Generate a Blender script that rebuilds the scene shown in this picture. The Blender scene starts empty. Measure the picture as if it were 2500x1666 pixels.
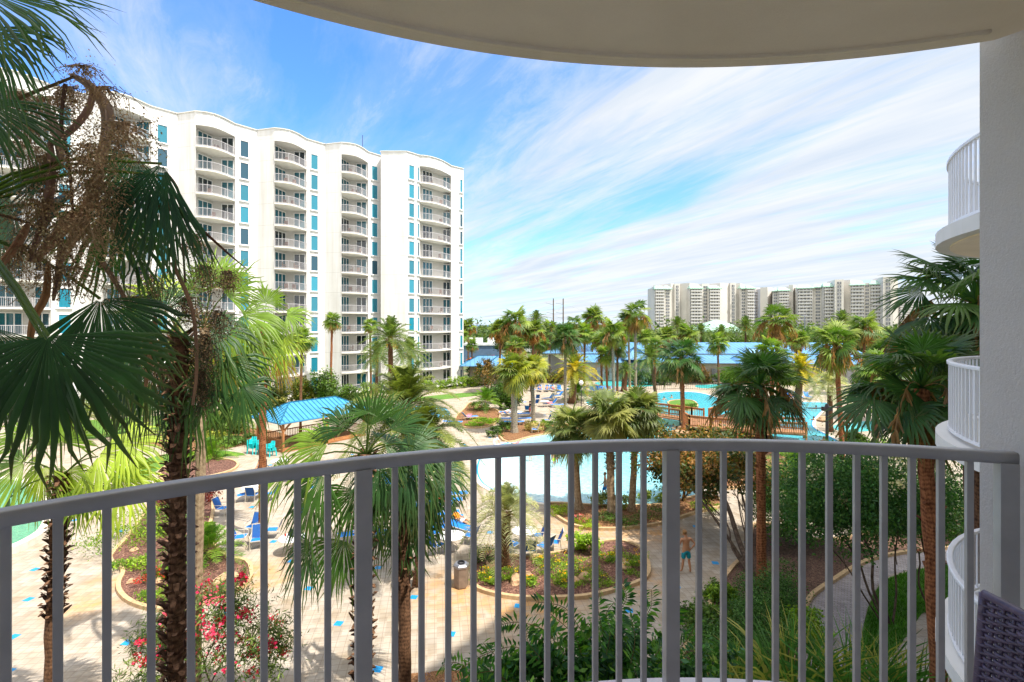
import bpy, bmesh, math, random
import numpy as np
from mathutils import Vector, Matrix
from mathutils.geometry import tessellate_polygon
rad = math.radians
R0 = np.random.RandomState(7)
random.seed(5)
scene = bpy.context.scene
C = scene.collection
F, H, CX, HY = 1230.0, 10.6, 1250.0, 793.0      # survey of the photograph: focal length in px, eye height, centre, horizon

def P(px, py, d):
    return Vector(((px - CX) / F * d, d, H - (py - HY) / F * d))
def G(px, py, z=0.0):
    return P(px, py, F * (H - z) / (py - HY))

# ------------------------------------------------------------------ materials
def mat(name):
    m = bpy.data.materials.new(name); m.use_nodes = True
    nt = m.node_tree
    return m, nt, nt.nodes['Principled BSDF'], nt.nodes['Material Output']
def N(nt, t, **k):
    n = nt.nodes.new(t)
    for a, b in k.items():
        if a.startswith('i_'):
            n.inputs[a[2:].replace('_', ' ')].default_value = b
        else: setattr(n, a, b)
    return n
def L(nt, a, b): nt.links.new(a, b)
def ramp(nt, fac, stops):
    r = N(nt, 'ShaderNodeValToRGB')
    els = r.color_ramp.elements
    while len(els) > 1: els.remove(els[-1])
    els[0].position = stops[0][0]; els[0].color = (*stops[0][1], 1) if len(stops[0][1]) == 3 else stops[0][1]
    for p, c in stops[1:]:
        e = els.new(p); e.color = (*c, 1) if len(c) == 3 else c
    L(nt, fac, r.inputs[0]); return r.outputs[0]
def objc(nt, scale=(1, 1, 1), rot=(0, 0, 0), world=False):
    if world:
        t = N(nt, 'ShaderNodeNewGeometry').outputs['Position']
    else:
        t = N(nt, 'ShaderNodeTexCoord').outputs['Object']
    mp = N(nt, 'ShaderNodeMapping'); mp.inputs['Scale'].default_value = scale; mp.inputs['Rotation'].default_value = rot
    L(nt, t, mp.inputs[0]); return mp.outputs[0]
def noise(nt, vec, scale, detail=4, rough=.55, out='Fac'):
    n = N(nt, 'ShaderNodeTexNoise'); n.inputs['Scale'].default_value = scale
    n.inputs['Detail'].default_value = detail; n.inputs['Roughness'].default_value = rough
    L(nt, vec, n.inputs['Vector']); return n.outputs[out]
def mixc(nt, fac, a, b, mode='MIX'):
    m = N(nt, 'ShaderNodeMix', data_type='RGBA', blend_type=mode)
    for v, i in ((fac, 0), (a, 6), (b, 7)):
        if hasattr(v, 'is_linked') or isinstance(v, bpy.types.NodeSocket): L(nt, v, m.inputs[i])
        elif i == 0: m.inputs[0].default_value = v
        else: m.inputs[i].default_value = (*v, 1)
    return m.outputs[2]
def math_(nt, op, a, b=None, c=None):
    m = N(nt, 'ShaderNodeMath', operation=op)
    for i, v in enumerate((a, b, c)):
        if v is None: continue
        if isinstance(v, bpy.types.NodeSocket): L(nt, v, m.inputs[i])
        else: m.inputs[i].default_value = v
    return m.outputs[0]
def bump(nt, b, h, strength=.3, dist=.02):
    n = N(nt, 'ShaderNodeBump'); n.inputs['Strength'].default_value = strength; n.inputs['Distance'].default_value = dist
    L(nt, h, n.inputs['Height']); L(nt, n.outputs[0], b.inputs['Normal'])

def simple(name, col, rough=.6, spec=.4, metal=0, nscale=3.0, amt=.12, bscale=0, bstr=.2, bdist=.01, world=False):
    m, nt, b, o = mat(name)
    v = objc(nt, world=world)
    f = noise(nt, v, nscale, 5)
    c = ramp(nt, f, [(.3, [x * (1 - amt) for x in col]), (.7, [min(1, x * (1 + amt)) for x in col])])
    L(nt, c, b.inputs['Base Color'])
    b.inputs['Roughness'].default_value = rough; b.inputs['Specular IOR Level'].default_value = spec; b.inputs['Metallic'].default_value = metal
    if bscale: bump(nt, b, noise(nt, v, bscale, 6, .7), bstr, bdist)
    return m

def leafmat(name, gloss=.35, trans=.35, rough=.42, tt=(1.6, 1.7, .8), k0=((.9, .85, .7), (1.65, 1.45, 1.05))):
    m, nt, b, o = mat(name)
    a = N(nt, 'ShaderNodeAttribute', attribute_name='col')
    f = noise(nt, objc(nt), 2.2, 3)
    k = ramp(nt, f, [(.3, k0[0]), (.7, k0[1])])
    c = mixc(nt, 1.0, a.outputs['Color'], k, 'MULTIPLY')
    L(nt, c, b.inputs['Base Color']); b.inputs['Roughness'].default_value = rough
    b.inputs['Specular IOR Level'].default_value = gloss
    t = N(nt, 'ShaderNodeBsdfTranslucent')
    L(nt, mixc(nt, 1.0, c, tt, 'MULTIPLY'), t.inputs[0])
    s = N(nt, 'ShaderNodeMixShader'); s.inputs[0].default_value = trans
    L(nt, b.outputs[0], s.inputs[1]); L(nt, t.outputs[0], s.inputs[2]); L(nt, s.outputs[0], o.inputs[0])
    return m

M = {}
M['leaf'] = leafmat('palm_leaf', .35, .36, .42)
M['foliage'] = leafmat('foliage', .3, .3, .5)
M['dry'] = leafmat('dry_fibre', .15, .15, .8, (1, 1, 1), ((.8, .8, .8), (1.25, 1.2, 1.15)))
M['petal'] = leafmat('petal', .1, .3, .7)
M['white_wall'] = None
def m_white_wall():
    m, nt, b, o = mat('painted_stucco')
    v = objc(nt, world=True)
    c = ramp(nt, noise(nt, v, .35, 6, .6), [(.3, (.71, .705, .695)), (.7, (.78, .777, .772))])
    c2 = ramp(nt, noise(nt, objc(nt, (1.3, 1.3, .07), world=True), 1.2, 4, .6), [(.3, (.86, .845, .81)), (.62, (1, 1, 1))])
    c = mixc(nt, 1.0, c, c2, 'MULTIPLY')
    s = N(nt, 'ShaderNodeSeparateXYZ'); L(nt, N(nt, 'ShaderNodeNewGeometry').outputs['Position'], s.inputs[0])
    z = math_(nt, 'FRACT', math_(nt, 'DIVIDE', math_(nt, 'ADD', s.outputs[2], 2.83), 3.05))
    line = math_(nt, 'LESS_THAN', z, .016)
    c = mixc(nt, math_(nt, 'MULTIPLY', line, .45), c, (.36, .34, .31))
    L(nt, c, b.inputs['Base Color']); b.inputs['Roughness'].default_value = .8; b.inputs['Specular IOR Level'].default_value = .2
    bump(nt, b, noise(nt, v, 14, 6, .7), .15, .02)
    return m
M['white_wall'] = m_white_wall()
M['slab'] = simple('slab_paint', (.74, .72, .67), .75, .2, nscale=1.5, amt=.06)
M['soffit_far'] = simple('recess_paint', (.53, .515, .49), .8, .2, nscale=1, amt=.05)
def m_stucco(name, col, sc, st):
    m, nt, b, o = mat(name)
    v = objc(nt, world=True)
    f = noise(nt, v, sc, 8, .75)
    c = ramp(nt, f, [(.25, [x * .78 for x in col]), (.36, col), (.7, [min(.97, x * 1.06) for x in col])])
    big = ramp(nt, noise(nt, v, 1.3, 5), [(.3, (.93, .915, .89)), (.7, (1.05, 1.05, 1.05))])
    L(nt, mixc(nt, 1.0, c, big, 'MULTIPLY'), b.inputs['Base Color'])
    b.inputs['Roughness'].default_value = .9; b.inputs['Specular IOR Level'].default_value = .15
    v2 = objc(nt, (1, 1, .55), world=True)
    bump(nt, b, noise(nt, v2, sc * .8, 6, .8), st, .012)
    return m
M['stucco'] = m_stucco('textured_stucco', (.93, .89, .84), 120, .75)
M['ceiling'] = m_stucco('ceiling_stucco', (.93, .80, .62), 150, .35)
M['floor'] = m_stucco('balcony_floor', (.66, .63, .66), 90, .3)
M['rail'] = simple('rail_paint', (.40, .395, .395), .38, .5, nscale=6, amt=.1, bscale=200, bstr=.05, bdist=.002)
M['rail_far'] = simple('far_rail', (.55, .53, .56), .4, .4, amt=.04)
M['rail_white'] = simple('white_rail', (.80, .80, .82), .4, .4, nscale=4, amt=.04)
def m_glass(name, col, dark):
    m, nt, b, o = mat(name)
    oi = N(nt, 'ShaderNodeObjectInfo')
    s = N(nt, 'ShaderNodeSeparateXYZ'); L(nt, N(nt, 'ShaderNodeTexCoord').outputs['Object'], s.inputs[0])
    st = math_(nt, 'SINE', math_(nt, 'MULTIPLY', math_(nt, 'ADD', s.outputs[0], math_(nt, 'MULTIPLY', s.outputs[1], .7)), 42.0))
    f = math_(nt, 'MULTIPLY_ADD', st, .12, .9)
    cc = ramp(nt, oi.outputs['Random'], [(0, dark), (.22, dark), (.24, [x * .75 for x in col]), (.6, col), (1, [min(1, x * 1.2) for x in col])])
    mm = N(nt, 'ShaderNodeVectorMath', operation='SCALE'); L(nt, cc, mm.inputs[0]); L(nt, f, mm.inputs['Scale'])
    L(nt, mm.outputs[0], b.inputs['Base Color']); b.inputs['Roughness'].default_value = .06
    b.inputs['Specular IOR Level'].default_value = .8
    return m
M['glass'] = m_glass('curtained_teal_glass', (.02, .25, .36), (.012, .08, .13))
M['glass_dark'] = m_glass('door_glass', (.010, .10, .14), (.006, .02, .03))
M['frame_white'] = simple('window_frame', (.78, .78, .77), .5, .3, amt=.03)
def m_metalroof(name, col, dirx, diry, freq):
    m, nt, b, o = mat(name)
    s = N(nt, 'ShaderNodeSeparateXYZ'); L(nt, N(nt, 'ShaderNodeNewGeometry').outputs['Position'], s.inputs[0])
    u = math_(nt, 'ADD', math_(nt, 'MULTIPLY', s.outputs[0], dirx * freq), math_(nt, 'MULTIPLY', s.outputs[1], diry * freq))
    fr = math_(nt, 'FRACT', u)
    line = math_(nt, 'LESS_THAN', fr, .16)
    base = ramp(nt, noise(nt, objc(nt, world=True), .5, 5), [(.3, [x * .85 for x in col]), (.7, [min(1, x * 1.12) for x in col])])
    c = mixc(nt, math_(nt, 'MULTIPLY', line, .55), base, [x * .45 for x in col])
    L(nt, c, b.inputs['Base Color']); b.inputs['Roughness'].default_value = .42; b.inputs['Specular IOR Level'].default_value = .4
    bump(nt, b, line, .8, .04)
    return m
M['blue_roof'] = m_metalroof('blue_metal_roof', (.10, .27, .50), .98, .1, 1.25)
M['blue_plain'] = simple('blue_metal', (.05, .27, .49), .42, .4, nscale=1.2, amt=.12)
M['blue_seam'] = simple('blue_seam', (.01, .12, .22), .5, .3)
M['green_roof'] = m_metalroof('green_metal_roof', (.33, .52, .42), 1, .1, .4)
M['condo'] = simple('condo_paint', (.62, .59, .555), .8, .2, nscale=.08, amt=.08, world=True)
M['condo_win'] = simple('condo_glass', (.17, .175, .19), .2, .6, nscale=.5, amt=.5, world=True)
M['condo_rail'] = simple('condo_rail', (.50, .50, .51), .6, .3, nscale=.3, amt=.1, world=True)
M['wood'] = simple('cedar', (.36, .15, .055), .65, .3, nscale=4, amt=.3)
M['wood_grey'] = simple('weathered_timber', (.33, .17, .09), .75, .25, nscale=3, amt=.3)
M['white'] = simple('white_plastic', (.80, .80, .80), .4, .4, amt=.03)
M['cream_tube'] = simple('cream_tube', (.62, .56, .46), .4, .4, amt=.05)
M['sling'] = simple('blue_sling', (.015, .20, .62), .65, .25, nscale=30, amt=.12)
M['sling2'] = simple('navy_sling', (.02, .10, .34), .65, .25, nscale=30, amt=.12)
M['turq'] = simple('turquoise_plastic', (.01, .50, .52), .4, .4, amt=.04)
M['red'] = simple('red_cloth', (.62, .05, .03), .8, .2, nscale=9, amt=.15)
M['orange'] = simple('orange_cloth', (.80, .28, .03), .8, .2, nscale=9, amt=.15)
M['navy'] = simple('navy_cloth', (.03, .035, .06), .8, .2, nscale=9, amt=.2)
M['teal'] = simple('teal_cloth', (.01, .26, .33), .7, .25, nscale=9, amt=.25)
M['blue'] = simple('blue_cloth', (.02, .2, .6), .8, .2, nscale=12, amt=.3)
M['green'] = simple('green_cloth', (.04, .40, .10), .8, .2, nscale=12, amt=.3)
M['lime'] = simple('lime_cloth', (.35, .6, .04), .8, .2, nscale=12, amt=.3)
M['yellow'] = simple('yellow_cloth', (.75, .55, .03), .8, .2, nscale=12, amt=.2)
M['wcloth'] = simple('pale_cloth', (.65, .65, .68), .8, .2, nscale=12, amt=.2)
M['pink'] = simple('pink_cloth', (.75, .25, .3), .8, .2, nscale=12, amt=.2)
M['skin'] = simple('skin', (.50, .24, .13), .55, .35, nscale=8, amt=.1)
M['skin_pale'] = simple('skin_pale', (.60, .34, .22), .55, .35, nscale=8, amt=.1)
M['hair'] = simple('hair_dark', (.03, .018, .012), .6, .3, nscale=20, amt=.3)
M['hair_fair'] = simple('hair_fair', (.28, .14, .05), .6, .3, nscale=20, amt=.3)
M['black'] = simple('black_metal', (.02, .02, .025), .4, .5, amt=.1)
M['grey_metal'] = simple('brushed_grey', (.32, .32, .35), .3, .5, metal=.6, amt=.1)
M['bin'] = simple('bin_brown', (.23, .17, .13), .55, .3, nscale=5, amt=.2)
M['rock'] = simple('sandstone', (.50, .32, .19), .85, .2, nscale=3, amt=.3, bscale=8, bstr=.5, bdist=.05)
M['wicker'] = simple('wicker_strand', (.12, .085, .13), .34, .6, nscale=40, amt=.35)
M['patio'] = simple('patio_brown', (.20, .13, .11), .6, .3)
def m_trunk(name, c1, c2, zs=9.0):
    m, nt, b, o = mat(name)
    v = objc(nt, (1, 1, .35))
    f = noise(nt, v, 13, 7, .8)
    s = N(nt, 'ShaderNodeSeparateXYZ'); L(nt, N(nt, 'ShaderNodeTexCoord').outputs['Object'], s.inputs[0])
    rg = math_(nt, 'SINE', math_(nt, 'ADD', math_(nt, 'MULTIPLY', s.outputs[2], zs * 6.28), math_(nt, 'MULTIPLY', noise(nt, v, 3.0, 4), 22.0)))
    k = math_(nt, 'ADD', math_(nt, 'MULTIPLY', rg, .05), f)
    c = ramp(nt, k, [(.36, c1), (.62, c2)])
    L(nt, c, b.inputs['Base Color']); b.inputs['Roughness'].default_value = .9; b.inputs['Specular IOR Level'].default_value = .15
    bump(nt, b, k, .9, .03)
    return m
M['trunk_brown'] = m_trunk('palm_trunk_brown', (.045, .022, .012), (.23, .12, .065))
M['trunk_mid'] = m_trunk('palm_trunk_mid', (.075, .035, .02), (.30, .16, .09))
M['trunk_red'] = m_trunk('palm_trunk_red', (.10, .032, .014), (.40, .16, .07))
M['trunk_grey'] = m_trunk('palm_trunk_grey', (.15, .125, .095), (.36, .31, .24), 5)
M['trunk_tan'] = m_trunk('palm_trunk_tan', (.22, .15, .09), (.46, .34, .22), 5)
M['bark'] = m_trunk('bark', (.05, .035, .025), (.16, .11, .08), 1.3)
# ------------------------------------------------------------------ object helpers
def mesh_np(name, V, quads=None, tris=None, col=None, smooth=False):
    V = np.asarray(V, dtype=np.float32).reshape(-1, 3)
    me = bpy.data.meshes.new(name)
    nq = 0 if quads is None else len(quads); ntr = 0 if tris is None else len(tris)
    me.vertices.add(len(V)); me.vertices.foreach_set('co', V.ravel())
    idx = []
    if nq: idx.append(np.asarray(quads, dtype=np.int32).ravel())
    if ntr: idx.append(np.asarray(tris, dtype=np.int32).ravel())
    idx = np.concatenate(idx)
    me.loops.add(len(idx)); me.loops.foreach_set('vertex_index', idx)
    me.polygons.add(nq + ntr)
    starts = np.concatenate([np.arange(nq) * 4, nq * 4 + np.arange(ntr) * 3]).astype(np.int32)
    tot = np.concatenate([np.full(nq, 4), np.full(ntr, 3)]).astype(np.int32)
    me.polygons.foreach_set('loop_start', starts)
    me.polygons.foreach_set('loop_total', tot)
    if smooth: me.polygons.foreach_set('use_smooth', np.ones(nq + ntr, dtype=bool))
    if col is not None:
        a = me.attributes.new('col', 'FLOAT_COLOR', 'POINT')
        c = np.ones((len(V), 4), dtype=np.float32); c[:, :3] = np.asarray(col, dtype=np.float32)
        a.data.foreach_set('color', c.ravel())
    me.update(calc_edges=True); me.validate()
    return me
def link(name, me, m=None, parent=None, loc=None, rot=None, scale=None):
    o = bpy.data.objects.new(name, me); C.objects.link(o)
    if m is not None and not len(me.materials): me.materials.append(m)
    if parent is not None: o.parent = parent
    if loc is not None: o.location = loc
    if rot is not None: o.rotation_euler = rot
    if scale is not None: o.scale = (scale,) * 3 if isinstance(scale, (int, float)) else scale
    return o
def tag(o, label=None, cat=None, group=None, kind=None):
    if label: o['label'] = label
    if cat: o['category'] = cat
    if group: o['group'] = group
    if kind: o['kind'] = kind
    return o
def thing(name, label, cat, loc=(0, 0, 0), rz=0, group=None):
    o = bpy.data.objects.new(name, None); C.objects.link(o)
    o.location = loc; o.rotation_euler = (0, 0, rz); o.empty_display_size = .2
    return tag(o, label, cat, group)
def copy_tree(o, parent=None):
    c = o.copy(); C.objects.link(c)
    if parent is not None: c.parent = parent
    for ch in o.children: copy_tree(ch, c)
    return c
def place(proto, used, loc, rz, label, group=None, name=None, scale=None):
    o = proto if proto.name not in used else copy_tree(proto)
    used.add(proto.name)
    o.location = loc; o.rotation_euler = (0, 0, rz); o['label'] = label
    if group: o['group'] = group
    if scale: o.scale = (scale,) * 3
    return o

class MB:
    def __init__(s): s.v = []; s.f = []; s.m = []
    def add(s, vs, fs, mi=0):
        k = len(s.v); s.v += [tuple(v) for v in vs]; s.f += [tuple(i + k for i in f) for f in fs]; s.m += [mi] * len(fs)
    def box(s, c, size, rz=0, M4=None, mi=0):
        x, y, z = [a / 2 for a in size]
        vs = [Vector((sx * x, sy * y, sz * z)) for sz in (-1, 1) for sy in (-1, 1) for sx in (-1, 1)]
        if rz: vs = [Matrix.Rotation(rz, 3, 'Z') @ v for v in vs]
        if M4 is not None: vs = [M4 @ v for v in vs]
        vs = [v + Vector(c) for v in vs]
        s.add(vs, [(0, 2, 3, 1), (4, 5, 7, 6), (0, 1, 5, 4), (2, 6, 7, 3), (0, 4, 6, 2), (1, 3, 7, 5)], mi)
    def bar(s, a, b, w, h=None, mi=0):
        a, b = Vector(a), Vector(b); d = b - a; l = d.length
        if l < 1e-6: return
        q = d.to_track_quat('Y', 'Z').to_matrix()
        s.box((a + b) / 2, (w, l, h or w), M4=q, mi=mi)
    def tube(s, pts, rs, n=6, mi=0, cap=True):
        pts = [Vector(p) for p in pts]
        if not hasattr(rs, '__len__'): rs = [rs] * len(pts)
        rings = []; prev = None
        for i, p in enumerate(pts):
            t = (pts[min(i + 1, len(pts) - 1)] - pts[max(i - 1, 0)]).normalized()
            if prev is None:
                u = t.cross(Vector((0, 0, 1)));
                if u.length < .1: u = t.cross(Vector((1, 0, 0)))
                u.normalize()
            else: u = (prev - t * prev.dot(t)).normalized()
            prev = u; w = t.cross(u)
            rings.append([p + (u * math.cos(2 * math.pi * k / n) + w * math.sin(2 * math.pi * k / n)) * rs[i] for k in range(n)])
        vs = [v for r in rings for v in r]
        fs = [(i * n + k, i * n + (k + 1) % n, (i + 1) * n + (k + 1) % n, (i + 1) * n + k) for i in range(len(pts) - 1) for k in range(n)]
        if cap: fs += [tuple(range(n - 1, -1, -1)), tuple((len(pts) - 1) * n + k for k in range(n))]
        s.add(vs, fs, mi)
    def prism(s, poly, z0, z1, mi=0, top=True, bottom=True):
        n = len(poly); vs = [(p[0], p[1], z0) for p in poly] + [(p[0], p[1], z1) for p in poly]
        fs = [(i, (i + 1) % n, n + (i + 1) % n, n + i) for i in range(n)]
        tri = tessellate_polygon([[Vector((p[0], p[1], 0)) for p in poly]])
        if top: fs += [tuple(n + i for i in t) for t in tri]
        if bottom: fs += [tuple(reversed(t)) for t in tri]
        s.add(vs, fs, mi)
    def lathe(s, prof, n=16, c=(0, 0, 0), mi=0):
        vs = [(c[0] + r * math.cos(2 * math.pi * k / n), c[1] + r * math.sin(2 * math.pi * k / n), c[2] + z) for r, z in prof for k in range(n)]
        fs = [(i * n + k, i * n + (k + 1) % n, (i + 1) * n + (k + 1) % n, (i + 1) * n + k) for i in range(len(prof) - 1) for k in range(n)]
        s.add(vs, fs, mi)
    def build(s, name, m, parent=None, smooth=False, loc=None, bevel=0):
        me = bpy.data.meshes.new(name); me.from_pydata(s.v, [], s.f)
        ms = m if isinstance(m, (list, tuple)) else [m]
        for x in ms: me.materials.append(x)
        if len(ms) > 1: me.polygons.foreach_set('material_index', s.m)
        bm = bmesh.new(); bm.from_mesh(me); bmesh.ops.recalc_face_normals(bm, faces=bm.faces); bm.to_mesh(me); bm.free()
        if smooth: me.polygons.foreach_set('use_smooth', [True] * len(me.polygons))
        me.update()
        o = link(name, me, None, parent, loc)
        if bevel:
            md = o.modifiers.new('bevel', 'BEVEL'); md.width = bevel; md.segments = 2; md.limit_method = 'ANGLE'
        return o

def catmull(pts, n=6, closed=True):
    out = []; N_ = len(pts)
    rng = range(N_) if closed else range(N_ - 1)
    for i in rng:
        g = (lambda k: pts[k % N_]) if closed else (lambda k: pts[max(0, min(N_ - 1, k))])
        p0, p1, p2, p3 = [Vector(g(i + k)) for k in (-1, 0, 1, 2)]
        for j in range(n):
            t = j / n
            out.append(.5 * ((2 * p1) + (-p0 + p2) * t + (2 * p0 - 5 * p1 + 4 * p2 - p3) * t * t + (-p0 + 3 * p1 - 3 * p2 + p3) * t ** 3))
    if not closed: out.append(Vector(pts[-1]))
    return out
def ground_poly(px, smooth=4):
    pts = [Vector((g.x, g.y, 0)) for g in (G(a, b) for a, b in px)]
    return catmull(pts, smooth) if smooth else pts
def sheet(name, poly, z, m, skirt=.0, kind='structure', mb=None):
    b = mb or MB()
    n = len(poly)
    tri = tessellate_polygon([[Vector((p[0], p[1], 0)) for p in poly]])
    b.add([(p[0], p[1], z) for p in poly], [t for t in tri])
    if skirt:
        b.add([(p[0], p[1], z) for p in poly] + [(p[0], p[1], z - skirt) for p in poly], [(i, (i + 1) % n, n + (i + 1) % n, n + i) for i in range(n)])
    if mb: return
    o = b.build(name, m)
    for p in o.data.polygons:
        if abs(p.normal.z) > .5 and p.normal.z < 0: p.flip()
    if kind: o['kind'] = kind
    return o
def curb(name, poly, m, z=.0, w=.14, h=.13, closed=True, parent=None, outward=1):
    b = MB(); n = len(poly); P2 = [Vector((p[0], p[1], 0)) for p in poly]
    inner = []; outer = []
    area = sum(P2[i].x * P2[(i + 1) % n].y - P2[(i + 1) % n].x * P2[i].y for i in range(n))
    sg = 1 if area > 0 else -1
    for i in range(n):
        a = P2[(i - 1) % n] if (closed or i) else P2[0]; c = P2[(i + 1) % n] if (closed or i < n - 1) else P2[-1]
        t = (c - a).normalized(); nn = Vector((t.y, -t.x, 0)) * sg
        inner.append(P2[i] - nn * .0); outer.append(P2[i] + nn * w * outward)
    vs = []
    for i in range(n):
        for p, zz in ((outer[i], z), (outer[i], z + h), (inner[i], z + h), (inner[i], z)): vs.append((p.x, p.y, zz))
    fs = []
    for i in range(n if closed else n - 1):
        j = (i + 1) % n
        for k in range(3): fs.append((i * 4 + k, j * 4 + k, j * 4 + k + 1, i * 4 + k + 1))
    b.add(vs, fs)
    return b.build(name, m, parent)

# ------------------------------------------------------------------ vegetation generators
def nrm(v): return v / (np.linalg.norm(v) + 1e-9)
class Veg:
    """collects quads with per-vertex colour"""
    def __init__(s, seed=1): s.V = []; s.Q = []; s.Cc = []; s.n = 0; s.r = np.random.RandomState(seed)
    def addq(s, V, Q, col):
        V = np.asarray(V, dtype=np.float32).reshape(-1, 3); Q = np.asarray(Q, dtype=np.int32).reshape(-1, 4)
        c = np.asarray(col, dtype=np.float32)
        if c.ndim == 1: c = np.tile(c, (len(V), 1))
        s.V.append(V); s.Q.append(Q + s.n); s.Cc.append(c); s.n += len(V)
    def mesh(s, name, m, smooth=False):
        me = mesh_np(name, np.concatenate(s.V), quads=np.concatenate(s.Q), col=np.concatenate(s.Cc), smooth=smooth)
        me.materials.append(m); return me
    def strand(s, pts, ws, col, cross=True):
        """flat or crossed ribbon along pts"""
        pts = np.asarray([tuple(p) for p in pts], dtype=float); n = len(pts)
        ws = np.asarray(ws if hasattr(ws, '__len__') else [ws] * n, dtype=float)
        t = np.gradient(pts, axis=0); t /= (np.linalg.norm(t, axis=1, keepdims=True) + 1e-9)
        up = np.array([.31, -.9, .3]); sd = np.cross(t, up); sd /= (np.linalg.norm(sd, axis=1, keepdims=True) + 1e-9)
        sets = [sd]
        if cross: sets.append(np.cross(t, sd))
        for q in sets:
            V = np.concatenate([pts + q * ws[:, None] / 2, pts - q * ws[:, None] / 2])
            i = np.arange(n - 1)
            s.addq(V, np.stack([i, i + 1, n + i + 1, n + i], 1), col)
    def fan(s, hub, axis, normal, R, nseg=30, span=rad(250), droop=.5, col=(.05, .12, .02), cup=.25, jitter=.08, width=1.0, split=.54):
        r = s.r; hub = np.array(tuple(hub), float); axis = nrm(np.array(tuple(axis), float))
        normal = np.array(tuple(normal), float); normal = nrm(normal - axis * normal.dot(axis)); side = np.cross(axis, normal)
        a = np.linspace(-span / 2, span / 2, nseg) + r.randn(nseg) * .01
        da = span / nseg
        ts = np.array([0.03, .25, split, .68, .84, 1.0]); nt_ = len(ts)
        wsc = np.array([1, 1, 1.04, .9, .6, .06]) * width
        hw = np.array([0.03, .22, split, split, split, split]) * math.tan(min(da * .52, .4))
        Ls = R * (.78 + .22 * np.cos(a * .5) ** 2) * (1 + r.randn(nseg) * jitter)
        dr = droop * (1 + r.randn(nseg) * .35)
        V = np.zeros((nseg, nt_, 3, 3))
        dirs = np.cos(a)[:, None] * axis + np.sin(a)[:, None] * side
        perp = -np.sin(a)[:, None] * axis + np.cos(a)[:, None] * side
        for k, t in enumerate(ts):
            p = hub + dirs * (Ls * t)[:, None] - normal * (np.sin(a * .5) ** 2 * cup * t * Ls)[:, None]
            dz = np.maximum(0, t - .35) ** 2 * dr * R * 1.7
            shrink = 1 - .25 * np.clip(dr, 0, 1.5) * max(0, t - .45)
            p = hub + (p - hub) * shrink[:, None]
            p[:, 2] -= dz
            tw = r.randn(nseg) * .06 * max(0, t - .4)
            p += perp * (tw * R)[:, None]
            w = hw[k] * wsc[k] * Ls
            V[:, k, 0] = p - perp * w[:, None] - normal * (w * .35)[:, None]
            V[:, k, 1] = p + normal * (w * .3)[:, None]
            V[:, k, 2] = p + perp * w[:, None] - normal * (w * .35)[:, None]
        idx = np.arange(nseg * nt_ * 3).reshape(nseg, nt_, 3)
        q1 = np.stack([idx[:, :-1, 0], idx[:, :-1, 1], idx[:, 1:, 1], idx[:, 1:, 0]], -1).reshape(-1, 4)
        q2 = np.stack([idx[:, :-1, 1], idx[:, :-1, 2], idx[:, 1:, 2], idx[:, 1:, 1]], -1).reshape(-1, 4)
        c = np.tile(np.array(col), (nseg, nt_, 3, 1)) * (1 + r.randn(nseg, 1, 1, 1) * .12)
        tip = np.array([0, 0, 0, .05, .15, .5])[None, :, None, None]
        c = c * (1 - tip) + np.array([.15, .12, .05]) * tip
        s.addq(V.reshape(-1, 3), np.concatenate([q1, q2]), np.clip(c.reshape(-1, 3), 0, 1))
    def petiole(s, a, b, sag, w, col):
        a = np.array(tuple(a), float); b = np.array(tuple(b), float)
        t = np.linspace(0, 1, 6)[:, None]
        p = a + (b - a) * t; p[:, 2] += (np.sin(t * math.pi) * sag)[:, 0]
        s.strand(p, np.linspace(w * 1.6, w, 6), col)
    def feather(s, base, axis, Ln, arch=.6, nleaf=42, ll=.4, lw=.025, col=(.08, .15, .04), droop=.25, vee=.5):
        r = s.r; base = np.array(tuple(base), float); axis = nrm(np.array(tuple(axis), float))
        n = 14; t = np.linspace(0, 1, n)
        p = base + axis * (t * Ln)[:, None]; p[:, 2] -= arch * Ln * t ** 2.2
        s.strand(p, np.linspace(.05, .012, n) * Ln / 3, np.array([.25, .25, .10]))
        tt = np.linspace(.12, .995, nleaf)
        pos = np.stack([np.interp(tt, t, p[:, i]) for i in range(3)], 1)
        tan = np.gradient(pos, axis=0); tan /= np.linalg.norm(tan, axis=1, keepdims=True)
        up = np.array([0, 0, 1.0]); sd = np.cross(tan, up); sd /= (np.linalg.norm(sd, axis=1, keepdims=True) + 1e-6)
        un = np.cross(sd, tan)
        Ll = ll * np.sin(np.clip(tt * 1.02, 0, 1) * math.pi) ** .45 * (1 + r.randn(nleaf) * .08) + .05
        for sg in (-1, 1):
            ang = .55 + r.rand(nleaf) * .35
            d = tan * np.cos(ang + .35)[:, None] + sd * (sg * np.sin(ang + .35))[:, None] + un * (vee * (.5 + r.rand(nleaf)))[:, None]
            d /= np.linalg.norm(d, axis=1, keepdims=True)
            mid = pos + d * (Ll * .5)[:, None]; tip = pos + d * Ll[:, None]
            tip[:, 2] -= droop * Ll * (.6 + r.rand(nleaf) * .8); mid[:, 2] -= droop * Ll * .2
            w = tan * lw * .5
            V = np.stack([pos - w * .6, pos + w * .6, mid + w, mid - w, tip + w * .15, tip - w * .15], 1)
            i = np.arange(nleaf)[:, None] * 6
            Q = np.concatenate([i + [0, 1, 2, 3], i + [3, 2, 4, 5]])
            c = np.tile(np.array(col), (nleaf, 6, 1)) * (1 + r.randn(nleaf, 1, 1) * .15)
            s.addq(V.reshape(-1, 3), Q, np.clip(c.reshape(-1, 3), 0, 1))
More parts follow.
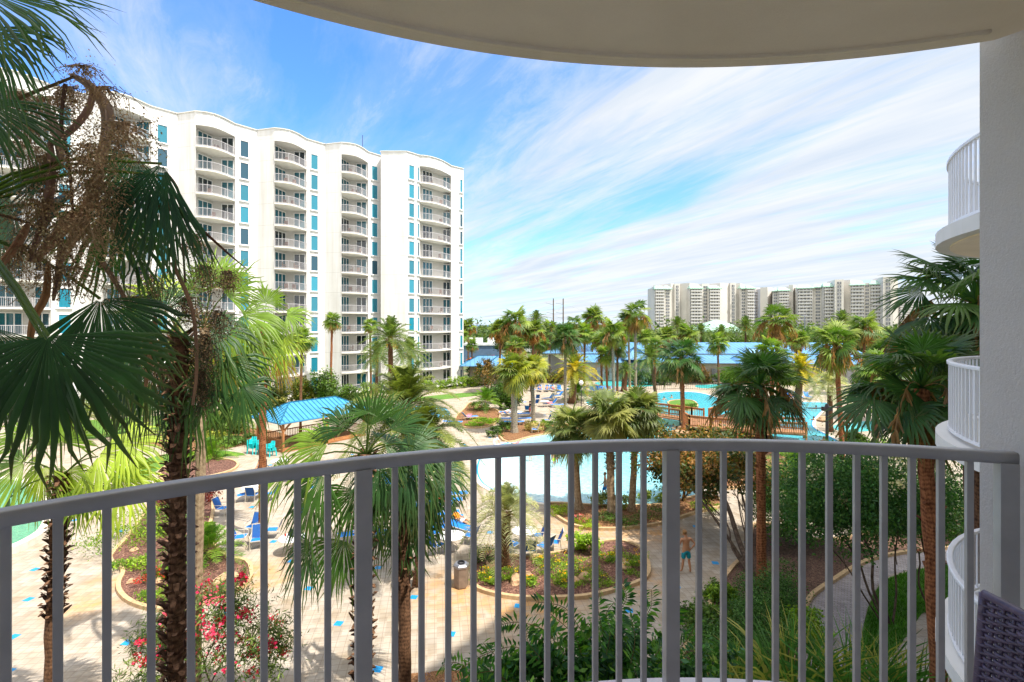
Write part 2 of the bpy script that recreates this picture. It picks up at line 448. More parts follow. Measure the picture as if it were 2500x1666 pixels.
    def cloud(s, c, rr, n, size, cols, clumps=40, shell=.55, csz=.28, up=.4, aspect=.45):
        """leaf-sized rhombi in clumps spread through an ellipsoid"""
        r = s.r; c = np.array(tuple(c), float); rr = np.array(rr, float)
        d = r.randn(clumps, 3); d /= np.linalg.norm(d, axis=1, keepdims=True)
        cc = c + d * rr * (shell + (1 - shell) * r.rand(clumps, 1)) * (.8 + .35 * r.rand(clumps, 1))
        k = r.randint(0, clumps, n)
        p = cc[k] + r.randn(n, 3) * rr * csz * .6
        nrmv = d[k] * .6 + r.randn(n, 3) * .7 + np.array([0, 0, up]); nrmv /= np.linalg.norm(nrmv, axis=1, keepdims=True)
        a = np.cross(nrmv, r.randn(n, 3)); a /= (np.linalg.norm(a, axis=1, keepdims=True) + 1e-6); b = np.cross(nrmv, a)
        L_ = size * (.6 + r.rand(n) * .8)[:, None]
        V = np.stack([p - a * L_ * .5, p + b * L_ * aspect * .5 - nrmv * L_ * .06, p + a * L_ * .5, p - b * L_ * aspect * .5 - nrmv * L_ * .06], 1)
        cols = np.array(cols, float); ci = r.randint(0, len(cols), clumps)
        base = cols[ci][k] * (1 + r.randn(clumps, 1) * .12)[k]
        mixm = r.rand(n) < .25; base[mixm] = cols[r.randint(0, len(cols), mixm.sum())]
        base = base * (1 + r.randn(n, 1) * .18)
        s.addq(V.reshape(-1, 3), np.arange(n * 4).reshape(n, 4), np.clip(np.repeat(base, 4, 0), .003, 1))
    def blades(s, c, spread, n, h, w, col, lean=.6, col2=None):
        r = s.r; c = np.array(tuple(c), float)
        for i in range(n):
            a = r.rand() * 6.283; rr = spread * math.sqrt(r.rand()); b = c + np.array([math.cos(a) * rr, math.sin(a) * rr, 0])
            hh = h * (.55 + .5 * r.rand()); ln = lean * (.3 + r.rand()); a2 = a + r.randn() * .8
            t = np.linspace(0, 1, 6)[:, None]
            p = b + np.array([math.cos(a2), math.sin(a2), 0]) * ln * hh * t ** 2 + np.array([0, 0, 1]) * hh * (t - .32 * ln * t ** 3)
            cl = np.array(col) * (1 + r.randn() * .2)
            if col2 is not None and r.rand() < .3: cl = np.array(col2)
            s.strand(p, w * np.array([.8, 1, 1, .8, .5, .08]), np.clip(cl, 0, 1), cross=False)

GREEN = (.045, .115, .02); GREEN_L = (.115, .205, .03); GREEN_D = (.018, .058, .02); TAN = (.30, .20, .11); BROWN = (.17, .095, .05)
def fan_crown(seed, R=1.0, Lp=1.1, n=34, nseg=26, cols=(GREEN, GREEN_L), dead=8, flowers=0, lo=-50, hi=82, droop=.55, deadcol=TAN, span=250):
    v = Veg(seed); r = v.r
    for i in range(n):
        el = rad(lo + (hi - lo) * ((i + .5) / n) ** .85); az = i * 2.39996 + r.randn() * .3; el += r.randn() * .12
        d = np.array([math.cos(az) * math.cos(el), math.sin(az) * math.cos(el), math.sin(el)])
        lp = Lp * (.7 + .5 * r.rand()); hub = d * lp; hub[2] -= .22 * lp * math.cos(el) ** 2
        a2 = el - rad(22) - rad(18) * r.rand()
        ax = np.array([math.cos(az) * math.cos(a2), math.sin(az) * math.cos(a2), math.sin(a2)])
        nn = np.array([-math.cos(az) * math.sin(a2), -math.sin(az) * math.sin(a2), math.cos(a2)]) + r.randn(3) * .38
        c = np.array(cols[r.randint(len(cols))]) * (.8 + .4 * r.rand())
        if el < rad(-20): c = c * np.array([1.1, .95, .8])
        v.petiole((0, 0, 0), hub, .12 * lp, .05, c * 1.3)
        v.fan(hub, ax, nn, R * (.85 + .25 * r.rand()), nseg, rad(span) * (.8 + .25 * r.rand()), droop * (.45 + .7 * r.rand()) * (1 - .5 * max(0, math.sin(el))), c)
    for i in range(dead):
        az = r.rand() * 6.283; el = rad(-62 - 20 * r.rand())
        d = np.array([math.cos(az) * math.cos(el), math.sin(az) * math.cos(el), math.sin(el)])
        hub = d * Lp * (.6 + .4 * r.rand()); nn = np.array([math.cos(az), math.sin(az), .3])
        c = np.array(deadcol) * (.7 + .5 * r.rand())
        v.petiole((0, 0, 0), hub, 0, .04, c)
        v.fan(hub, d + np.array([0, 0, -.5]), nn, R * .85, max(12, nseg // 2), rad(150), .4, c, cup=.6, jitter=.2, width=.7)
    for i in range(flowers):
        az = r.rand() * 6.283; l = Lp * (1.3 + .5 * r.rand())
        t = np.linspace(0, 1, 8)
        px = np.cos(az) * l * t; py = np.sin(az) * l * t; pz = .6 * l * t - 1.25 * l * t ** 2.4
        pts = np.stack([px, py, pz], 1); v.strand(pts, .03, np.array(TAN) * .8)
        for k in range(26):
            tt = .45 + .55 * r.rand(); q = np.array([np.interp(tt, t, pts[:, j]) for j in range(3)])
            e = q + np.array([r.randn() * .12, r.randn() * .12, -.25 - .35 * r.rand()])
            v.strand([q, (q + e) / 2 + r.randn(3) * .03, e], [.035, .06, .03], np.array(deadcol) * (.8 + .5 * r.rand()))
    return v
def date_crown(seed, Ln=2.6, n=46, nleaf=34, cols=((.10, .16, .05), (.07, .13, .035)), lo=-38, hi=85, arch=.5, ll=.42, lw=.035, fruit=0, under=0, vee=.5):
    v = Veg(seed); r = v.r
    for i in range(n):
        el = rad(lo + (hi - lo) * ((i + .5) / n) ** .9); az = i * 2.39996 + r.randn() * .12
        d = np.array([math.cos(az) * math.cos(el), math.sin(az) * math.cos(el), math.sin(el)])
        c = np.array(cols[r.randint(len(cols))]) * (.8 + .4 * r.rand())
        v.feather(d * .12, d, Ln * (.85 + .25 * r.rand()), arch * (.5 + .5 * math.cos(el)) + .1 * r.rand(), nleaf, ll, lw, c, vee=vee)
    for i in range(fruit):
        az = r.rand() * 6.283
        v.cloud((math.cos(az) * .55, math.sin(az) * .55, -.25 - .3 * r.rand()), (.16, .16, .3), 90, .09, [(.75, .25, .02), (.8, .35, .03)], 8, .3)
    if under:
        v.cloud((0, 0, -.55), (.42, .42, .75), under, .22, [(.10, .17, .02), (.06, .12, .02), (.16, .16, .03)], 30)
    return v
# ------------------------------------------------------------------ camera, sun, sky
cam = bpy.data.cameras.new('camera'); cam.sensor_width = 36; cam.lens = F * 36 / 2500; cam.shift_y = -(833 - HY) / 2500
cam.clip_start = .05; cam.clip_end = 30000
co = bpy.data.objects.new('camera', cam); C.objects.link(co); co.location = (0, 0, H); co.rotation_euler = (rad(90), 0, 0)
scene.camera = co
SUN_EL = rad(61); sun_dir = Vector((.85 * math.cos(SUN_EL), -.53 * math.cos(SUN_EL), math.sin(SUN_EL))).normalized()
sl = bpy.data.lights.new('sun', 'SUN'); sl.energy = 2.85; sl.angle = rad(.53); sl.color = (1, .945, .85)
so = bpy.data.objects.new('sun', sl); C.objects.link(so); so.rotation_euler = sun_dir.to_track_quat('Z', 'Y').to_euler()
w = bpy.data.worlds.new('World'); scene.world = w; w.use_nodes = True
nt = w.node_tree; bg = nt.nodes['Background']; bg.inputs[1].default_value = .15
sky = N(nt, 'ShaderNodeTexSky', sky_type='NISHITA'); sky.sun_disc = False
sky.sun_elevation = SUN_EL; sky.sun_rotation = math.atan2(.85, -.53); sky.altitude = 0; sky.air_density = 1.0; sky.dust_density = .25; sky.ozone_density = 2.5
tc = N(nt, 'ShaderNodeTexCoord'); sp = N(nt, 'ShaderNodeSeparateXYZ'); L(nt, tc.outputs['Generated'], sp.inputs[0])
zz = math_(nt, 'MAXIMUM', math_(nt, 'ADD', sp.outputs[2], .06), .02)
cx = math_(nt, 'DIVIDE', sp.outputs[0], zz); cy = math_(nt, 'DIVIDE', sp.outputs[1], zz)
cv = N(nt, 'ShaderNodeCombineXYZ'); L(nt, cx, cv.inputs[0]); L(nt, cy, cv.inputs[1])
mp = N(nt, 'ShaderNodeMapping'); rotm = N(nt, 'ShaderNodeMapping'); rotm.inputs['Rotation'].default_value = (0, 0, rad(-118)); L(nt, cv.outputs[0], rotm.inputs[0])
mp.inputs['Scale'].default_value = (.24, 1.15, 1); mp.inputs['Location'].default_value = (3.1, 1.7, 0)
L(nt, rotm.outputs[0], mp.inputs[0])
# vector after rotation: stretched streaks of cirrus drifting towards the left horizon
n0 = N(nt, 'ShaderNodeTexNoise'); n0.inputs['Scale'].default_value = .9; n0.inputs['Detail'].default_value = 3; L(nt, mp.outputs[0], n0.inputs['Vector'])
wv = N(nt, 'ShaderNodeVectorMath', operation='MULTIPLY_ADD'); L(nt, n0.outputs['Color'], wv.inputs[0]); wv.inputs[1].default_value = (.9, .9, 0); L(nt, mp.outputs[0], wv.inputs[2])
n1 = noise(nt, wv.outputs[0], 1.15, 12, .68)
mp2 = N(nt, 'ShaderNodeMapping'); mp2.inputs['Scale'].default_value = (.5, .5, 1); mp2.inputs['Location'].default_value = (7.3, 2.2, 0); L(nt, cv.outputs[0], mp2.inputs[0])
n2 = noise(nt, mp2.outputs[0], .9, 5, .5)
el = math_(nt, 'MAXIMUM', sp.outputs[2], 0.0)
# more cloud low down and to the right, clear blue upper left
right = math_(nt, 'MULTIPLY', math_(nt, 'MINIMUM', math_(nt, 'MAXIMUM', math_(nt, 'ADD', sp.outputs[0], .35), 0.0), .75), .30)
low = math_(nt, 'MULTIPLY', math_(nt, 'MAXIMUM', math_(nt, 'SUBTRACT', .45, el), 0.0), .24)
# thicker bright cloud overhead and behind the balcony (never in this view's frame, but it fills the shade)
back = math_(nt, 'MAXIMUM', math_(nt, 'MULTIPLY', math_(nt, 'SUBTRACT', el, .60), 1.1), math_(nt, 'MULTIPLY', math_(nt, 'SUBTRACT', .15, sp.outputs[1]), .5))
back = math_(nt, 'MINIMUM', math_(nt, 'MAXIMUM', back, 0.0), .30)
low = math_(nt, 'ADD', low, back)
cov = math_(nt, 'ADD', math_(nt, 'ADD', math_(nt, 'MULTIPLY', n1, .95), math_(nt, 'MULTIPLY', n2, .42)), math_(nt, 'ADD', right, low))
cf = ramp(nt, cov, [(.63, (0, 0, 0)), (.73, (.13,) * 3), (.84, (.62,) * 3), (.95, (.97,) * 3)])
mp3 = N(nt, 'ShaderNodeMapping'); mp3.inputs['Scale'].default_value = (.5, 2.6, 1); L(nt, rotm.outputs[0], mp3.inputs[0])
shade = ramp(nt, noise(nt, mp3.outputs[0], 1.0, 6, .6), [(.3, (1.80, 2.05, 2.36)), (.6, (2.42, 2.48, 2.54))])
skyc = mixc(nt, 1.0, sky.outputs[0], (.37, .61, .92), 'MULTIPLY')
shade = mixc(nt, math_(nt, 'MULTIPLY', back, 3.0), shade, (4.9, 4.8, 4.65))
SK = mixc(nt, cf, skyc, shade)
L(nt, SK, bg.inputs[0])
vs_ = scene.view_settings; vs_.view_transform = 'Standard'; vs_.look = 'None'; vs_.exposure = 1.4; vs_.gamma = 1
scene.cycles.max_bounces = 7; scene.cycles.diffuse_bounces = 5; scene.cycles.transparent_max_bounces = 8
scene.cycles.transmission_bounces = 3; scene.cycles.glossy_bounces = 2; scene.cycles.caustics_reflective = False
scene.cycles.use_denoising = True

# ------------------------------------------------------------------ ground and setting
AZ = rad(-8.5)
def m_ground():
    m, nt, b, o = mat('scrub_ground')
    v = objc(nt, world=True)
    c = ramp(nt, noise(nt, v, .12, 8, .65), [(.3, (.05, .085, .02)), (.5, (.10, .13, .04)), (.62, (.25, .20, .11)), (.75, (.12, .10, .05))])
    L(nt, c, b.inputs['Base Color']); b.inputs['Roughness'].default_value = .95
    return m
def m_deck():
    m, nt, b, o = mat('paver_deck')
    v = objc(nt, (1, 1, 1), (0, 0, AZ), world=True)
    s = N(nt, 'ShaderNodeSeparateXYZ'); L(nt, v, s.inputs[0])
    T = .293
    fx = math_(nt, 'FRACT', math_(nt, 'DIVIDE', math_(nt, 'ADD', s.outputs[0], 100), T))
    ro = math_(nt, 'MULTIPLY', math_(nt, 'FLOOR', math_(nt, 'DIVIDE', math_(nt, 'ADD', s.outputs[0], 100), T)), .5)
    fy = math_(nt, 'FRACT', math_(nt, 'ADD', math_(nt, 'DIVIDE', math_(nt, 'ADD', s.outputs[1], 100), T), 0.0))
    g = math_(nt, 'MAXIMUM', math_(nt, 'LESS_THAN', fx, .05), math_(nt, 'LESS_THAN', fy, .06))
    cell = N(nt, 'ShaderNodeCombineXYZ')
    L(nt, math_(nt, 'FLOOR', math_(nt, 'DIVIDE', s.outputs[0], T)), cell.inputs[0]); L(nt, math_(nt, 'FLOOR', math_(nt, 'DIVIDE', s.outputs[1], T)), cell.inputs[1])
    wn = N(nt, 'ShaderNodeTexWhiteNoise'); L(nt, cell.outputs[0], wn.inputs['Vector'])
    t = ramp(nt, wn.outputs['Value'], [(0, (.335, .285, .23)), (.5, (.39, .335, .275)), (1, (.435, .38, .315))])
    pos = N(nt, 'ShaderNodeNewGeometry').outputs['Position']
    n = noise(nt, pos, .9, 8, .65)
    dirt = ramp(nt, n, [(.32, (.84, .77, .66)), (.55, (1, 1, 1))])
    t = mixc(nt, 1.0, t, dirt, 'MULTIPLY')
    st = None
    for (px, py, rr) in ((620, 1400, 1.5), (655, 1415, 1.0), (300, 1420, 1.4), (1130, 1450, 2.2), (1450, 1290, 3.0), (1290, 1475, 2.4), (200, 1480, 1.2), (1600, 1300, 1.8), (1560, 1420, 1.2)):
        g0 = G(px, py); d = N(nt, 'ShaderNodeVectorMath', operation='DISTANCE'); L(nt, pos, d.inputs[0]); d.inputs[1].default_value = g0
        k = math_(nt, 'SUBTRACT', 1.0, math_(nt, 'DIVIDE', d.outputs['Value'], rr * 1.3))
        k = math_(nt, 'MAXIMUM', k, 0.0)
        st = k if st is None else math_(nt, 'MAXIMUM', st, k)
    st = math_(nt, 'MULTIPLY', math_(nt, 'MULTIPLY', st, ramp(nt, noise(nt, pos, 1.7, 7, .7), [(.35, (0, 0, 0)), (.65, (1, 1, 1))])), 1.25)
    t = mixc(nt, math_(nt, 'MINIMUM', st, .8), t, (.52, .27, .09))
    t = mixc(nt, math_(nt, 'MULTIPLY', g, .72), t, (.20, .15, .115))
    L(nt, t, b.inputs['Base Color']); b.inputs['Roughness'].default_value = .85; b.inputs['Specular IOR Level'].default_value = .2
    bump(nt, b, math_(nt, 'SUBTRACT', 1.0, g), .35, .01)
    return m
def m_mulch(name, cols, sc=22):
    m, nt, b, o = mat(name)
    v = objc(nt, (1, 1, 1), world=True)
    vo = N(nt, 'ShaderNodeTexVoronoi'); vo.inputs['Scale'].default_value = sc; vo.inputs['Randomness'].default_value = 1
    wv = N(nt, 'ShaderNodeVectorMath', operation='MULTIPLY_ADD'); L(nt, noise(nt, v, 9, 4, .6, 'Color'), wv.inputs[0]); wv.inputs[1].default_value = (.25, .25, .1); L(nt, v, wv.inputs[2])
    L(nt, wv.outputs[0], vo.inputs['Vector'])
    s = N(nt, 'ShaderNodeSeparateXYZ'); L(nt, vo.outputs['Color'], s.inputs[0])
    c = ramp(nt, s.outputs[0], [(0, cols[0]), (.5, cols[1]), (.85, cols[2]), (1, cols[3])])
    big = ramp(nt, noise(nt, v, .8, 5), [(.3, (.75, .75, .75)), (.7, (1.15, 1.1, 1.05))])
    L(nt, mixc(nt, 1.0, c, big, 'MULTIPLY'), b.inputs['Base Color']); b.inputs['Roughness'].default_value = .95
    bump(nt, b, s.outputs[1], 1.0, .05)
    return m
def m_grass():
    m, nt, b, o = mat('lawn')
    v = objc(nt, world=True)
    c = ramp(nt, noise(nt, v, 30, 6, .7), [(.3, (.035, .11, .01)), (.5, (.08, .21, .02)), (.7, (.17, .30, .04))])
    big = ramp(nt, noise(nt, v, .7, 5), [(.35, (.8, .85, .8)), (.7, (1.3, 1.05, .9))])
    L(nt, mixc(nt, 1.0, c, big, 'MULTIPLY'), b.inputs['Base Color']); b.inputs['Roughness'].default_value = .9
    bump(nt, b, noise(nt, v, 60, 4, .8), .9, .04)
    return m
def m_water(name, stops, axis, green=False):
    m, nt, b, o = mat(name)
    pos = N(nt, 'ShaderNodeNewGeometry').outputs['Position']
    s = N(nt, 'ShaderNodeSeparateXYZ'); L(nt, pos, s.inputs[0])
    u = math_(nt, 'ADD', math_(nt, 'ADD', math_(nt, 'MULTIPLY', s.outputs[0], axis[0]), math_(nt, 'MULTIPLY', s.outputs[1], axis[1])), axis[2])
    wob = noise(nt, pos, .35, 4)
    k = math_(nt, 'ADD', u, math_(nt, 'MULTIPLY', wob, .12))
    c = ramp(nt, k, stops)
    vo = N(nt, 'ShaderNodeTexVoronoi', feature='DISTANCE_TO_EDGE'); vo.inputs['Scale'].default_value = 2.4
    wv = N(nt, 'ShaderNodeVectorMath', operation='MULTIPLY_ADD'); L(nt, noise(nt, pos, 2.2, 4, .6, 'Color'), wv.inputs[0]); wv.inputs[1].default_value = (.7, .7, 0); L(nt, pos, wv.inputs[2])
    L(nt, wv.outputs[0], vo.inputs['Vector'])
    ca = ramp(nt, vo.outputs['Distance'], [(0, (1.35, 1.28, 1.2)), (.06, (1.0, 1.0, 1.0)), (.4, (.78, .90, .95))])  # bright caustic net and dimmer cells painted into the water's base colour
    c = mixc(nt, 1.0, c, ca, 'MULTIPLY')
    L(nt, c, b.inputs['Base Color']); b.inputs['Roughness'].default_value = .08; b.inputs['Specular IOR Level'].default_value = .5
    bump(nt, b, noise(nt, pos, 3.5, 6, .65), .7, .08)
    return m
def m_brick(name, a, b_):
    m, nt, b, o = mat(name)
    br = N(nt, 'ShaderNodeTexBrick'); br.inputs['Color1'].default_value = (*a, 1); br.inputs['Color2'].default_value = (*b_, 1)
    br.inputs['Mortar'].default_value = (.22, .17, .12, 1); br.inputs['Scale'].default_value = 1; br.inputs['Brick Width'].default_value = .2; br.inputs['Row Height'].default_value = .1; br.inputs['Mortar Size'].default_value = .008
    L(nt, objc(nt, (1, 1, 1), (0, 0, .6), world=True), br.inputs['Vector'])
    t = mixc(nt, 1.0, br.outputs[0], ramp(nt, noise(nt, objc(nt, world=True), 1.4, 6), [(.3, (.75, .74, .74)), (.7, (1.1, 1.1, 1.1))]), 'MULTIPLY')
    L(nt, t, b.inputs['Base Color']); b.inputs['Roughness'].default_value = .9
    bump(nt, b, br.outputs['Fac'], -.4, .01)
    return m
M['deck'] = m_deck(); M['lawn'] = m_grass()
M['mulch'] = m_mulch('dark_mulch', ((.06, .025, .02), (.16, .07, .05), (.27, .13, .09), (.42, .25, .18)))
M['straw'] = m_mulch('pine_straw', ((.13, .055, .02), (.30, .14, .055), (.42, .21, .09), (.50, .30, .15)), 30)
M['mulch_dark'] = m_mulch('shaded_mulch', ((.06, .03, .022), (.13, .07, .05), (.20, .11, .07), (.28, .18, .12)), 26)  # darkened mulch copy, the shade on that bed is put into its colour
M['curb'] = simple('curb_brick', (.52, .36, .20), .85, .2, nscale=7, amt=.22, world=True)
M['path'] = m_brick('herringbone_path', (.30, .27, .29), (.42, .38, .38))
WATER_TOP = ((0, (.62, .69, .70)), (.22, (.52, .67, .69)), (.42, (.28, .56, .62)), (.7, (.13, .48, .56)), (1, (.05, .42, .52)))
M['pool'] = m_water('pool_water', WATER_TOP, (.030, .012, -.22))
M['pool2'] = m_water('pool_water_far', ((0, (.06, .52, .52)), (1, (.08, .58, .60))), (0, 0, .5))
M['pond'] = m_water('green_water', ((0, (.07, .27, .15)), (1, (.10, .32, .20))), (0, 0, .5))
M['splash'] = simple('splash_pad_blue', (.05, .33, .62), .35, .4, nscale=2, amt=.15, world=True)
M['coping'] = simple('pool_coping', (.66, .60, .52), .8, .2, nscale=5, amt=.12, world=True)
M['tile_blue'] = simple('blue_paver', (.01, .27, .60), .45, .4, nscale=9, amt=.2, world=True)
M['sea'] = simple('sea_water', (.03, .10, .18), .25, .4, nscale=.01, amt=.2, world=True)
M['wall_tan'] = simple('tan_wall', (.42, .36, .28), .85, .2, nscale=2, amt=.12)
M['wall_light'] = simple('light_wall', (.55, .58, .60), .8, .2, nscale=1, amt=.08)
M['wall_blue'] = simple('blue_grey_wall', (.10, .16, .26), .8, .2, nscale=1, amt=.1)
M['asphalt'] = simple('asphalt', (.16, .155, .15), .9, .2, nscale=1, amt=.15, world=True)

def rect(x0, x1, y0, y1): return [(x0, y0), (x1, y0), (x1, y1), (x0, y1)]
sheet('ground', rect(-2500, 2500, -60, 1500), -.30, m_ground())
sheet('sea', rect(-16000, 16000, 1500, 26000), -.6, M['sea'])
# paved pool deck, with loose blue pavers set in it
mb = MB()
deck_poly = [(-70, 8), (-70, 66), (-44, 62), (-30, 72), (-20, 78), (-8, 84), (4, 100), (66, 100), (66, 46), (40, 22), (18, 8)]
tri = tessellate_polygon([[Vector((a, b, 0)) for a, b in deck_poly]])
mb.add([(a, b, 0) for a, b in deck_poly], [tuple(t) for t in tri], 0)
BT = [(74, 1459), (46, 1549), (90, 1390), (313, 1573), (304, 1296), (50, 1278), (549, 1499), (612, 1237), (672, 1321), (712, 1372), (930, 1384), (1009, 1291), (1123, 1258),
      (1199, 1300), (820, 1522), (1005, 1456), (760, 1437), (911, 1632), (1105, 1547), (1261, 1475), (1530, 1494), (1692, 1285), (1746, 1378), (1818, 1325), (1968, 1262), (1657, 1432),
      (1988, 1158), (1327, 1014), (1345, 1005), (1303, 999), (1360, 1000), (946, 1251), (658, 1135), (1130, 1085), (1198, 1048), (1195, 1069), (565, 1110), (40, 1085), (25, 1640), (190, 1270), (330, 1210), (1605, 1218), (300, 1128), (860, 1110)]
ex = Vector((math.cos(AZ), math.sin(AZ), 0)); ey = Vector((-math.sin(AZ), math.cos(AZ), 0))
for px, py in BT:
    g = G(px, py); a = g.dot(ex); b_ = g.dot(ey)
    a = (math.floor((a + 100) / .293) + .0) * .293 - 100; b_ = (math.floor((b_ + 100) / .293)) * .293 - 100
    mb.add([ex * (a + i) + ey * (b_ + j) + Vector((0, 0, .004)) for i, j in ((.012, .012), (.293, .012), (.293, .293), (.012, .293))], [(0, 1, 2, 3)], 1)
o = mb.build('pool_deck', [M['deck'], M['tile_blue']])
for p in o.data.polygons:
    if p.normal.z < 0: p.flip()
o['kind'] = 'structure'

W = [(1241, 1081), (1290, 1069), (1353, 1058), (1409, 1053), (1507, 1051), (1570, 1046), (1612, 1034), (1618, 1022), (1590, 1010), (1540, 1000), (1450, 993), (1432, 985), (1438, 976), (1480, 971), (1580, 970),
     (1600, 962), (1640, 957), (1700, 959), (1740, 968), (1790, 984), (1870, 986), (1950, 983), (2022, 985), (2010, 1000), (1985, 1028), (1988, 1046), (2020, 1063), (2050, 1082), (2055, 1098), (2015, 1108), (1960, 1104), (1900, 1112), (1800, 1150), (1735, 1180),
     (1700, 1212), (1650, 1228), (1600, 1234), (1520, 1238), (1440, 1236), (1345, 1232), (1260, 1215), (1200, 1196), (1172, 1175), (1163, 1146), (1175, 1112), (1205, 1092)]
wp = ground_poly(W, 3)
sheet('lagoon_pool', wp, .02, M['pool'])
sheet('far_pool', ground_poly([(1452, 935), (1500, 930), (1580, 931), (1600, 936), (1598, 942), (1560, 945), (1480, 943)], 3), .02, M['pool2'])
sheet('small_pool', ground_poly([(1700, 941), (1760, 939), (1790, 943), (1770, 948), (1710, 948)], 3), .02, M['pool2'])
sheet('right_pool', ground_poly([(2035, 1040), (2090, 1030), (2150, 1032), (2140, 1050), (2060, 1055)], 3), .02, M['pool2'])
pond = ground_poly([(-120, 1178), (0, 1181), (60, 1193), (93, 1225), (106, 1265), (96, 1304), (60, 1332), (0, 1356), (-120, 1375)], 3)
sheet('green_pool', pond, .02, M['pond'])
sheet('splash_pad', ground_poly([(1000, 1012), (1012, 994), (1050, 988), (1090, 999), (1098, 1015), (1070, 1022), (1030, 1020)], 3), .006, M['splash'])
for nm, pl, hh in (('lagoon_coping', wp, .05), ('green_pool_coping', pond, .35)):
    tag(curb(nm, pl, M['coping'], 0, .3 if hh < .1 else .42, hh), kind='structure')
tag(curb('lagoon_tile_line', wp, M['tile_blue'], .0, .12, .032, outward=-1), kind='structure')
# planted beds
BEDS = {
 'mulch_bed': ([(274, 1364), (300, 1385), (306, 1403), (296, 1425), (298, 1447), (325, 1472), (383, 1489), (440, 1487), (486, 1477), (551, 1458), (598, 1425), (608, 1403), (597, 1376), (545, 1362), (505, 1310), (516, 1250), (505, 1205), (450, 1192), (385, 1200), (360, 1250), (320, 1310)], 'mulch', True),
 'round_mulch_bed': ([(395, 1165), (420, 1178), (500, 1167), (560, 1152), (578, 1137), (560, 1126), (500, 1122), (440, 1130), (400, 1146)], 'mulch', True),
 'flower_bed': ([(1161, 1400), (1164, 1434), (1209, 1452), (1284, 1462), (1391, 1461), (1445, 1455), (1504, 1440), (1563, 1420), (1580, 1394), (1569, 1353), (1550, 1336), (1510, 1326), (1471, 1329), (1386, 1350), (1311, 1364), (1246, 1364), (1190, 1350), (1166, 1362)], 'mulch', True),
 'palm_bed': ([(1345, 1233), (1348, 1251), (1386, 1278), (1418, 1289), (1458, 1293), (1504, 1293), (1552, 1289), (1619, 1278), (1659, 1265), (1700, 1252), (1760, 1236), (1740, 1215), (1700, 1216), (1617, 1236), (1520, 1240), (1440, 1238)], 'straw', True),
 'poolside_bed': ([(1241, 1081), (1290, 1069), (1353, 1058), (1409, 1053), (1425, 1045), (1360, 1036), (1300, 1038), (1260, 1030), (1225, 1043), (1220, 1062)], 'straw', True),
 'corner_bed': ([(1149, 985), (1175, 994), (1210, 1002), (1219, 1015), (1212, 1032), (1190, 1043), (1150, 1046), (1120, 1040), (1115, 1020), (1135, 1000)], 'straw', True),
 'peninsula_bed': ([(1440, 1046), (1507, 1049), (1570, 1044), (1606, 1033), (1612, 1022), (1585, 1013), (1540, 1003), (1470, 998), (1430, 1010), (1420, 1030)], 'straw', False),
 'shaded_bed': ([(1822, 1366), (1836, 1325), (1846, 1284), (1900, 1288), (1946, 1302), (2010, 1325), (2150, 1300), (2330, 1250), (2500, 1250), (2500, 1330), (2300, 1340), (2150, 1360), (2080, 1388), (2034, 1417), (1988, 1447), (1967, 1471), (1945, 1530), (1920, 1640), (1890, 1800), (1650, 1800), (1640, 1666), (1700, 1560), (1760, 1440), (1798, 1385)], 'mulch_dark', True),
 'planting_strip': ([(500, 1105), (610, 1085), (700, 1080), (700, 1062), (610, 1045), (500, 1048), (400, 1062), (330, 1075), (380, 1092)], 'straw', False),
 'magnolia_island': ([(1655, 1046), (1700, 1036), (1800, 1033), (1870, 1050), (1890, 1085), (1940, 1112), (1960, 1150), (1900, 1180), (1820, 1190), (1720, 1195), (1690, 1160), (1668, 1100)], 'straw', True),
 'pool_island': ([(1632, 984), (1660, 978), (1690, 980), (1702, 992), (1690, 1003), (1655, 1002)], 'lawn', True),
 'near_bed': ([(990, 1666), (1040, 1645), (1120, 1640), (1200, 1690), (1300, 1720), (1500, 1720), (1500, 1900), (950, 1900)], 'straw', False),
}
BP = {}
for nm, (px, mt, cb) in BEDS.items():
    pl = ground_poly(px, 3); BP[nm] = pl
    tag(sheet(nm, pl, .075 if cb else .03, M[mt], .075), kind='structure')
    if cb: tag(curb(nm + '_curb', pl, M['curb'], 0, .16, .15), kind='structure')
for nm, px in (('right_lawn', [(2118, 1490), (2150, 1425), (2210, 1398), (2330, 1378), (2480, 1380), (2480, 1470), (2330, 1475), (2250, 1500), (2180, 1600), (2100, 1600)]),
               ('left_lawn', [(280, 1165), (330, 1130), (400, 1110), (480, 1098), (560, 1102), (600, 1112), (480, 1120), (400, 1140), (330, 1180)]),
               ('hedge_lawn', [(900, 975), (1000, 972), (1100, 962), (1180, 958), (1180, 964), (1110, 973), (1040, 979), (940, 984)]),
               ('back_lawn', [(100, 1040), (300, 1020), (500, 1010), (700, 990), (900, 968), (900, 975), (700, 1010), (560, 1030), (330, 1060), (150, 1075)])):
    tag(sheet(nm, ground_poly(px, 2), .012, M['lawn']), kind='structure')
sheet('brick_path', ground_poly([(1967, 1473), (1990, 1449), (2036, 1419), (2082, 1390), (2150, 1364), (2300, 1345), (2500, 1335), (2500, 1376), (2330, 1374), (2210, 1394), (2150, 1420), (2116, 1490), (2098, 1600), (2080, 1800), (1900, 1800), (1925, 1640), (1947, 1532)], 2), .016, M['path'])
sheet('back_road', rect(-10, 40, 128, 140), .0, M['asphalt'])
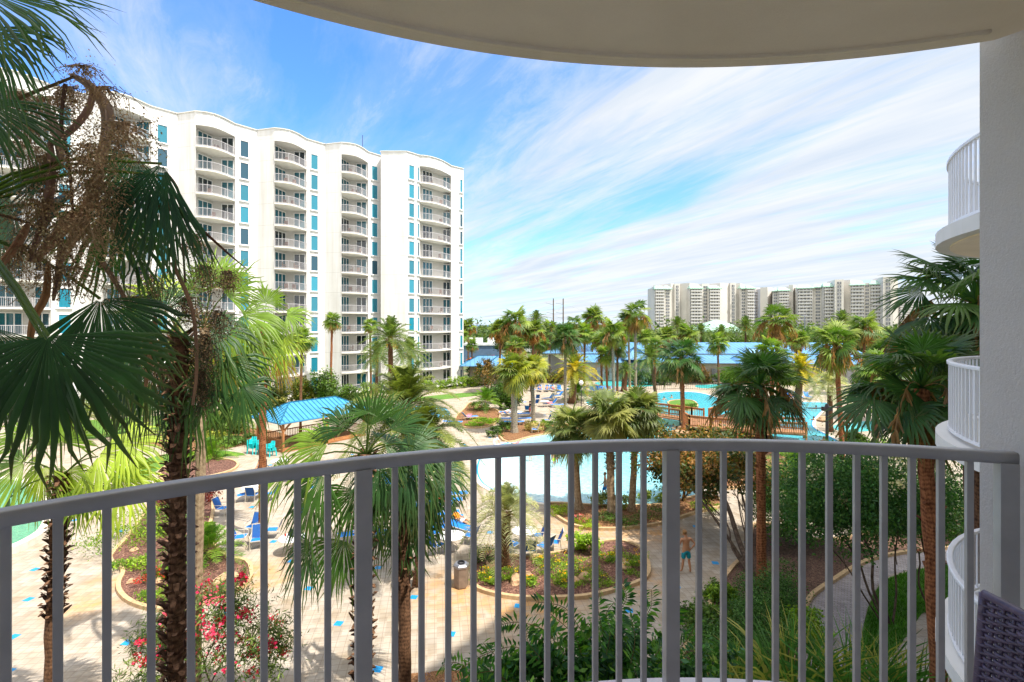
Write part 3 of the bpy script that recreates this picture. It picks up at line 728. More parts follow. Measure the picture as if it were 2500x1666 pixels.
# ------------------------------------------------------------------ the curved white apartment wing across the pool
BO = Vector((-37.2, 70, 0)); BU = Vector((.803, .596, 0)); BN = Vector((.596, -.803, 0)); PITCH = 9.4
def bp(k, s, b, z=0): return BO + BU * (k * PITCH + s) + BN * b + Vector((0, 0, z))
def lw(k, s, b): p = bp(k, s, b); return (p.x, p.y)
FL = 3.05; Z0 = .3; ROOF = 38.2; NF = 12
bay_arc = [(-5.85, 1.6), (-5.3, 1.85), (-4.6, 2.02), (-3.9, 2.02), (-3.2, 1.72), (-2.5, 1.22), (-1.8, .58), (-1.15, 0)]
bay_back = [(-5.56, .11), (-3.73, -1.52), (-2.6, -1.19), (-1.24, -.37)]
OPEN_TOP = Z0 + (NF - 1) * FL + 2.62
bld = thing('apartment_building', 'white curved high-rise apartment wing with stacked rounded balconies and teal windows', 'building')
wm = MB()
def vwall(m, a, b, z0, z1, mi=0): m.add([(a[0], a[1], z0), (b[0], b[1], z0), (b[0], b[1], z1), (a[0], a[1], z1)], [(0, 1, 2, 3)], mi)
def cap(m, poly, z, mi=0):
    m.add([(p[0], p[1], z) for p in poly], [tuple(t) for t in tessellate_polygon([[Vector((p[0], p[1], 0)) for p in poly]])], mi)
def bay_walls(v0, arc, bk, v1, mid=()):
    j0, j1 = arc[0], arc[-1]
    seq0 = [v0] + [j0] if v0 else []
    if v0: vwall(wm, v0, j0, 0, ROOF)
    q = [j1] + list(mid) + [v1]
    for a, b in zip(q[:-1], q[1:]): vwall(wm, a, b, 0, ROOF)
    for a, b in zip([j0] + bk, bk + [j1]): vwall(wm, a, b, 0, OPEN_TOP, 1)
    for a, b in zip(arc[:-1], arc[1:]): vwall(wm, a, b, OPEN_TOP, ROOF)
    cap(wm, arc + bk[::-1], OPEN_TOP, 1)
outline = []
for k in (-3, -2, -1, 0, 1, 2):
    arc = [lw(k, *q) for q in bay_arc]; bk = [lw(k, *q) for q in bay_back]
    bay_walls(lw(k, -7.65, -.7), arc, bk, lw(k, 1.75, -.7))
    outline += [lw(k, -7.65, -.7)] + arc
outline += [lw(2, 1.75, -.7)]
E_arc = [(-15.1, 82.2), (-14.4, 82.3), (-13.6, 82.7), (-12.7, 83.5), (-11.9, 84.6), (-11.2, 86.0), (-10.6, 87.6)]
E_back = [(-15.0, 83.7), (-12.9, 86.6), (-11.9, 87.9), (-11.1, 88.7)]
seq = [lw(2, 1.75, -.7), (-20.9, 80.3), (-16.8, 80.3), (-15.45, 81.8), (-15.1, 82.2)]
for a, b in zip(seq[:-1], seq[1:]): vwall(wm, a, b, 0, ROOF)
bay_walls(None, E_arc, E_back, (-8.6, 89.3), ())
outline += seq[1:-1] + E_arc + [(-8.6, 89.3), (-14, 104), (-34, 96), (-78, 64)]
for a, b in zip(outline[-4:], outline[-3:] + outline[:1]): vwall(wm, a, b, 0, ROOF)
cap(wm, outline, ROOF - .02)
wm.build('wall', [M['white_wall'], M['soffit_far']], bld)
# a thin coping along the parapet, a few roof masts and the red aircraft light
pc = MB()
for a, b in zip(outline[:-4], outline[1:-3]): pc.bar((a[0], a[1], ROOF + .03), (b[0], b[1], ROOF + .03), .3, .1)
pc.build('parapet_coping', M['slab'], bld)
for (px, py, d, hh, mt) in ((395, 222, 70, 1.7, 'white'), (1002, 345, 88, 1.0, 'white'), (885, 318, 84, 4.0, 'black')):
    g = P(px, py, d); r_ = MB(); r_.tube([(g.x, g.y, ROOF), (g.x, g.y, ROOF + hh)], .05, 5); mo = r_.build('roof_mast', M[mt], bld)
    if mt == 'white':
        q = MB(); q.lathe([(0, -.14), (.13, -.08), (.16, .02), (.1, .14), (0, .18)], 8, (g.x, g.y, ROOF + hh + .1)); q.build('red_light', M['red'], mo)

def railing_mesh(name, arc, o, hz=1.07, step=.15, bw=.019, rw=.055):
    m = MB(); P2 = [Vector((x - o[0], y - o[1], 0)) for x, y in arc]
    Ls = [0]
    for a, b in zip(P2[:-1], P2[1:]): Ls.append(Ls[-1] + (b - a).length)
    for a, b in zip(P2[:-1], P2[1:]):
        m.bar(a + Vector((0, 0, hz)), b + Vector((0, 0, hz)), rw, .05); m.bar(a + Vector((0, 0, .1)), b + Vector((0, 0, .1)), .04, .04)
    n = int(Ls[-1] / step)
    for i in range(n + 1):
        t = Ls[-1] * i / n; j = max(k for k in range(len(Ls)) if Ls[k] <= t + 1e-6); j = min(j, len(P2) - 2)
        p = P2[j].lerp(P2[j + 1], (t - Ls[j]) / (Ls[j + 1] - Ls[j]))
        wd = bw if i % 12 else .05
        m.box((p.x, p.y, hz / 2 + .03), (wd, wd, hz - .06))
    return m
def slab_mesh(arc, back, o, th=.2):
    m = MB(); poly = [(x - o[0], y - o[1]) for x, y in arc] + [(x - o[0], y - o[1]) for x, y in back[::-1]]
    m.prism(poly, -th, 0)
    return m
def offset(arc, d):
    out = []
    for i in range(len(arc)):
        a = Vector(arc[max(0, i - 1)]); b = Vector(arc[min(len(arc) - 1, i + 1)]); t = (b - a).normalized()
        out.append((arc[i][0] + t.y * d, arc[i][1] - t.x * d))
    return out
def door_mesh(a, b, o, panes, inset=.04, h=2.38):
    m = MB(); a = Vector((a[0] - o[0], a[1] - o[1], 0)); b = Vector((b[0] - o[0], b[1] - o[1], 0))
    t = (b - a).normalized(); nn = Vector((t.y, -t.x, 0)); l = (b - a).length
    c = (a + b) / 2 + nn * .03; rz = math.atan2(t.y, t.x)
    m.box(c + Vector((0, 0, h / 2 + .03)), (l, .05, h), rz=rz, mi=0)
    for i in range(panes + 1):
        p = a + t * (l * i / panes) + nn * .07
        m.box(p + Vector((0, 0, h / 2 + .05)), (.1, .06, h + .1), rz=rz, mi=1)
    for z in (.05, h + .1): m.box(c + nn * .04 + Vector((0, 0, z)), (l + .1, .06, .09), rz=rz, mi=1)
    return m
def window_pair(parent, c, t, w_, h, loc0, name='window'):
    t = Vector((t.x, t.y, 0))
    nn = Vector((t.y, -t.x, 0)); rz = math.atan2(t.y, t.x)
    m = MB(); 
    for s in (-1, 1): m.box(t * (s * (w_ / 2 + .03)) + nn * .05 + Vector((0, 0, h / 2)), (.09, .14, h + .12), rz=rz)
    for z in (-.03, h + .03): m.box(nn * .05 + Vector((0, 0, z)), (w_ + .0, .14, .08), rz=rz)
    m.box(nn * .09 + Vector((0, 0, -.13)), (w_ + .35, .22, .1), rz=rz)
    q = MB(); q.box(nn * .02 + Vector((0, 0, h / 2)), (w_, .05, h), rz=rz)
    f = m.build(name, M['frame_white'], parent); f.location = loc0
    g = q.build('pane', M['glass'], f)
    return f
def lean_copy(o, parent, loc):
    c = o.copy(); C.objects.link(c); c.parent = parent; c.location = loc
    for ch in o.children: lean_copy(ch, c, ch.location)
    return c
def make_balconies(arc, back, o, doors, levels, k_locs, parent, drop_doors=False):
    slab = slab_mesh(offset(arc, .12), back, o).build('balcony', M['slab'], parent)
    railing_mesh('railing', offset(arc, .03), o).build('railing', M['rail_far'], slab)
    for (a, b, n) in doors: door_mesh(a, b, o, n).build('sliding_door', [M['glass_dark'], M['frame_white']], slab)
    first = True
    for loc in k_locs:
        for i in levels:
            z = Z0 + i * FL
            if first: slab.location = (loc[0], loc[1], z); first = False; continue
            lean_copy(slab, parent, (loc[0], loc[1], z))
o0 = lw(0, 0, 0); a0 = [lw(0, *q) for q in bay_arc]; b0 = [lw(0, *q) for q in bay_back]
def seg(a, b, t0, t1): return (a[0] + (b[0] - a[0]) * t0, a[1] + (b[1] - a[1]) * t0), (a[0] + (b[0] - a[0]) * t1, a[1] + (b[1] - a[1]) * t1)
d1 = seg(b0[0], b0[1], .0, .98); d2 = seg(b0[2], b0[3], .02, 1.0)
make_balconies(a0, b0, o0, [(*d1, 3), (*d2, 2)], range(NF), [lw(k, 0, 0) for k in (-2, -1, 0, 1, 2)], bld)
oe = E_arc[0]; d1 = seg(E_back[0], E_back[1], .04, .66); d2 = seg(E_back[2], (-10.75, 88.3), -.15, .9)
make_balconies(E_arc, E_back, oe, [(*d1, 3), (*d2, 2)], range(NF), [oe], bld)
# windows
t0 = (Vector(lw(0, 1.75, -.7)) - Vector(lw(0, -1.15, 0))).normalized()
fw = None
for k in (-2, -1, 0, 1, 2):
    for i in range(NF):
        a, b = Vector(lw(k, -1.15, 0)), Vector(lw(k, 1.75, -.7)); c = a.lerp(b, .41); loc = (c.x, c.y, Z0 + i * FL + .12)
        if fw is None: fw = window_pair(bld, c, t0, 1.07, 2.2, loc)
        else: lean_copy(fw, bld, loc)
for (a, b, f_, w_, nm) in (((-16.8, 80.3), (-15.45, 81.8), .45, 1.0, 'window'), ((-15.45, 81.8), (-15.1, 82.2), .5, .3, 'slit_window'), ((-10.6, 87.6), (-8.6, 89.3), .8, .5, 'slit_window')):
    a = Vector(a); b = Vector(b); t = (b - a).normalized(); c = a.lerp(b, f_); f0 = None
    for i in range(NF):
        loc = (c.x, c.y, Z0 + i * FL + .12)
        if f0 is None: f0 = window_pair(bld, c, t, w_, 2.2, loc, nm)
        else: lean_copy(f0, bld, loc)

# ------------------------------------------------------------------ our own building: balcony, partition, ceiling, neighbours
Zf = 8.87; Zr = 10.07; Zc = 11.85
rail_px = [(-520, 1340), (-260, 1290), (0, 1242), (175, 1214), (350, 1188), (520, 1162), (700, 1138), (870, 1118), (1030, 1100), (1200, 1087), (1400, 1077), (1600, 1073), (1800, 1075), (1900, 1078), (2050, 1083), (2200, 1088), (2340, 1094), (2475, 1100)]
def rail_pt(px):
    xs = [a for a, _ in rail_px]; py = float(np.interp(px, xs, [b for _, b in rail_px])); g = P(px, py, F * (H - Zr) / (py - HY)); return Vector((g.x, g.y, 0))
# fit a smooth arc through the surveyed points
RP = [rail_pt(a) for a, _ in rail_px]
A_ = np.array([[2 * p.x, 2 * p.y, 1] for p in RP]); b_ = np.array([p.x ** 2 + p.y ** 2 for p in RP]); sol = np.linalg.lstsq(A_, b_, rcond=None)[0]
ACX, ACY = sol[0], sol[1]; AR = math.sqrt(sol[2] + ACX ** 2 + ACY ** 2)
print('rail arc', ACX, ACY, AR)
def arc_at(px, r=AR):
    """point of the balcony arc seen along image column px"""
    dx = (px - CX) / F; a = 1 + dx * dx; b = -2 * (dx * ACX + ACY); c = ACX ** 2 + ACY ** 2 - r * r
    y = (-b + math.sqrt(b * b - 4 * a * c)) / (2 * a); return Vector((dx * y, y, 0))
def arc_pts(r, px0=-700, px1=2480, n=70):
    p0 = arc_at(px0, r); p1 = arc_at(px1, r); c = Vector((ACX, ACY, 0))
    a0_ = math.atan2(p0.y - ACY, p0.x - ACX); a1_ = math.atan2(p1.y - ACY, p1.x - ACX)
    return [(ACX + r * math.cos(a0_ + (a1_ - a0_) * i / n), ACY + r * math.sin(a0_ + (a1_ - a0_) * i / n)) for i in range(n + 1)]
rl = thing('balcony_railing', 'grey painted curved balcony railing in the foreground with square balusters and a rounded top rail', 'railing')
prof = [(-.026, -.048), (.026, -.048), (.028, -.02), (.026, -.006), (.016, 0), (-.016, 0), (-.026, -.006), (-.028, -.02)]
def sweep(name, arc, prof, z, m, parent):
    mbx = MB(); n = len(prof); vs = []
    for i, p in enumerate(arc):
        a = Vector(arc[max(0, i - 1)]); b = Vector(arc[min(len(arc) - 1, i + 1)]); t = (b - a).normalized(); nn = Vector((t.y, -t.x))
        for u, v in prof: vs.append((p[0] + nn.x * u, p[1] + nn.y * u, z + v))
    fs = [(i * n + k, i * n + (k + 1) % n, (i + 1) * n + (k + 1) % n, (i + 1) * n + k) for i in range(len(arc) - 1) for k in range(n)]
    fs += [tuple(range(n)), tuple(range((len(arc) - 1) * n, len(arc) * n))]
    mbx.add(vs, fs); o = mbx.build(name, m, parent, smooth=True)
    o.data.polygons.foreach_set('use_smooth', [len(p.vertices) == 4 for p in o.data.polygons]); return o
sweep('top_rail', arc_pts(AR), prof, Zr, M['rail'], rl)
bal = [-195, -80, 14.5, 141.6, 261, 369, 466.5, 562.6, 644.5, 726, 800, 964, 1029, 1094, 1156, 1216, 1276, 1336, 1394, 1453, 1511, 1571, 1706, 1766, 1829, 1893, 1958, 2024, 2091, 2157, 2226, 2296, 2366]
bm0 = None
for px in bal + [887, 1638, 2457]:
    p = arc_at(px); ang = math.atan2(p.y - ACY, p.x - ACX) - math.pi / 2
    post = px in (887, 1638, 2457)
    if post or bm0 is None:
        m_ = MB(); wd = .062 if post else .024
        m_.box((0, 0, 0), (wd, wd if post else .026, Zr - .045 - Zf)); o = m_.build('post' if post else 'baluster', M['rail'], rl, bevel=.002)
        if not post: bm0 = o
    else: o = bm0.copy(); C.objects.link(o)
    o.location = (p.x, p.y, (Zr - .045 + Zf) / 2); o.rotation_euler = (0, 0, ang)
own = thing('balcony_building', 'near white stucco building whose shaded balcony we look out from', 'building')
fl = MB(); arc = arc_pts(AR + .14); fl.prism(arc + [(2.6, 1.3), (3.3, 0), (3.2, -1.6), (-4.5, -1.6)], Zf - .2, Zf); fl.build('balcony_floor', M['floor'], own)
arc = arc_pts(AR + .12, -900, 2425); cl = MB(); cl.prism(arc + [(2.75, 1.3), (3.5, 0), (3.2, -1.6), (-6, -1.6)], Zc, Zc + .2); cl.build('ceiling_slab', M['ceiling'], own)
sweep('drip_edge', arc_pts(AR + .02, -900, 2418), [(-.012, -.012), (.012, -.012), (.012, .02), (-.012, .02)], Zc + .0, M['ceiling'], own)
E0 = Vector((2.135, 2.30)); dv = Vector((.476, -.88)); nv = Vector((.88, .476))
pw = MB(); a = E0; b = E0 + dv * 3.9; pw.prism([a, a + nv * .3, b + nv * .3, b], 0, ROOF); pw.build('partition_wall', M['stucco'], own)
# the tower mass: it shades the lower right of the pool deck
tower = [(-30, -12), (-12, -3), (-5.2, -1.62), (2.2, -1.62), (4.1, -1.0), (12.3, .6), (15.6, 4.6), (18.4, 8.2), (21.5, 11), (25, 13.8), (27.7, 15.1), (30.5, 14.6), (34, 12.5), (60, 12), (80, 5), (60, -34), (-30, -34)]
tw = MB(); tw.prism(tower, 0, ROOF); tw.build('tower_wall', M['white_wall'], own)
# neighbouring rounded balconies
NC = (9.63, 5.45)
def circ(r, a0=-150, a1=60, n=40): 
    a0 = -205
    return [(NC[0] + r * math.cos(rad(180 + 45 - (180 + 45 - 30) * i / n)), NC[1] + r * math.sin(rad(180 + 45 - (180 + 45 - 30) * i / n))) for i in range(n + 1)]
def nb(zf, label_z):
    poly = circ(3.87) + [(15.4, 4.7), (12.4, .9), (6.2, .2)]
    s_ = MB(); s_.prism(poly, zf - .2, zf); s = s_.build('neighbour_balcony', M['slab'], own)
    g_ = MB(); g_.prism([((x - NC[0]) * .955 + NC[0], (y - NC[1]) * .955 + NC[1]) for x, y in circ(3.87)], zf - .222, zf - .201); g_.build('soffit_panel', M['ceiling'], s)
    arc = circ(3.70); Ls = 0
    r_ = MB()
    for q, z in ((prof, zf + 1.10), ([(-.02, -.02), (.02, -.02), (.02, .02), (-.02, .02)], zf + .08)):
        n = len(q); vs = []
        for i, p in enumerate(arc):
            t = Vector((p[0] - NC[0], p[1] - NC[1])).normalized()
            for u, v in q: vs.append((p[0] + t.x * u * 1.35, p[1] + t.y * u * 1.35, z + v))
        r_.add(vs, [(i * n + k, i * n + (k + 1) % n, (i + 1) * n + (k + 1) % n, (i + 1) * n + k) for i in range(len(arc) - 1) for k in range(n)])
    for i in range(104):
        an = rad(225 - 195 * i / 103); x = NC[0] + 3.7 * math.cos(an); y = NC[1] + 3.7 * math.sin(an)
        r_.box((x, y, zf + .57), (.03, .026, 1.0), rz=an + math.pi / 2)
    r_.build('neighbour_railing', M['rail_white'], s)
for z in (5.90, 8.95, 12.0, 2.85): nb(z, 0)
wv_ = MB()
vwall(wv_, (6.0, .2), (12.0, 1.2), 2, 16); wv_.prism([(8.9, 4.6), (11.5, 2.5), (11.9, 3.0), (9.3, 5.1)], 2.0, 15); wv_.build('side_wall', M['stucco'], own)

# ------------------------------------------------------------------ wicker chair, lower right
ch = thing('wicker_chair', 'dark purple-grey wicker armchair back at the lower right of our balcony', 'chair', (0, 0, 0))
tl = P(2402, 1450, 1.42); tr = P(2560, 1482, 1.20)
u_ = (tr - tl); u_.z = 0; wid = u_.length * 1.9; u_.normalize(); back = Vector((u_.y, -u_.x, 0)) * -1
n_ = Vector((-u_.y, u_.x, 0))     # faces the rail
if n_.y < 0: n_ = -n_
rows = 50; cols = 17; dz = .0112; wk = MB()
def cp(i, j, off=0):   # i column fraction 0..1, j height below the top
    x = i * wid; z = -j - (.0 * i); lean = -.16 * j
    inset = .05 * j * (1 - 2 * min(i, 1)) * 0
    flare = -.10 * j if i < .02 else 0
    return Vector((tl.x, tl.y, tl.z)) + u_ * (x - (.03 * j) * (1 - i)) + n_ * (off + .04 * j - .05 * math.sin(i * math.pi)) + Vector((0, 0, z))
for r_i in range(rows):
    j = .008 + r_i * dz; pts = []
    for c_i in range(cols * 2 + 1):
        ph = math.pi * (c_i / 2 + r_i); pts.append(cp(c_i / (cols * 2), j, .0095 * math.cos(math.pi * c_i / 2 + math.pi * r_i)))
    wk.tube(pts, .0056, 6)
wo = wk.build('woven_back', M['wicker'], ch, smooth=True)
wk = MB()
for c_i in range(cols + 1):
    pts = [cp(c_i / cols, j_) for j_ in np.linspace(0, rows * dz, 8)]; wk.tube(pts, .0055, 5)
wk.build('woven_canes', M['wicker'], ch, smooth=True)
wk = MB(); wk.tube([cp(i / 20, .0) for i in range(21)], .012, 8); wk.tube([cp(0, j_) for j_ in np.linspace(0, rows * dz, 12)], .011, 8); wk.tube([cp(1, j_) for j_ in np.linspace(0, rows * dz, 12)], .011, 8)
wk.build('back_frame', M['wicker'], ch, smooth=True)
bl = cp(0, rows * dz); br = cp(1, rows * dz); mid_ = (bl + br) / 2
st = MB(); st.box((mid_.x - n_.x * .27, mid_.y - n_.y * .27, Zf + .40), (wid, .55, .08), rz=math.atan2(u_.y, u_.x)); st.build('seat', M['wicker'], ch, bevel=.02)
for a in (-1, 1):
    for b in (0, 1):
        p = mid_ + u_ * (a * wid * .46) - n_ * (.03 + .5 * b); l_ = MB(); l_.tube([(p.x, p.y, Zf), (p.x, p.y, Zf + .4)], .018, 7); l_.build('leg', M['wicker'], ch)

# patio furniture seen on the tower balconies
def patio(x, y, z, rz, first=[None]):
    if first[0] is None:
        m = MB(); m.box((0, 0, .42), (.5, .5, .06)); m.box((0, -.26, .72), (.5, .06, .56))
        for sx in (-.22, .22):
            for sy in (-.22, .22): m.box((sx, sy, .2), (.05, .05, .4))
            m.box((sx * 1.15, 0, .64), (.05, .5, .05))
        o = m.build('patio_chair', M['patio']); first[0] = o
    else: o = first[0].copy(); C.objects.link(o)
    o.location = (x, y, z); o.rotation_euler = (0, 0, rz); tag(o, 'small patio chair behind a balcony rail of the white tower', 'chair', 'patio chairs on the tower balconies')
rr_ = random.Random(3)
for k in (-1, 0, 1, 2):
    for i in range(2, NF):
        if rr_.random() < .75:
            p = bp(k, -4.3 + rr_.random() * .6, .2, Z0 + i * FL); patio(p.x, p.y, p.z, rr_.random() * 6)
            if rr_.random() < .6: p = bp(k, -3.1 + rr_.random() * .5, .1, Z0 + i * FL); patio(p.x, p.y, p.z, rr_.random() * 6)
for i in range(1, NF):
    for (x, y) in ((-13.6, 84.4), (-12.2, 86.0)):
        if rr_.random() < .7: patio(x, y, Z0 + i * FL, rr_.random() * 6)
# ------------------------------------------------------------------ palms
PEND = []
PROTO = {}
def proto(key):
    if key in ('fan2', 'fan_b2', 'sabal2'):
        if key not in PROTO:
            if key == 'fan2': v = fan_crown(51, 1.15, .85, 22, 24, ((.06, .135, .02), (.12, .21, .03), (.17, .26, .05)), dead=4, flowers=5, hi=88, lo=-35, span=230); rc = 1.85
            elif key == 'fan_b2': v = fan_crown(52, 1.0, 1.1, 19, 22, ((.06, .13, .02), (.11, .19, .03), (.2, .26, .05)), dead=24, flowers=12, deadcol=(.32, .2, .09), lo=-25); rc = 2.0
            else: v = fan_crown(53, .95, .85, 40, 26, ((.10, .15, .05), (.17, .21, .07), (.23, .26, .10)), dead=8, droop=.5, lo=-45, deadcol=(.40, .30, .12)); rc = 1.75
            PROTO[key] = (v.mesh(key + '_crown', M['leaf']), rc)
        return PROTO[key]
    if key in PROTO: return PROTO[key]
    if key == 'fan': v = fan_crown(11, 1.05, 1.0, 26, 24, ((.05, .125, .02), (.10, .19, .03), (.15, .24, .04)), dead=7, flowers=3); reach = 1.9
    elif key == 'fan_b': v = fan_crown(12, 1.05, .95, 24, 22, ((.055, .125, .02), (.12, .20, .03), (.17, .25, .05)), dead=16, flowers=9, deadcol=(.30, .185, .085)); reach = 1.9
    elif key == 'fan_c': v = fan_crown(13, 1.0, .9, 26, 20, ((.07, .14, .02), (.13, .2, .03)), dead=26, flowers=14, deadcol=(.32, .18, .07), lo=-20); reach = 1.85
    elif key == 'fan_dark': v = fan_crown(14, 1.1, 1.1, 27, 32, ((.025, .08, .02), (.035, .10, .03), (.06, .13, .03)), dead=6, flowers=6, deadcol=(.22, .14, .07)); reach = 2.05
    elif key == 'sabal': v = fan_crown(15, .95, .85, 46, 26, ((.11, .16, .06), (.16, .21, .08), (.21, .25, .10), (.07, .12, .04)), dead=5, flowers=0, droop=.6, lo=-58, deadcol=(.40, .30, .12)); reach = 1.75
    elif key == 'sabal_y': v = fan_crown(16, .95, .85, 40, 24, ((.09, .15, .04), (.22, .26, .03), (.34, .36, .05), (.14, .2, .05)), dead=5, flowers=2, droop=.6, deadcol=(.42, .36, .06)); reach = 1.75
    elif key == 'date': v = date_crown(17, 2.6, 54, 34, fruit=5, lw=.05); reach = 2.5
    elif key == 'date_y': v = date_crown(18, 2.6, 50, 34, ((.22, .24, .03), (.36, .30, .03), (.15, .2, .03)), fruit=2, under=900, lw=.06); reach = 2.5
    elif key == 'pindo': v = date_crown(19, 1.75, 44, 40, ((.26, .30, .20), (.20, .25, .16), (.33, .36, .25)), arch=.75, ll=.34, lw=.022, lo=-30, vee=.7); reach = 1.45
    elif key == 'cycad': v = date_crown(20, 1.0, 34, 26, ((.06, .16, .02), (.12, .24, .03)), arch=.45, ll=.2, lw=.022, lo=-5); reach = .9
    elif key == 'queen': v = date_crown(21, 3.0, 42, 58, ((.12, .17, .04), (.17, .22, .06), (.07, .11, .03)), arch=.62, ll=.55, lw=.045, lo=-42, vee=.25); reach = 2.8
    PROTO[key] = (v.mesh(key + '_crown', M['leaf']), reach); return PROTO[key]
def trunk_mesh(h, r0, r1, lean, boots=0, seed=0, bulge=0):
    r = np.random.RandomState(seed); m = MB(); n = max(5, int(h / .5)); pts = []; rs = []
    for i in range(n + 1):
        t = i / n; pts.append((lean[0] * t ** 1.3 + r.randn() * .01, lean[1] * t ** 1.3 + r.randn() * .01, h * t))
        rs.append((r0 + (r1 - r0) * t) * (1 + r.randn() * .03) * (1 + .35 * max(0, .08 - t) / .08) * (1 + bulge * max(0, t - .75) * 4))
    m.tube(pts, rs, 9)
    nb_ = boots
    for i in range(nb_):
        t = 1 - .55 * (i / max(1, nb_)) ** 1.0 if boots < 200 else 1 - .98 * i / nb_
        az = i * 2.39996; z = h * t; x = lean[0] * t ** 1.3; y = lean[1] * t ** 1.3; rr = r0 + (r1 - r0) * t
        d = Vector((math.cos(az), math.sin(az), 0)); p = Vector((x, y, z)) + d * rr * .8
        q = p + d * (.06 + .07 * r.rand()) + Vector((0, 0, .10 + .05 * r.rand())); e_ = q + d * (.07 + .05 * r.rand()) + Vector((0, 0, .0 + .05 * r.randn()))
        w_ = Vector((-d.y, d.x, 0)) * .05
        m.add([p - w_ * 1.4, p + w_ * 1.4, q + w_, q - w_, e_ + w_ * .6, e_ - w_ * .6, q + w_ - Vector((0, 0, .05)), q - w_ - Vector((0, 0, .05))], [(0, 1, 2, 3), (3, 2, 4, 5), (0, 1, 6, 7), (7, 6, 4, 5)])
    return m
def palm(kind, hub, d, reach, label, base=None, tm='trunk_brown', r=.17, boots=0, rz=None, name='fan_palm', gz=0, group=None, sq=1.0):
    hp = P(hub[0], hub[1], d); b = P(base, 0, d) if base else hp
    t = thing(name, label, 'palm tree', (b.x, b.y, gz), 0, group)
    if kind in ('fan', 'fan_b', 'sabal') and int(hub[0]) % 2: kind += '2'
    me, rc = proto(kind)
    if r and base: b = b + Vector(((int(hub[0] * 7 + hub[1]) % 9 - 4) * .06 * (d > 60), 0, 0)); t.location.x = b.x
    if r:
        o = trunk_mesh(hp.z - gz, r * 1.12, r, (hp.x - b.x, 0), boots, int(hub[0])).build('trunk', M[tm], t, smooth=boots == 0)
    c = link('crown', me, None, t, (hp.x - b.x, 0, hp.z - gz), (0, 0, rz if rz is not None else hub[0] * .7), (reach / rc, reach / rc, reach / rc * sq)); return t
g_far = 'palms along the far side of the pools'
for a in [
 ('fan_b', (1240, 832), 96, 2.2, 'middle-height shaggy palm between the bushy cluster and the sabal pair', 1240),
 ('fan', (1428, 815), 88, 2.2, 'green fan palm between the lone tall palm and the tall dark one', 1428),
 ('fan_c', (1468, 835), 84, 2.2, 'ginger-skirted palm tight beside the orange-hearted palm', 1468),
 ('fan_b', (1600, 845), 88, 2.2, 'shaggy palm between the pale twin trunks and the footbridge palm', 1600),
 ('fan', (1752, 838), 88, 2.3, 'green palm overlapping the middle of the long blue roof', 1752),
 ('fan_c', (1945, 830), 90, 2.5, 'ginger palm over the roof right of the big dark palm', 1945),
 ('date', (1860, 825), 112, 3.0, 'feather palm above the roof ridge behind the big dark palm', 1860),
 ('date', (1540, 838), 108, 2.6, 'feather palm above the roof ridge behind the pale twin trunks', 1540)]:
    PEND.append(a)
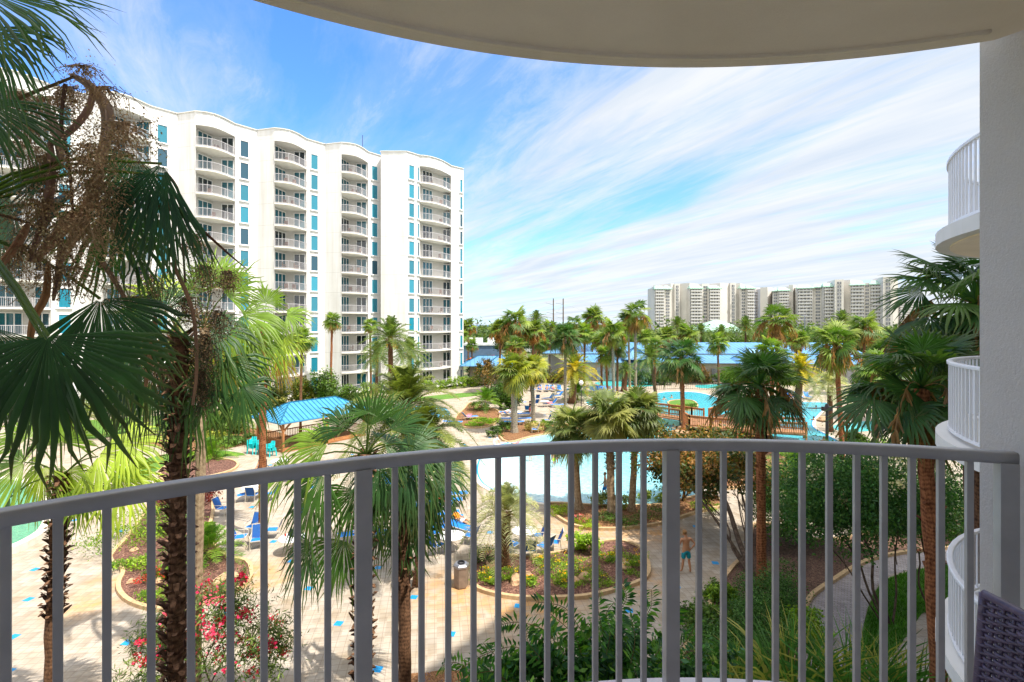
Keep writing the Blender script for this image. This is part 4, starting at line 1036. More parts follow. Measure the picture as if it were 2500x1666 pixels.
# (kind, hub px, distance, reach, label, base px, trunk, radius, boots, name)
for a in [
 ('fan', (1127, 822), 92, 1.7, 'small slim fan palm right against the end of the white tower', 1127, 'trunk_grey', .14, 0),
 ('fan', (1151, 843), 118, 2.0, 'short fan palm in front of the left tip of the long blue roof', 1151, 'trunk_brown', .16, 0),
 ('fan_c', (1143, 797), 132, 2.7, 'brown-skirted fan palm showing behind the end of the white tower', None, 'trunk_brown', .18, 0),
 ('fan_b', (1258, 786), 78, 3.0, 'broad bushy fan palm with a thick tan skirt left of the dark date crown', 1262, 'trunk_grey', .2, 0),
 ('fan_c', (1222, 805), 84, 2.4, 'tan-skirted fan palm at the left edge of the bushy palm cluster', 1216, 'trunk_brown', .17, 0),
 ('date', (1309, 783), 92, 2.5, 'dark spiky date palm crown above the row of shaggy palms', 1309, 'trunk_brown', .22, 0),
 ('fan_c', (1304, 808), 80, 2.3, 'shaggy fan palm with twin-looking trunk under the dark date crown', 1301, 'trunk_brown', .18, 0),
 ('fan', (1318, 835), 86, 2.0, 'slim fan palm leaning beside the shaggy palm before the blue roof', 1309, 'trunk_brown', .14, 0),
 ('fan_b', (1259, 846), 70, 1.9, 'lower yellowish fan palm directly before the small hipped blue roof', 1262, 'trunk_brown', .2, 0),
 ('fan_dark', (1380, 824), 56.5, 2.2, 'tall dark green fan palm on a slim trunk left of the yellow date palm', 1380, 'trunk_grey', .16, 0),
 ('fan_b', (1401, 795), 92, 2.3, 'fan palm with drooping dry leaves behind the tall dark green one', 1401, 'trunk_brown', .16, 0),
 ('fan_c', (1449, 775), 100, 2.9, 'lone tall fan palm with ginger dead fronds under the twin utility poles', 1447, 'trunk_brown', .18, 0),
 ('fan_b', (1496, 812), 74, 2.6, 'fan palm with an orange-yellow heart left of the twin tall palms', 1495, 'trunk_grey', .2, 0),
 ('fan_dark', (1508, 850), 76, 1.8, 'shadowy fan palm tucked below the orange-hearted palm', 1508, 'trunk_brown', .17, 0),
 ('fan_b', (1551, 770), 82, 3.0, 'tallest pale-trunked palm of the twin pair left of the grey condominium', 1548, 'trunk_grey', .22, 0),
 ('fan', (1533, 786), 84, 2.3, 'slightly shorter left partner of the tallest pale-trunked palm', 1536, 'trunk_grey', .18, 0),
 ('fan', (1479, 868), 78, 2.0, 'low fan palm over the red flowers in front of the clubhouse', 1480, 'trunk_red', .16, 0),
 ('fan_b', (1342, 800), 110, 2.3, 'distant fan palm at the right of the dark date palm crown', 1342, 'trunk_brown', .16, 0),
 ('fan', (1577, 824), 95, 2.0, 'short green fan palm in the row above the blue roof, left of two ginger palms', 1577, 'trunk_brown', .16, 0),
 ('fan_c', (1627, 822), 98, 2.6, 'left of two ginger-skirted palms poking over the long blue roof', 1627, 'trunk_brown', .17, 0),
 ('fan_c', (1677, 818), 98, 2.8, 'right of two ginger-skirted palms poking over the long blue roof', 1677, 'trunk_brown', .17, 0),
 ('fan_dark', (1664, 876), 48.4, 2.65, 'large fan palm standing by the timber footbridge with tan seed stalks', 1668, 'trunk_red', .19, 30),
 ('fan_b', (1895, 788), 52, 2.5, 'tall green fan palm in front of the dark gap between the grey condominiums', 1900, 'trunk_red', .17, 0),
 ('fan', (1884, 866), 49, 2.1, 'fan palm half hidden behind the big dark palm right of the footbridge', 1886, 'trunk_red', .17, 0),
 ('fan_b', (2040, 842), 39.6, 2.3, 'bright green fan palm with ginger flowers and a red-brown trunk by the right pool edge', 2056, 'trunk_red', .17, 0),
 ('fan_b', (2110, 800), 75, 3.0, 'yellow-green palm with pinkish skirt below the far end of the grey condominium', None, 'trunk_brown', .2, 0),
 ('fan_b', (2190, 850), 55, 3.0, 'sunny fan palm filling the gap behind the right-hand palms', None, 'trunk_brown', .2, 0),
 ('fan_c', (2290, 860), 50, 3.0, 'yellowish fan palm nearest the neighbouring balcony, far behind it', None, 'trunk_brown', .2, 0),
 ('fan', (2140, 905), 44, 2.3, 'green fan palm in the sunny gap between the dark right-hand crowns', None, 'trunk_brown', .17, 0),
 ('fan', (811, 786), 72, 1.7, 'upper small fan palm against the white tower between two balcony stacks', 810, 'trunk_red', .15, 0),
 ('fan', (738, 829), 62, 1.8, 'lower small fan palm against the white tower left of its partner', 737, 'trunk_brown', .15, 0),
 ('fan', (903, 796), 70, 1.3, 'little fan palm peeping from behind the fruiting date palm', 903, 'trunk_brown', .14, 0),
]:
    palm(a[0], a[1], a[2], a[3], a[4], a[5], a[6], a[7], a[8], group=g_far)
for a in [
 ('date', (1654, 796), 130, 3.3, 'grey-green feather palm at the foot of the grey condominium, left of the green dome roof', None, .2),
 ('date', (1711, 812), 120, 3.0, 'feather palm with orange fruit just right of the two ginger palms', None, .2),
 ('date', (1762, 816), 118, 3.0, 'feather palm with orange fruit right below the green dome roof', None, .2),
 ('date', (1820, 798), 120, 3.4, 'large grey-green feather palm left of the tall palm at the condominium gap', None, .2),
 ('date', (2056, 786), 110, 3.5, 'feather palm with orange fruit against the right grey condominium', None, .2),
 ('date', (1583, 826), 125, 3.0, 'feather palm behind the pale twin trunks, above the blue roof', None, .2),
 ('date', (1435, 836), 110, 2.8, 'feather palm behind the lone tall palm, above the blue roof', None, .2),
 ('date', (953, 829), 54, 3.3, 'big date palm with orange fruit standing before the white tower', 955, .26),
 ('date', (1000, 862), 62, 2.6, 'shorter date palm right behind the fruiting one', 1000, .24),
 ('date', (921, 870), 60, 2.3, 'thin brown-trunked date palm left behind the fruiting one', 918, .16),
 ('date_y', (1404, 905), 68, 3.3, 'squat yellow date palm with a green fern-covered trunk by the loungers', 1396, .45),
 ('date_y', (1955, 905), 64, 3.1, 'yellow arching date palm behind the big dark palm', 1950, .4),
 ('date', (1588, 876), 69, 2.7, 'blue-green feather palm with a grey-blue trunk rising from the upper pool edge', 1602, .22),
 ('date', (1527, 903), 80, 1.8, 'stumpy feather palm between the pale trunks by the far pool', 1527, .4),
 ('pindo', (2026, 945), 50, 2.1, 'silver-green pindo palm on the far bank of the lagoon', 2026, .25),
 ('queen', (350, 985), 48, 2.9, 'pale feathery palm on a short whitish trunk beyond the left lawn', 365, .26),
 ('queen', (560, 1000), 52, 2.6, 'olive feathery palm behind the blue pavilion hedge, left side', 560, .2),
 ('queen', (170, 1010), 46, 2.6, 'feathery palm among shrubs behind the big dark drooping leaves', 170, .2),
]:
    palm(a[0], a[1], a[2], a[3], a[4], a[5], 'trunk_tan' if a[0] == 'queen' else 'trunk_brown', a[6], 0, name='date_palm' if 'date' in a[0] else 'feather_palm', group=g_far)
for a in PEND: palm(a[0], a[1], a[2], a[3], a[4], a[5], 'trunk_brown', .17, 0, group=g_far, name='date_palm' if a[0] == 'date' else 'fan_palm')
for hub, d, rc, lb, bx, k, r_, bt in [
 ((1255, 905), 49.3, 2.35, 'left sabal palm of the pair in the poolside bed, thick cross-hatched trunk', 1256, 'sabal_y', .3, 60),
 ((1298, 902), 53.4, 2.1, 'right sabal palm of the pair in the poolside bed, smooth slim trunk', 1302, 'sabal_y', .2, 0),
 ((1396, 1050), 28.8, 1.78, 'left sabal palm of the three in the bed below the wading pool', 1413, 'sabal', .19, 25),
 ((1487, 1020), 27.6, 1.85, 'middle sabal palm of the three, its trunk spiky with leaf stubs', 1493, 'sabal', .2, 150),
 ((1556, 1008), 28.5, 1.75, 'right sabal palm of the three in the bed below the wading pool', 1543, 'sabal', .17, 14)]:
    palm(k, hub, d, rc, lb, bx, 'trunk_grey' if d > 40 else 'trunk_tan', r_, bt, name='sabal_palm', gz=.07, group='sabal palms round the wading pool')
palm('pindo', (1236, 1252), 21.9, 1.62, 'silvery pindo palm at the left end of the yellow flower bed', 1231, 'trunk_brown', .2, 26, name='pindo_palm', gz=.07)
palm('cycad', (517, 1118), 40, 1.7, 'bright green sago palm on the small round mulch bed', None, 'trunk_brown', .12, name='sago_palm', group='sago palms')
palm('cycad', (512, 1345), 22.6, 1.35, 'pygmy date palm in the mulch bed nearest the thin pale trunk', None, 'trunk_brown', .12, name='sago_palm', group='sago palms')
palm('cycad', (1410, 965), 71, 2.1, 'dark sago palm at the foot of the squat yellow date palm', None, 'trunk_brown', .12, name='sago_palm', group='sago palms')
palm('cycad', (1185, 983), 62, 2.0, 'sago palm beside the magnolia at the corner bed', None, 'trunk_brown', .12, name='sago_palm', group='sago palms')
palm('cycad', (1950, 1165), 33, 2.3, 'shaded grey-green sago palm among the white-flowering trees', None, 'trunk_brown', .12, name='sago_palm', group='sago palms')
palm('queen', (990, 998), 22, 2.95, 'large feathery palm with pale arching fronds behind the centre fan palm', 985, 'trunk_brown', .2, name='feather_palm', rz=.4)
palm('queen', (1035, 1075), 20.5, 2.2, 'smaller feathery palm whose fronds hang over the wading pool edge', 1020, 'trunk_brown', .15, name='feather_palm', rz=2.0)
# nearer fan palms
palm('fan_dark', (1855, 945), 20.3, 2.05, 'big dark green fan palm with a red-brown trunk in front of the magnolia', 1860, 'trunk_red', .17, 34, gz=.07, rz=1.0)
palm('fan_dark', (2250, 948), 12.8, 2.0, 'leaning orange-trunked fan palm on the right of the lawn', 2296, 'trunk_red', .165, 20, rz=.3)
palm('fan_dark', (2385, 745), 14.5, 2.5, 'fan palm with tan seed stalks reaching from behind the right-hand balconies', 2400, 'trunk_brown', .16, 0, rz=2.2)
palm('fan_dark', (2360, 905), 17, 2.2, 'lower fan palm half hidden behind the neighbouring balcony rail', 2375, 'trunk_brown', .16, 0, rz=4.0)
palm('sabal', (905, 1085), 12.6, 2.45, 'centre fan palm behind the left railing post, leaf stubs up its trunk', 882, 'trunk_brown', .19, 170, rz=.9) if 0 else None

def custom_palm(seed, hub, d, base, leaves, label, tm, r, boots=0, extra=None, crown=True):
    """near palm: every leaf placed one by one.  leaf = (hub px, hub py, distance, screen dx, screen dy, depth dir, R m, span deg, droop, colour)"""
    hp = P(hub[0], hub[1], d); b = P(base, 0, d)
    t = thing('fan_palm', label, 'palm tree', (b.x, b.y, 0))
    if r: trunk_mesh(hp.z, r * 1.1, r, (hp.x - b.x, 0), boots, seed).build('trunk', M[tm], t)
    v = Veg(seed)
    for (px, py, dd, dx, dy, dz, R_, sp_, dr, cl) in leaves:
        h_ = P(px, py, dd) - Vector((b.x, b.y, 0)); ax = Vector((dx, dz, -dy)).normalized()
        nn = Vector((v.r.randn() * .25, -.75, .65)); h0 = hp - Vector((b.x, b.y, 0))
        v.petiole(h0, h_, .12 * (h_ - h0).length, .03, np.array((.07, .12, .03)))
        v.fan(h_, ax, nn, R_, 34, rad(sp_), dr, cl, cup=.3)
    link('fronds', v.mesh('fronds', M['leaf']), None, t)
    return t, Vector((b.x, b.y, 0))
DG = (.022, .068, .027); DG2 = (.035, .10, .035); MG = (.045, .12, .025); LG = (.13, .24, .03); YG = (.26, .38, .05)
# centre fan palm
cl_ = []
for (px, py, dx, dy, dz, R_, sp_, dr, c_) in [
  (905, 1040, .05, -1, .1, 1.15, 120, .1, MG), (955, 1050, .55, -.9, .3, 1.15, 150, .25, DG2), (850, 1050, -.6, -.8, .2, 1.1, 150, .5, DG2), (800, 1085, -1, -.15, -.1, 1.25, 160, .45, LG),
  (1010, 1090, 1, .1, .2, 1.1, 170, .6, DG2), (990, 1140, .8, .5, -.3, 1.15, 180, .8, DG), (870, 1200, -.2, 1, -.3, 1.2, 190, .55, MG), (790, 1160, -.75, .55, -.1, 1.3, 180, .7, MG),
  (760, 1225, -.6, .8, .1, 1.3, 170, .6, MG), (840, 1320, -.35, .95, -.2, 1.2, 150, .5, MG), (760, 1330, -.7, .75, 0, 1.2, 150, .5, DG2), (930, 1150, .2, 1, -.4, 1.1, 200, .7, DG2),
  (900, 1010, -.1, -.7, .9, .9, 200, .4, MG), (940, 1085, .6, .1, .8, 1.0, 200, .5, DG2), (700, 1150, -1, .25, .2, 1.0, 150, .6, LG)]:
    cl_.append((px, py, 12.6, dx, dy, dz, R_, sp_, dr, c_))
custom_palm(31, (895, 1110), 12.6, 882, cl_, 'centre fan palm behind the left railing post, leaf stubs up its trunk', 'trunk_brown', .17, 220)
cl_ = []
for (px, py, dx, dy, dz, R_, sp_, dr, c_) in [
  (988, 1285, .25, 1, -.2, 1.25, 170, .35, DG2), (930, 1260, -.5, .9, .1, 1.3, 170, .5, DG2), (1040, 1200, .8, .6, 0, 1.25, 170, .7, DG), (1060, 1150, 1, .1, .1, 1.2, 180, .7, DG2), (940, 1150, -.9, .2, .3, 1.1, 190, .6, DG),
  (1000, 1110, .3, -.9, .2, 1.0, 200, .5, DG2), (985, 1180, .1, .9, -.5, 1.1, 200, .8, DG), (1010, 1220, .5, .9, .2, 1.2, 170, .8, MG), (950, 1210, -.3, .9, .5, 1.2, 170, .7, DG)]:
    cl_.append((px, py, 14.2, dx, dy, dz, R_, sp_, dr, c_))
custom_palm(32, (985, 1170), 14.2, 987, cl_, 'fan palm just right of the centre one, orange fibres under its crown', 'trunk_brown', .17, 60)
# left foreground: leaning lit palm with dark boots
cl_ = []
for (px, py, dx, dy, dz, R_, sp_, dr, c_) in [
  (105, 1140, -.3, .9, 0, 1.3, 190, .4, YG), (165, 1150, .2, .8, 0, 1.35, 200, .35, YG), (240, 1115, .9, .3, 0, 1.3, 190, .45, YG), (290, 1165, .9, .5, .1, 1.25, 180, .5, YG), (60, 1130, -.9, .2, 0, 1.3, 190, .4, LG), (25, 1215, -.6, .7, .2, 1.0, 180, .5, MG),
  (150, 1080, .1, -.9, .2, 1.0, 200, .3, LG), (300, 1080, 1, .1, .3, 1.2, 190, .5, YG), (70, 1070, -.7, -.6, .3, 1.0, 200, .4, LG), (200, 1190, .4, .9, -.2, .9, 180, .6, LG)]:
    cl_.append((px, py, 13, dx, dy, dz, R_, sp_, dr, c_))
custom_palm(33, (150, 1165), 13, 122, cl_, 'yellow-green fan palm at the lower left, dark shaggy stubs on its trunk', 'trunk_brown', .155, 170)
# P1: brown trunk left of centre
cl_ = []
for (px, py, dx, dy, dz, R_, sp_, dr, c_) in [
  (545, 880, .4, .9, 0, 1.05, 170, .5, DG2), (470, 935, -.15, 1, -.2, 1.15, 190, .6, MG), (370, 905, -.5, .85, 0, 1.1, 180, .7, DG2), (330, 830, -.8, .4, .1, 1.1, 190, .8, DG), (400, 760, -.5, -.6, .2, 1.0, 190, .5, DG2),
  (520, 800, .9, .2, .2, .9, 190, .7, DG2), (430, 850, 0, 1, .4, 1.1, 200, .9, DG), (300, 900, -.6, .9, .2, 1.1, 180, .8, DG), (590, 945, .6, .8, .1, .8, 170, .7, DG2), (250, 830, -.8, .6, .3, 1.0, 180, .8, DG2)]:
    cl_.append((px, py, 8.8, dx, dy, dz, R_ * .95, sp_, dr, c_))
p1, b1 = custom_palm(34, (440, 820), 8.8, 422, cl_, 'dark fan palm with a thick rough brown trunk in front of the mulch bed', 'trunk_mid', .125, 410)
# P1b: pale thin trunk, sunlit crown
cl_ = []
for (px, py, dx, dy, dz, R_, sp_, dr, c_) in [
  (480, 720, -.1, -1, .1, 1.3, 160, .2, LG), (550, 720, .6, -.7, .1, 1.4, 170, .3, LG), (590, 770, .9, .2, 0, 1.4, 190, .6, LG), (410, 730, -.7, -.7, .1, 1.3, 170, .3, YG), (540, 830, .6, .8, .1, 1.3, 180, .7, YG), (620, 830, .9, .6, .2, 1.2, 180, .8, LG),
  (440, 790, -.6, .6, .3, 1.2, 190, .6, YG), (500, 850, .1, 1, .3, 1.1, 180, .8, (.42, .32, .12)), (560, 870, .5, .9, .3, 1.1, 160, .8, (.5, .33, .12)), (370, 800, -.9, .3, .3, 1.2, 180, .6, LG), (520, 690, .3, -1, .5, 1.2, 170, .2, LG)]:
    cl_.append((px, py, 14.5, dx, dy, dz, R_, sp_, dr, c_))
custom_palm(35, (500, 795), 14.5, 478, cl_, 'sunlit fan palm on a thin pale trunk right beside the rough brown one', 'trunk_tan', .125, 0)
cl_ = []
for (px, py, dx, dy, dz, R_, sp_, dr, c_) in [
  (650, 790, .1, .9, 0, 1.5, 190, .5, LG), (690, 830, .8, .6, 0, 1.4, 180, .8, YG), (600, 800, -.6, .8, 0, 1.4, 180, .7, LG), (650, 740, .2, -.9, .1, 1.3, 190, .3, LG), (700, 770, .9, -.1, .1, 1.4, 190, .6, LG), (640, 860, .1, 1, .1, 1.4, 150, .5, (.45, .28, .10)), (600, 870, -.3, 1, .1, 1.4, 150, .5, (.5, .33, .13)), (680, 880, .4, 1, .1, 1.3, 150, .5, (.4, .26, .1))]:
    cl_.append((px, py, 25, dx, dy, dz, R_, sp_, dr, c_))
custom_palm(36, (645, 800), 25, 640, cl_, 'lime-green fan palm with orange dead fronds in front of the white tower', 'trunk_red', .16, 0)
# P0: nearest palm, its trunk just outside the frame on the left
P0H = (-180, 560); cl_ = []
for (px, py, d, dx, dy, dz, R_, sp_, dr, c_) in [
  (-70, -30, 4.2, .95, .35, 0, 1.0, 100, .35, (.05, .14, .025)), (-40, 70, 4.3, .5, .9, 0, .75, 130, .5, (.03, .10, .03)), (-60, 240, 4.6, .7, .6, 0, .8, 130, .35, DG2),
  (395, 400, 5.2, -.32, .95, 0, 1.15, 100, .15, (.022, .075, .045)), (400, 430, 5.3, -.1, 1, .2, 1.1, 90, .1, (.03, .09, .05)), (330, 380, 5.4, -.5, .8, .2, .95, 150, .4, (.035, .095, .06)), (118, 822, 3.8, .22, 1, -.1, 1.0, 175, .1, (.022, .068, .026)),
  (110, 835, 3.9, -.4, .95, .1, .85, 130, .3, (.032, .09, .04)), (-20, 800, 4.1, .1, 1, 0, .95, 130, .3, DG), (245, 730, 5.3, .45, .9, 0, 1.05, 150, .5, DG),
  (150, 400, 5.4, -1, .25, .1, .8, 140, .2, DG2), (180, 470, 5.6, -.95, .35, .2, .9, 140, .2, DG), (270, 520, 5.8, -.2, 1, .3, .9, 180, .5, DG2), (20, 470, 5.6, -.6, .6, .3, .9, 160, .4, DG2)]:
    cl_.append((px, py, d, dx, dy, dz, R_, sp_, dr, c_))
p0, b0_ = custom_palm(37, P0H, 4.8, -200, cl_, 'nearest fan palm at the far left with huge dark drooping leaves and tan seed clusters', 'trunk_brown', .17, 40)
v = Veg(38)
for pts, w_, c_ in [
  ([(172, 182), (222, 212), (258, 262), (262, 320), (246, 385), (238, 400)], 30, (.36, .25, .18)), ([(225, 215), (218, 262), (178, 315), (118, 360)], 20, (.34, .20, .14)), ([(160, 205), (150, 300), (168, 400), (178, 520), (182, 600)], 10, (.16, .09, .06)),
  ([(250, 385), (226, 465), (200, 540), (140, 650)], 30, (.42, .24, .14)), ([(122, 340), (126, 420), (112, 520), (70, 640)], 22, (.30, .18, .13)), ([(182, 515), (140, 575), (80, 640)], 30, (.45, .25, .15)), ([(70, 545), (40, 600), (-10, 660)], 22, (.42, .22, .12)),
  ([(118, 640), (112, 720), (82, 780), (70, 865)], 20, (.45, .23, .10)), ([(150, 555), (146, 640), (130, 735)], 16, (.36, .22, .16)), ([(380, 770), (372, 850), (355, 945)], 18, (.42, .24, .12)), ([(-20, 275), (60, 235), (130, 208), (180, 188)], 14, (.16, .11, .05)),
  ([(404, 420), (436, 470), (444, 560), (452, 690)], 9, (.16, .10, .07)), ([(404, 425), (425, 480), (422, 560), (430, 660)], 9, (.22, .14, .09)), ([(400, 430), (412, 520), (408, 640)], 8, (.15, .09, .06)), ([(-20, 520), (70, 545), (130, 580), (200, 660)], 8, (.14, .09, .05)),
  ([(110, 255), (140, 330), (150, 400)], 22, (.38, .26, .19)), ([(250, 640), (300, 720), (330, 790)], 14, (.32, .2, .13)), ([(420, 640), (470, 760), (480, 900), (470, 990)], 12, (.34, .2, .12))]:
    q = catmull([P(x, y, 4.9 + .002 * x) - b0_ for x, y in pts], 5, False); n = len(q)
    ww = np.sin(np.linspace(.25, math.pi - .25, n)) ** .7 * w_ / F * 5.0
    if w_ < 15: ww = np.linspace(1, .6, n) * w_ / F * 5.0
    v.strand(q, ww, np.array(c_), cross=True)
v.strand([P(x, y, 5.4) - b0_ for x, y in [(380, 500), (440, 520), (500, 568), (560, 622), (608, 662)]], np.array([8, 8, 7, 5, 1]) / F * 5.4, np.array((.15, .07, .04)))
link('dead_spathes', v.mesh('dead_spathes', M['dry']), None, p0)
v = Veg(39); r = v.r
def seeds(v, blobs, base, dens, size, cols, dist):
    for (px, py, rx, ry, n) in blobs:
        c = P(px, py, dist + .3 * r.randn()) - base; sx = rx / F * dist; sy = ry / F * dist
        v.cloud(c, (sx, .22, sy), int(n * dens), size, cols, 26, .15, .5, 0, .5)
        for k in range(44):
            a = c + Vector((r.randn() * sx * .2, 0, sy * .7)); e_ = c + Vector((r.randn() * sx * .6, r.randn() * .1, -sy * r.rand()))
            v.strand([a, (a + e_) / 2 + Vector((r.randn() * .05, 0, .04)), e_], [.009, .007, .004], np.array(cols[0]) * .8)
SC = [(.48, .32, .17), (.36, .23, .12), (.56, .39, .22), (.22, .14, .08), (.42, .33, .15)]
seeds(v, [(110, 280, 120, 70, 900), (60, 350, 90, 80, 700), (165, 240, 60, 45, 450), (120, 440, 110, 90, 1300), (215, 400, 80, 70, 1000), (290, 340, 80, 55, 1000), (100, 540, 110, 80, 1300), (230, 500, 60, 90, 1100), (200, 590, 90, 70, 900), (60, 640, 90, 60, 600), (160, 690, 120, 60, 700), (280, 560, 50, 60, 500), (40, 250, 50, 40, 250), (260, 240, 70, 40, 130), (200, 180, 60, 30, 160)], b0_, 1.5, .026, SC, 5.0)
link('seed_clusters', v.mesh('seed_clusters', M['dry']), None, p0)
v = Veg(40); r = v.r
seeds(v, [(475, 600, 30, 40, 350), (370, 700, 50, 45, 600), (500, 680, 45, 45, 450), (460, 760, 60, 50, 700), (530, 790, 40, 45, 500), (360, 850, 35, 55, 500), (500, 860, 35, 60, 600), (490, 950, 28, 60, 500), (330, 740, 60, 25, 300), (555, 690, 30, 40, 250), (385, 920, 30, 40, 250)], b1, 1.9, .034, [(.10, .07, .04), (.16, .10, .05), (.06, .05, .03), (.22, .14, .07)], 8.4)
link('seed_clusters', v.mesh('seed_clusters', M['dry']), None, p1)
v = Veg(41); r = v.r   # tan seed stalks on the right-hand palms
# ------------------------------------------------------------------ shrubs, trees and hedges
def shrub(name, label, cat, base, blobs, size, cols, parts=None, group=None, stem=None, m='foliage', aspect=.5, up=.4):
    """blobs: (dx, dy, z, rx, ry, rz, n) in metres from the base"""
    t = thing(name, label, cat, (base.x, base.y, 0), 0, group)
    v = Veg(int(abs(base.x * 37 + base.y * 11)) % 9999)
    for b in blobs: v.cloud((b[0], b[1], b[2]), b[3:6], int(b[6]), size, cols, clumps=max(14, min(160, int(b[6] / 60))), up=up, aspect=aspect)
    link('foliage', v.mesh('foliage', M[m]), None, t)
    if stem:
        s_ = MB()
        for (x0, y0, x1, y1, z1, r_) in stem:
            kx = .16 * math.sin(x1 * 5 + y1); s_.tube(catmull([(x0, y0, 0), (x0 * .75 + x1 * .25 + kx, y0 * .7 + y1 * .3, z1 * .25), ((x0 * .5 + x1 * .5) - kx * .8, y0 * .5 + y1 * .5, z1 * .55), (x0 * .15 + x1 * .85 + kx * .6, y1, z1 * .8), (x1, y1, z1)], 3, False), list(np.linspace(r_, r_ * .35, 13)), 7)
            for q_ in (.5, .7): s_.tube([(x0 * (1 - q_) + x1 * q_, y0 * (1 - q_) + y1 * q_, z1 * q_), (x0 * (1 - q_) + x1 * q_ + kx * 3, y1 + .2, z1 * (q_ + .3))], [r_ * .4, r_ * .2], 5)
        s_.build('trunk' if cat == 'tree' else 'stems', M['bark'], t, smooth=True)
    if parts:
        for nm, bl, sz, cl, mt in parts:
            v = Veg(int(abs(base.x * 7 + 13)))
            for b in bl: v.cloud((b[0], b[1], b[2]), b[3:6], int(b[6]), sz, cl, clumps=max(6, int(b[6] / 30)), csz=.16, aspect=.8)
            link(nm, v.mesh(nm, M[mt]), None, t)
    return t
GC = [(.06, .14, .02), (.09, .17, .03), (.035, .08, .02)]; GB = [(.14, .26, .02), (.20, .34, .03), (.08, .18, .02)]; GD = [(.02, .06, .015), (.035, .09, .02), (.05, .11, .03)]
MAG = [(.05, .085, .02), (.035, .06, .02), (.20, .12, .04), (.10, .11, .03), (.30, .17, .06)]
# magnolias
b = G(1840, 1412)
shrub('magnolia_tree', 'magnolia with dark glossy leaves standing right behind the big dark fan palm', 'tree', b,
      [(-.4, 5, 3.7, 2.4, 2.2, 1.5, 6200), (1.2, 5.4, 3.7, 1.8, 1.8, 1.4, 3000), (-2.2, 5.2, 3.8, 1.4, 1.5, 1.3, 2400), (.6, 3.4, 2.9, 1.7, 1.3, 1.0, 1300), (-1.4, 3.6, 3.0, 1.4, 1.2, .9, 1000), (2.4, 5.2, 2.9, 1.2, 1.2, .9, 700)], .19, MAG,
      stem=[(0, 0, -.3, 4.4, 4.2, .14), (-.1, .1, 1.6, 4.6, 3.7, .07), (0, .1, -2.0, 4.5, 3.9, .08), (0, .1, -1.0, 3.4, 2.9, .05), (0, 0, .9, 3.4, 2.8, .05)])
b = G(1667, 1226)
shrub('magnolia_tree', 'rusty-leaved magnolia at the water edge right of the middle railing post', 'tree', b,
      [(-.3, 0, 2.6, 1.5, 1.4, 1.5, 3600), (1.4, .4, 3.0, 1.6, 1.4, 1.1, 2600), (3.0, .6, 2.9, 1.5, 1.3, 1.1, 1900), (-.3, 0, 1.5, 1.0, 1.0, .9, 900)], .17, MAG + [(.34, .19, .07)], stem=[(0, 0, .1, 0, 3.2, .09), (0, 0, 1.6, .5, 3.8, .05)])
b = G(1192, 960)
shrub('magnolia_tree', 'dark brownish magnolia at the end of the clipped hedge', 'tree', b, [(0, 0, 3.0, 2.1, 2.0, 1.9, 3400), (-.6, 0, 4.3, 1.3, 1.3, 1.1, 1300)], .24, MAG[:4], stem=[(0, 0, 0, 0, 3, .12)])
for (px, py, w_, h_, lb, cl) in [
  (795, 985, 3.6, 4.6, 'large rounded evergreen between the blue pavilion and the white tower', GC), (735, 985, 2.6, 3.4, 'yellow-tinged shrub just left of the large rounded evergreen', [(.12, .15, .02), (.2, .2, .04), (.06, .1, .02)]),
  (850, 1000, 2.6, 3.0, 'shrub behind the right end of the pavilion roof', GC), (670, 1000, 2.6, 3.2, 'leggy shrub behind the left end of the pavilion roof', [(.10, .14, .03), (.17, .18, .05), (.05, .09, .02)]),
  (610, 1010, 2.4, 3.6, 'tall thin shrub at the edge of the lime palm', [(.10, .14, .03), (.17, .18, .05), (.05, .09, .02)]), (1165, 930, 3.0, 4.0, 'dark bush between the tower end and the magnolia', GD), (1245, 1000, 2.2, 3.6, 'dense bush under the left sabal palm', GC), (1215, 985, 2.0, 3.0, 'dark bush beside the corner bed palms', GD),
  (1330, 868, 3.5, 5.0, 'round tree behind the long blue roof, left part', GD), (1195, 850, 5.0, 7.5, 'spreading oak behind the small hipped blue roof', GD), (1500, 930, 3.0, 3.2, 'shrub clump beyond the raised loungers', GC), (1440, 925, 2.6, 3.6, 'dark bush at the left of the far pool', GD),
  (1575, 925, 2.4, 2.6, 'leafy bush under the pale twin trunks', GB), (1645, 925, 2.6, 2.6, 'bush right of the lone blue sun chair', GC), (2000, 915, 4, 4.5, 'dark bush below the right end of the blue roof', GD), (1840, 935, 3.4, 3.4, 'bush behind the big dark palm, near the small pool', GC), (2180, 1010, 3.2, 3.2, 'bright bush behind the leaning right palm', GB),
  (2120, 960, 3.5, 3.5, 'olive bush right of the silver pindo palm', GC), (2260, 1000, 3.5, 3.6, 'yellow-green bush behind the leaning palm, nearest the balconies', GB), (2090, 1085, 1.4, 1.2, 'low grey-green bush on the right pool bank', GC), (2150, 1110, 1.6, 1.2, 'bright low bush beside the right deck', GB)]:
    b = G(px, py); s_ = .30 if b.y > 60 else .2
    shrub('garden_shrub', lb, 'shrub', b, [(0, 0, h_ * .5, w_ * .55, w_ * .5, h_ * .5, 1500 + 300 * w_), (w_ * .3, 0, h_ * .35, w_ * .4, w_ * .4, h_ * .35, 700), (-w_ * .35, .2, h_ * .4, w_ * .4, w_ * .4, h_ * .38, 800)], s_, cl, group='shrubs round the pool garden')
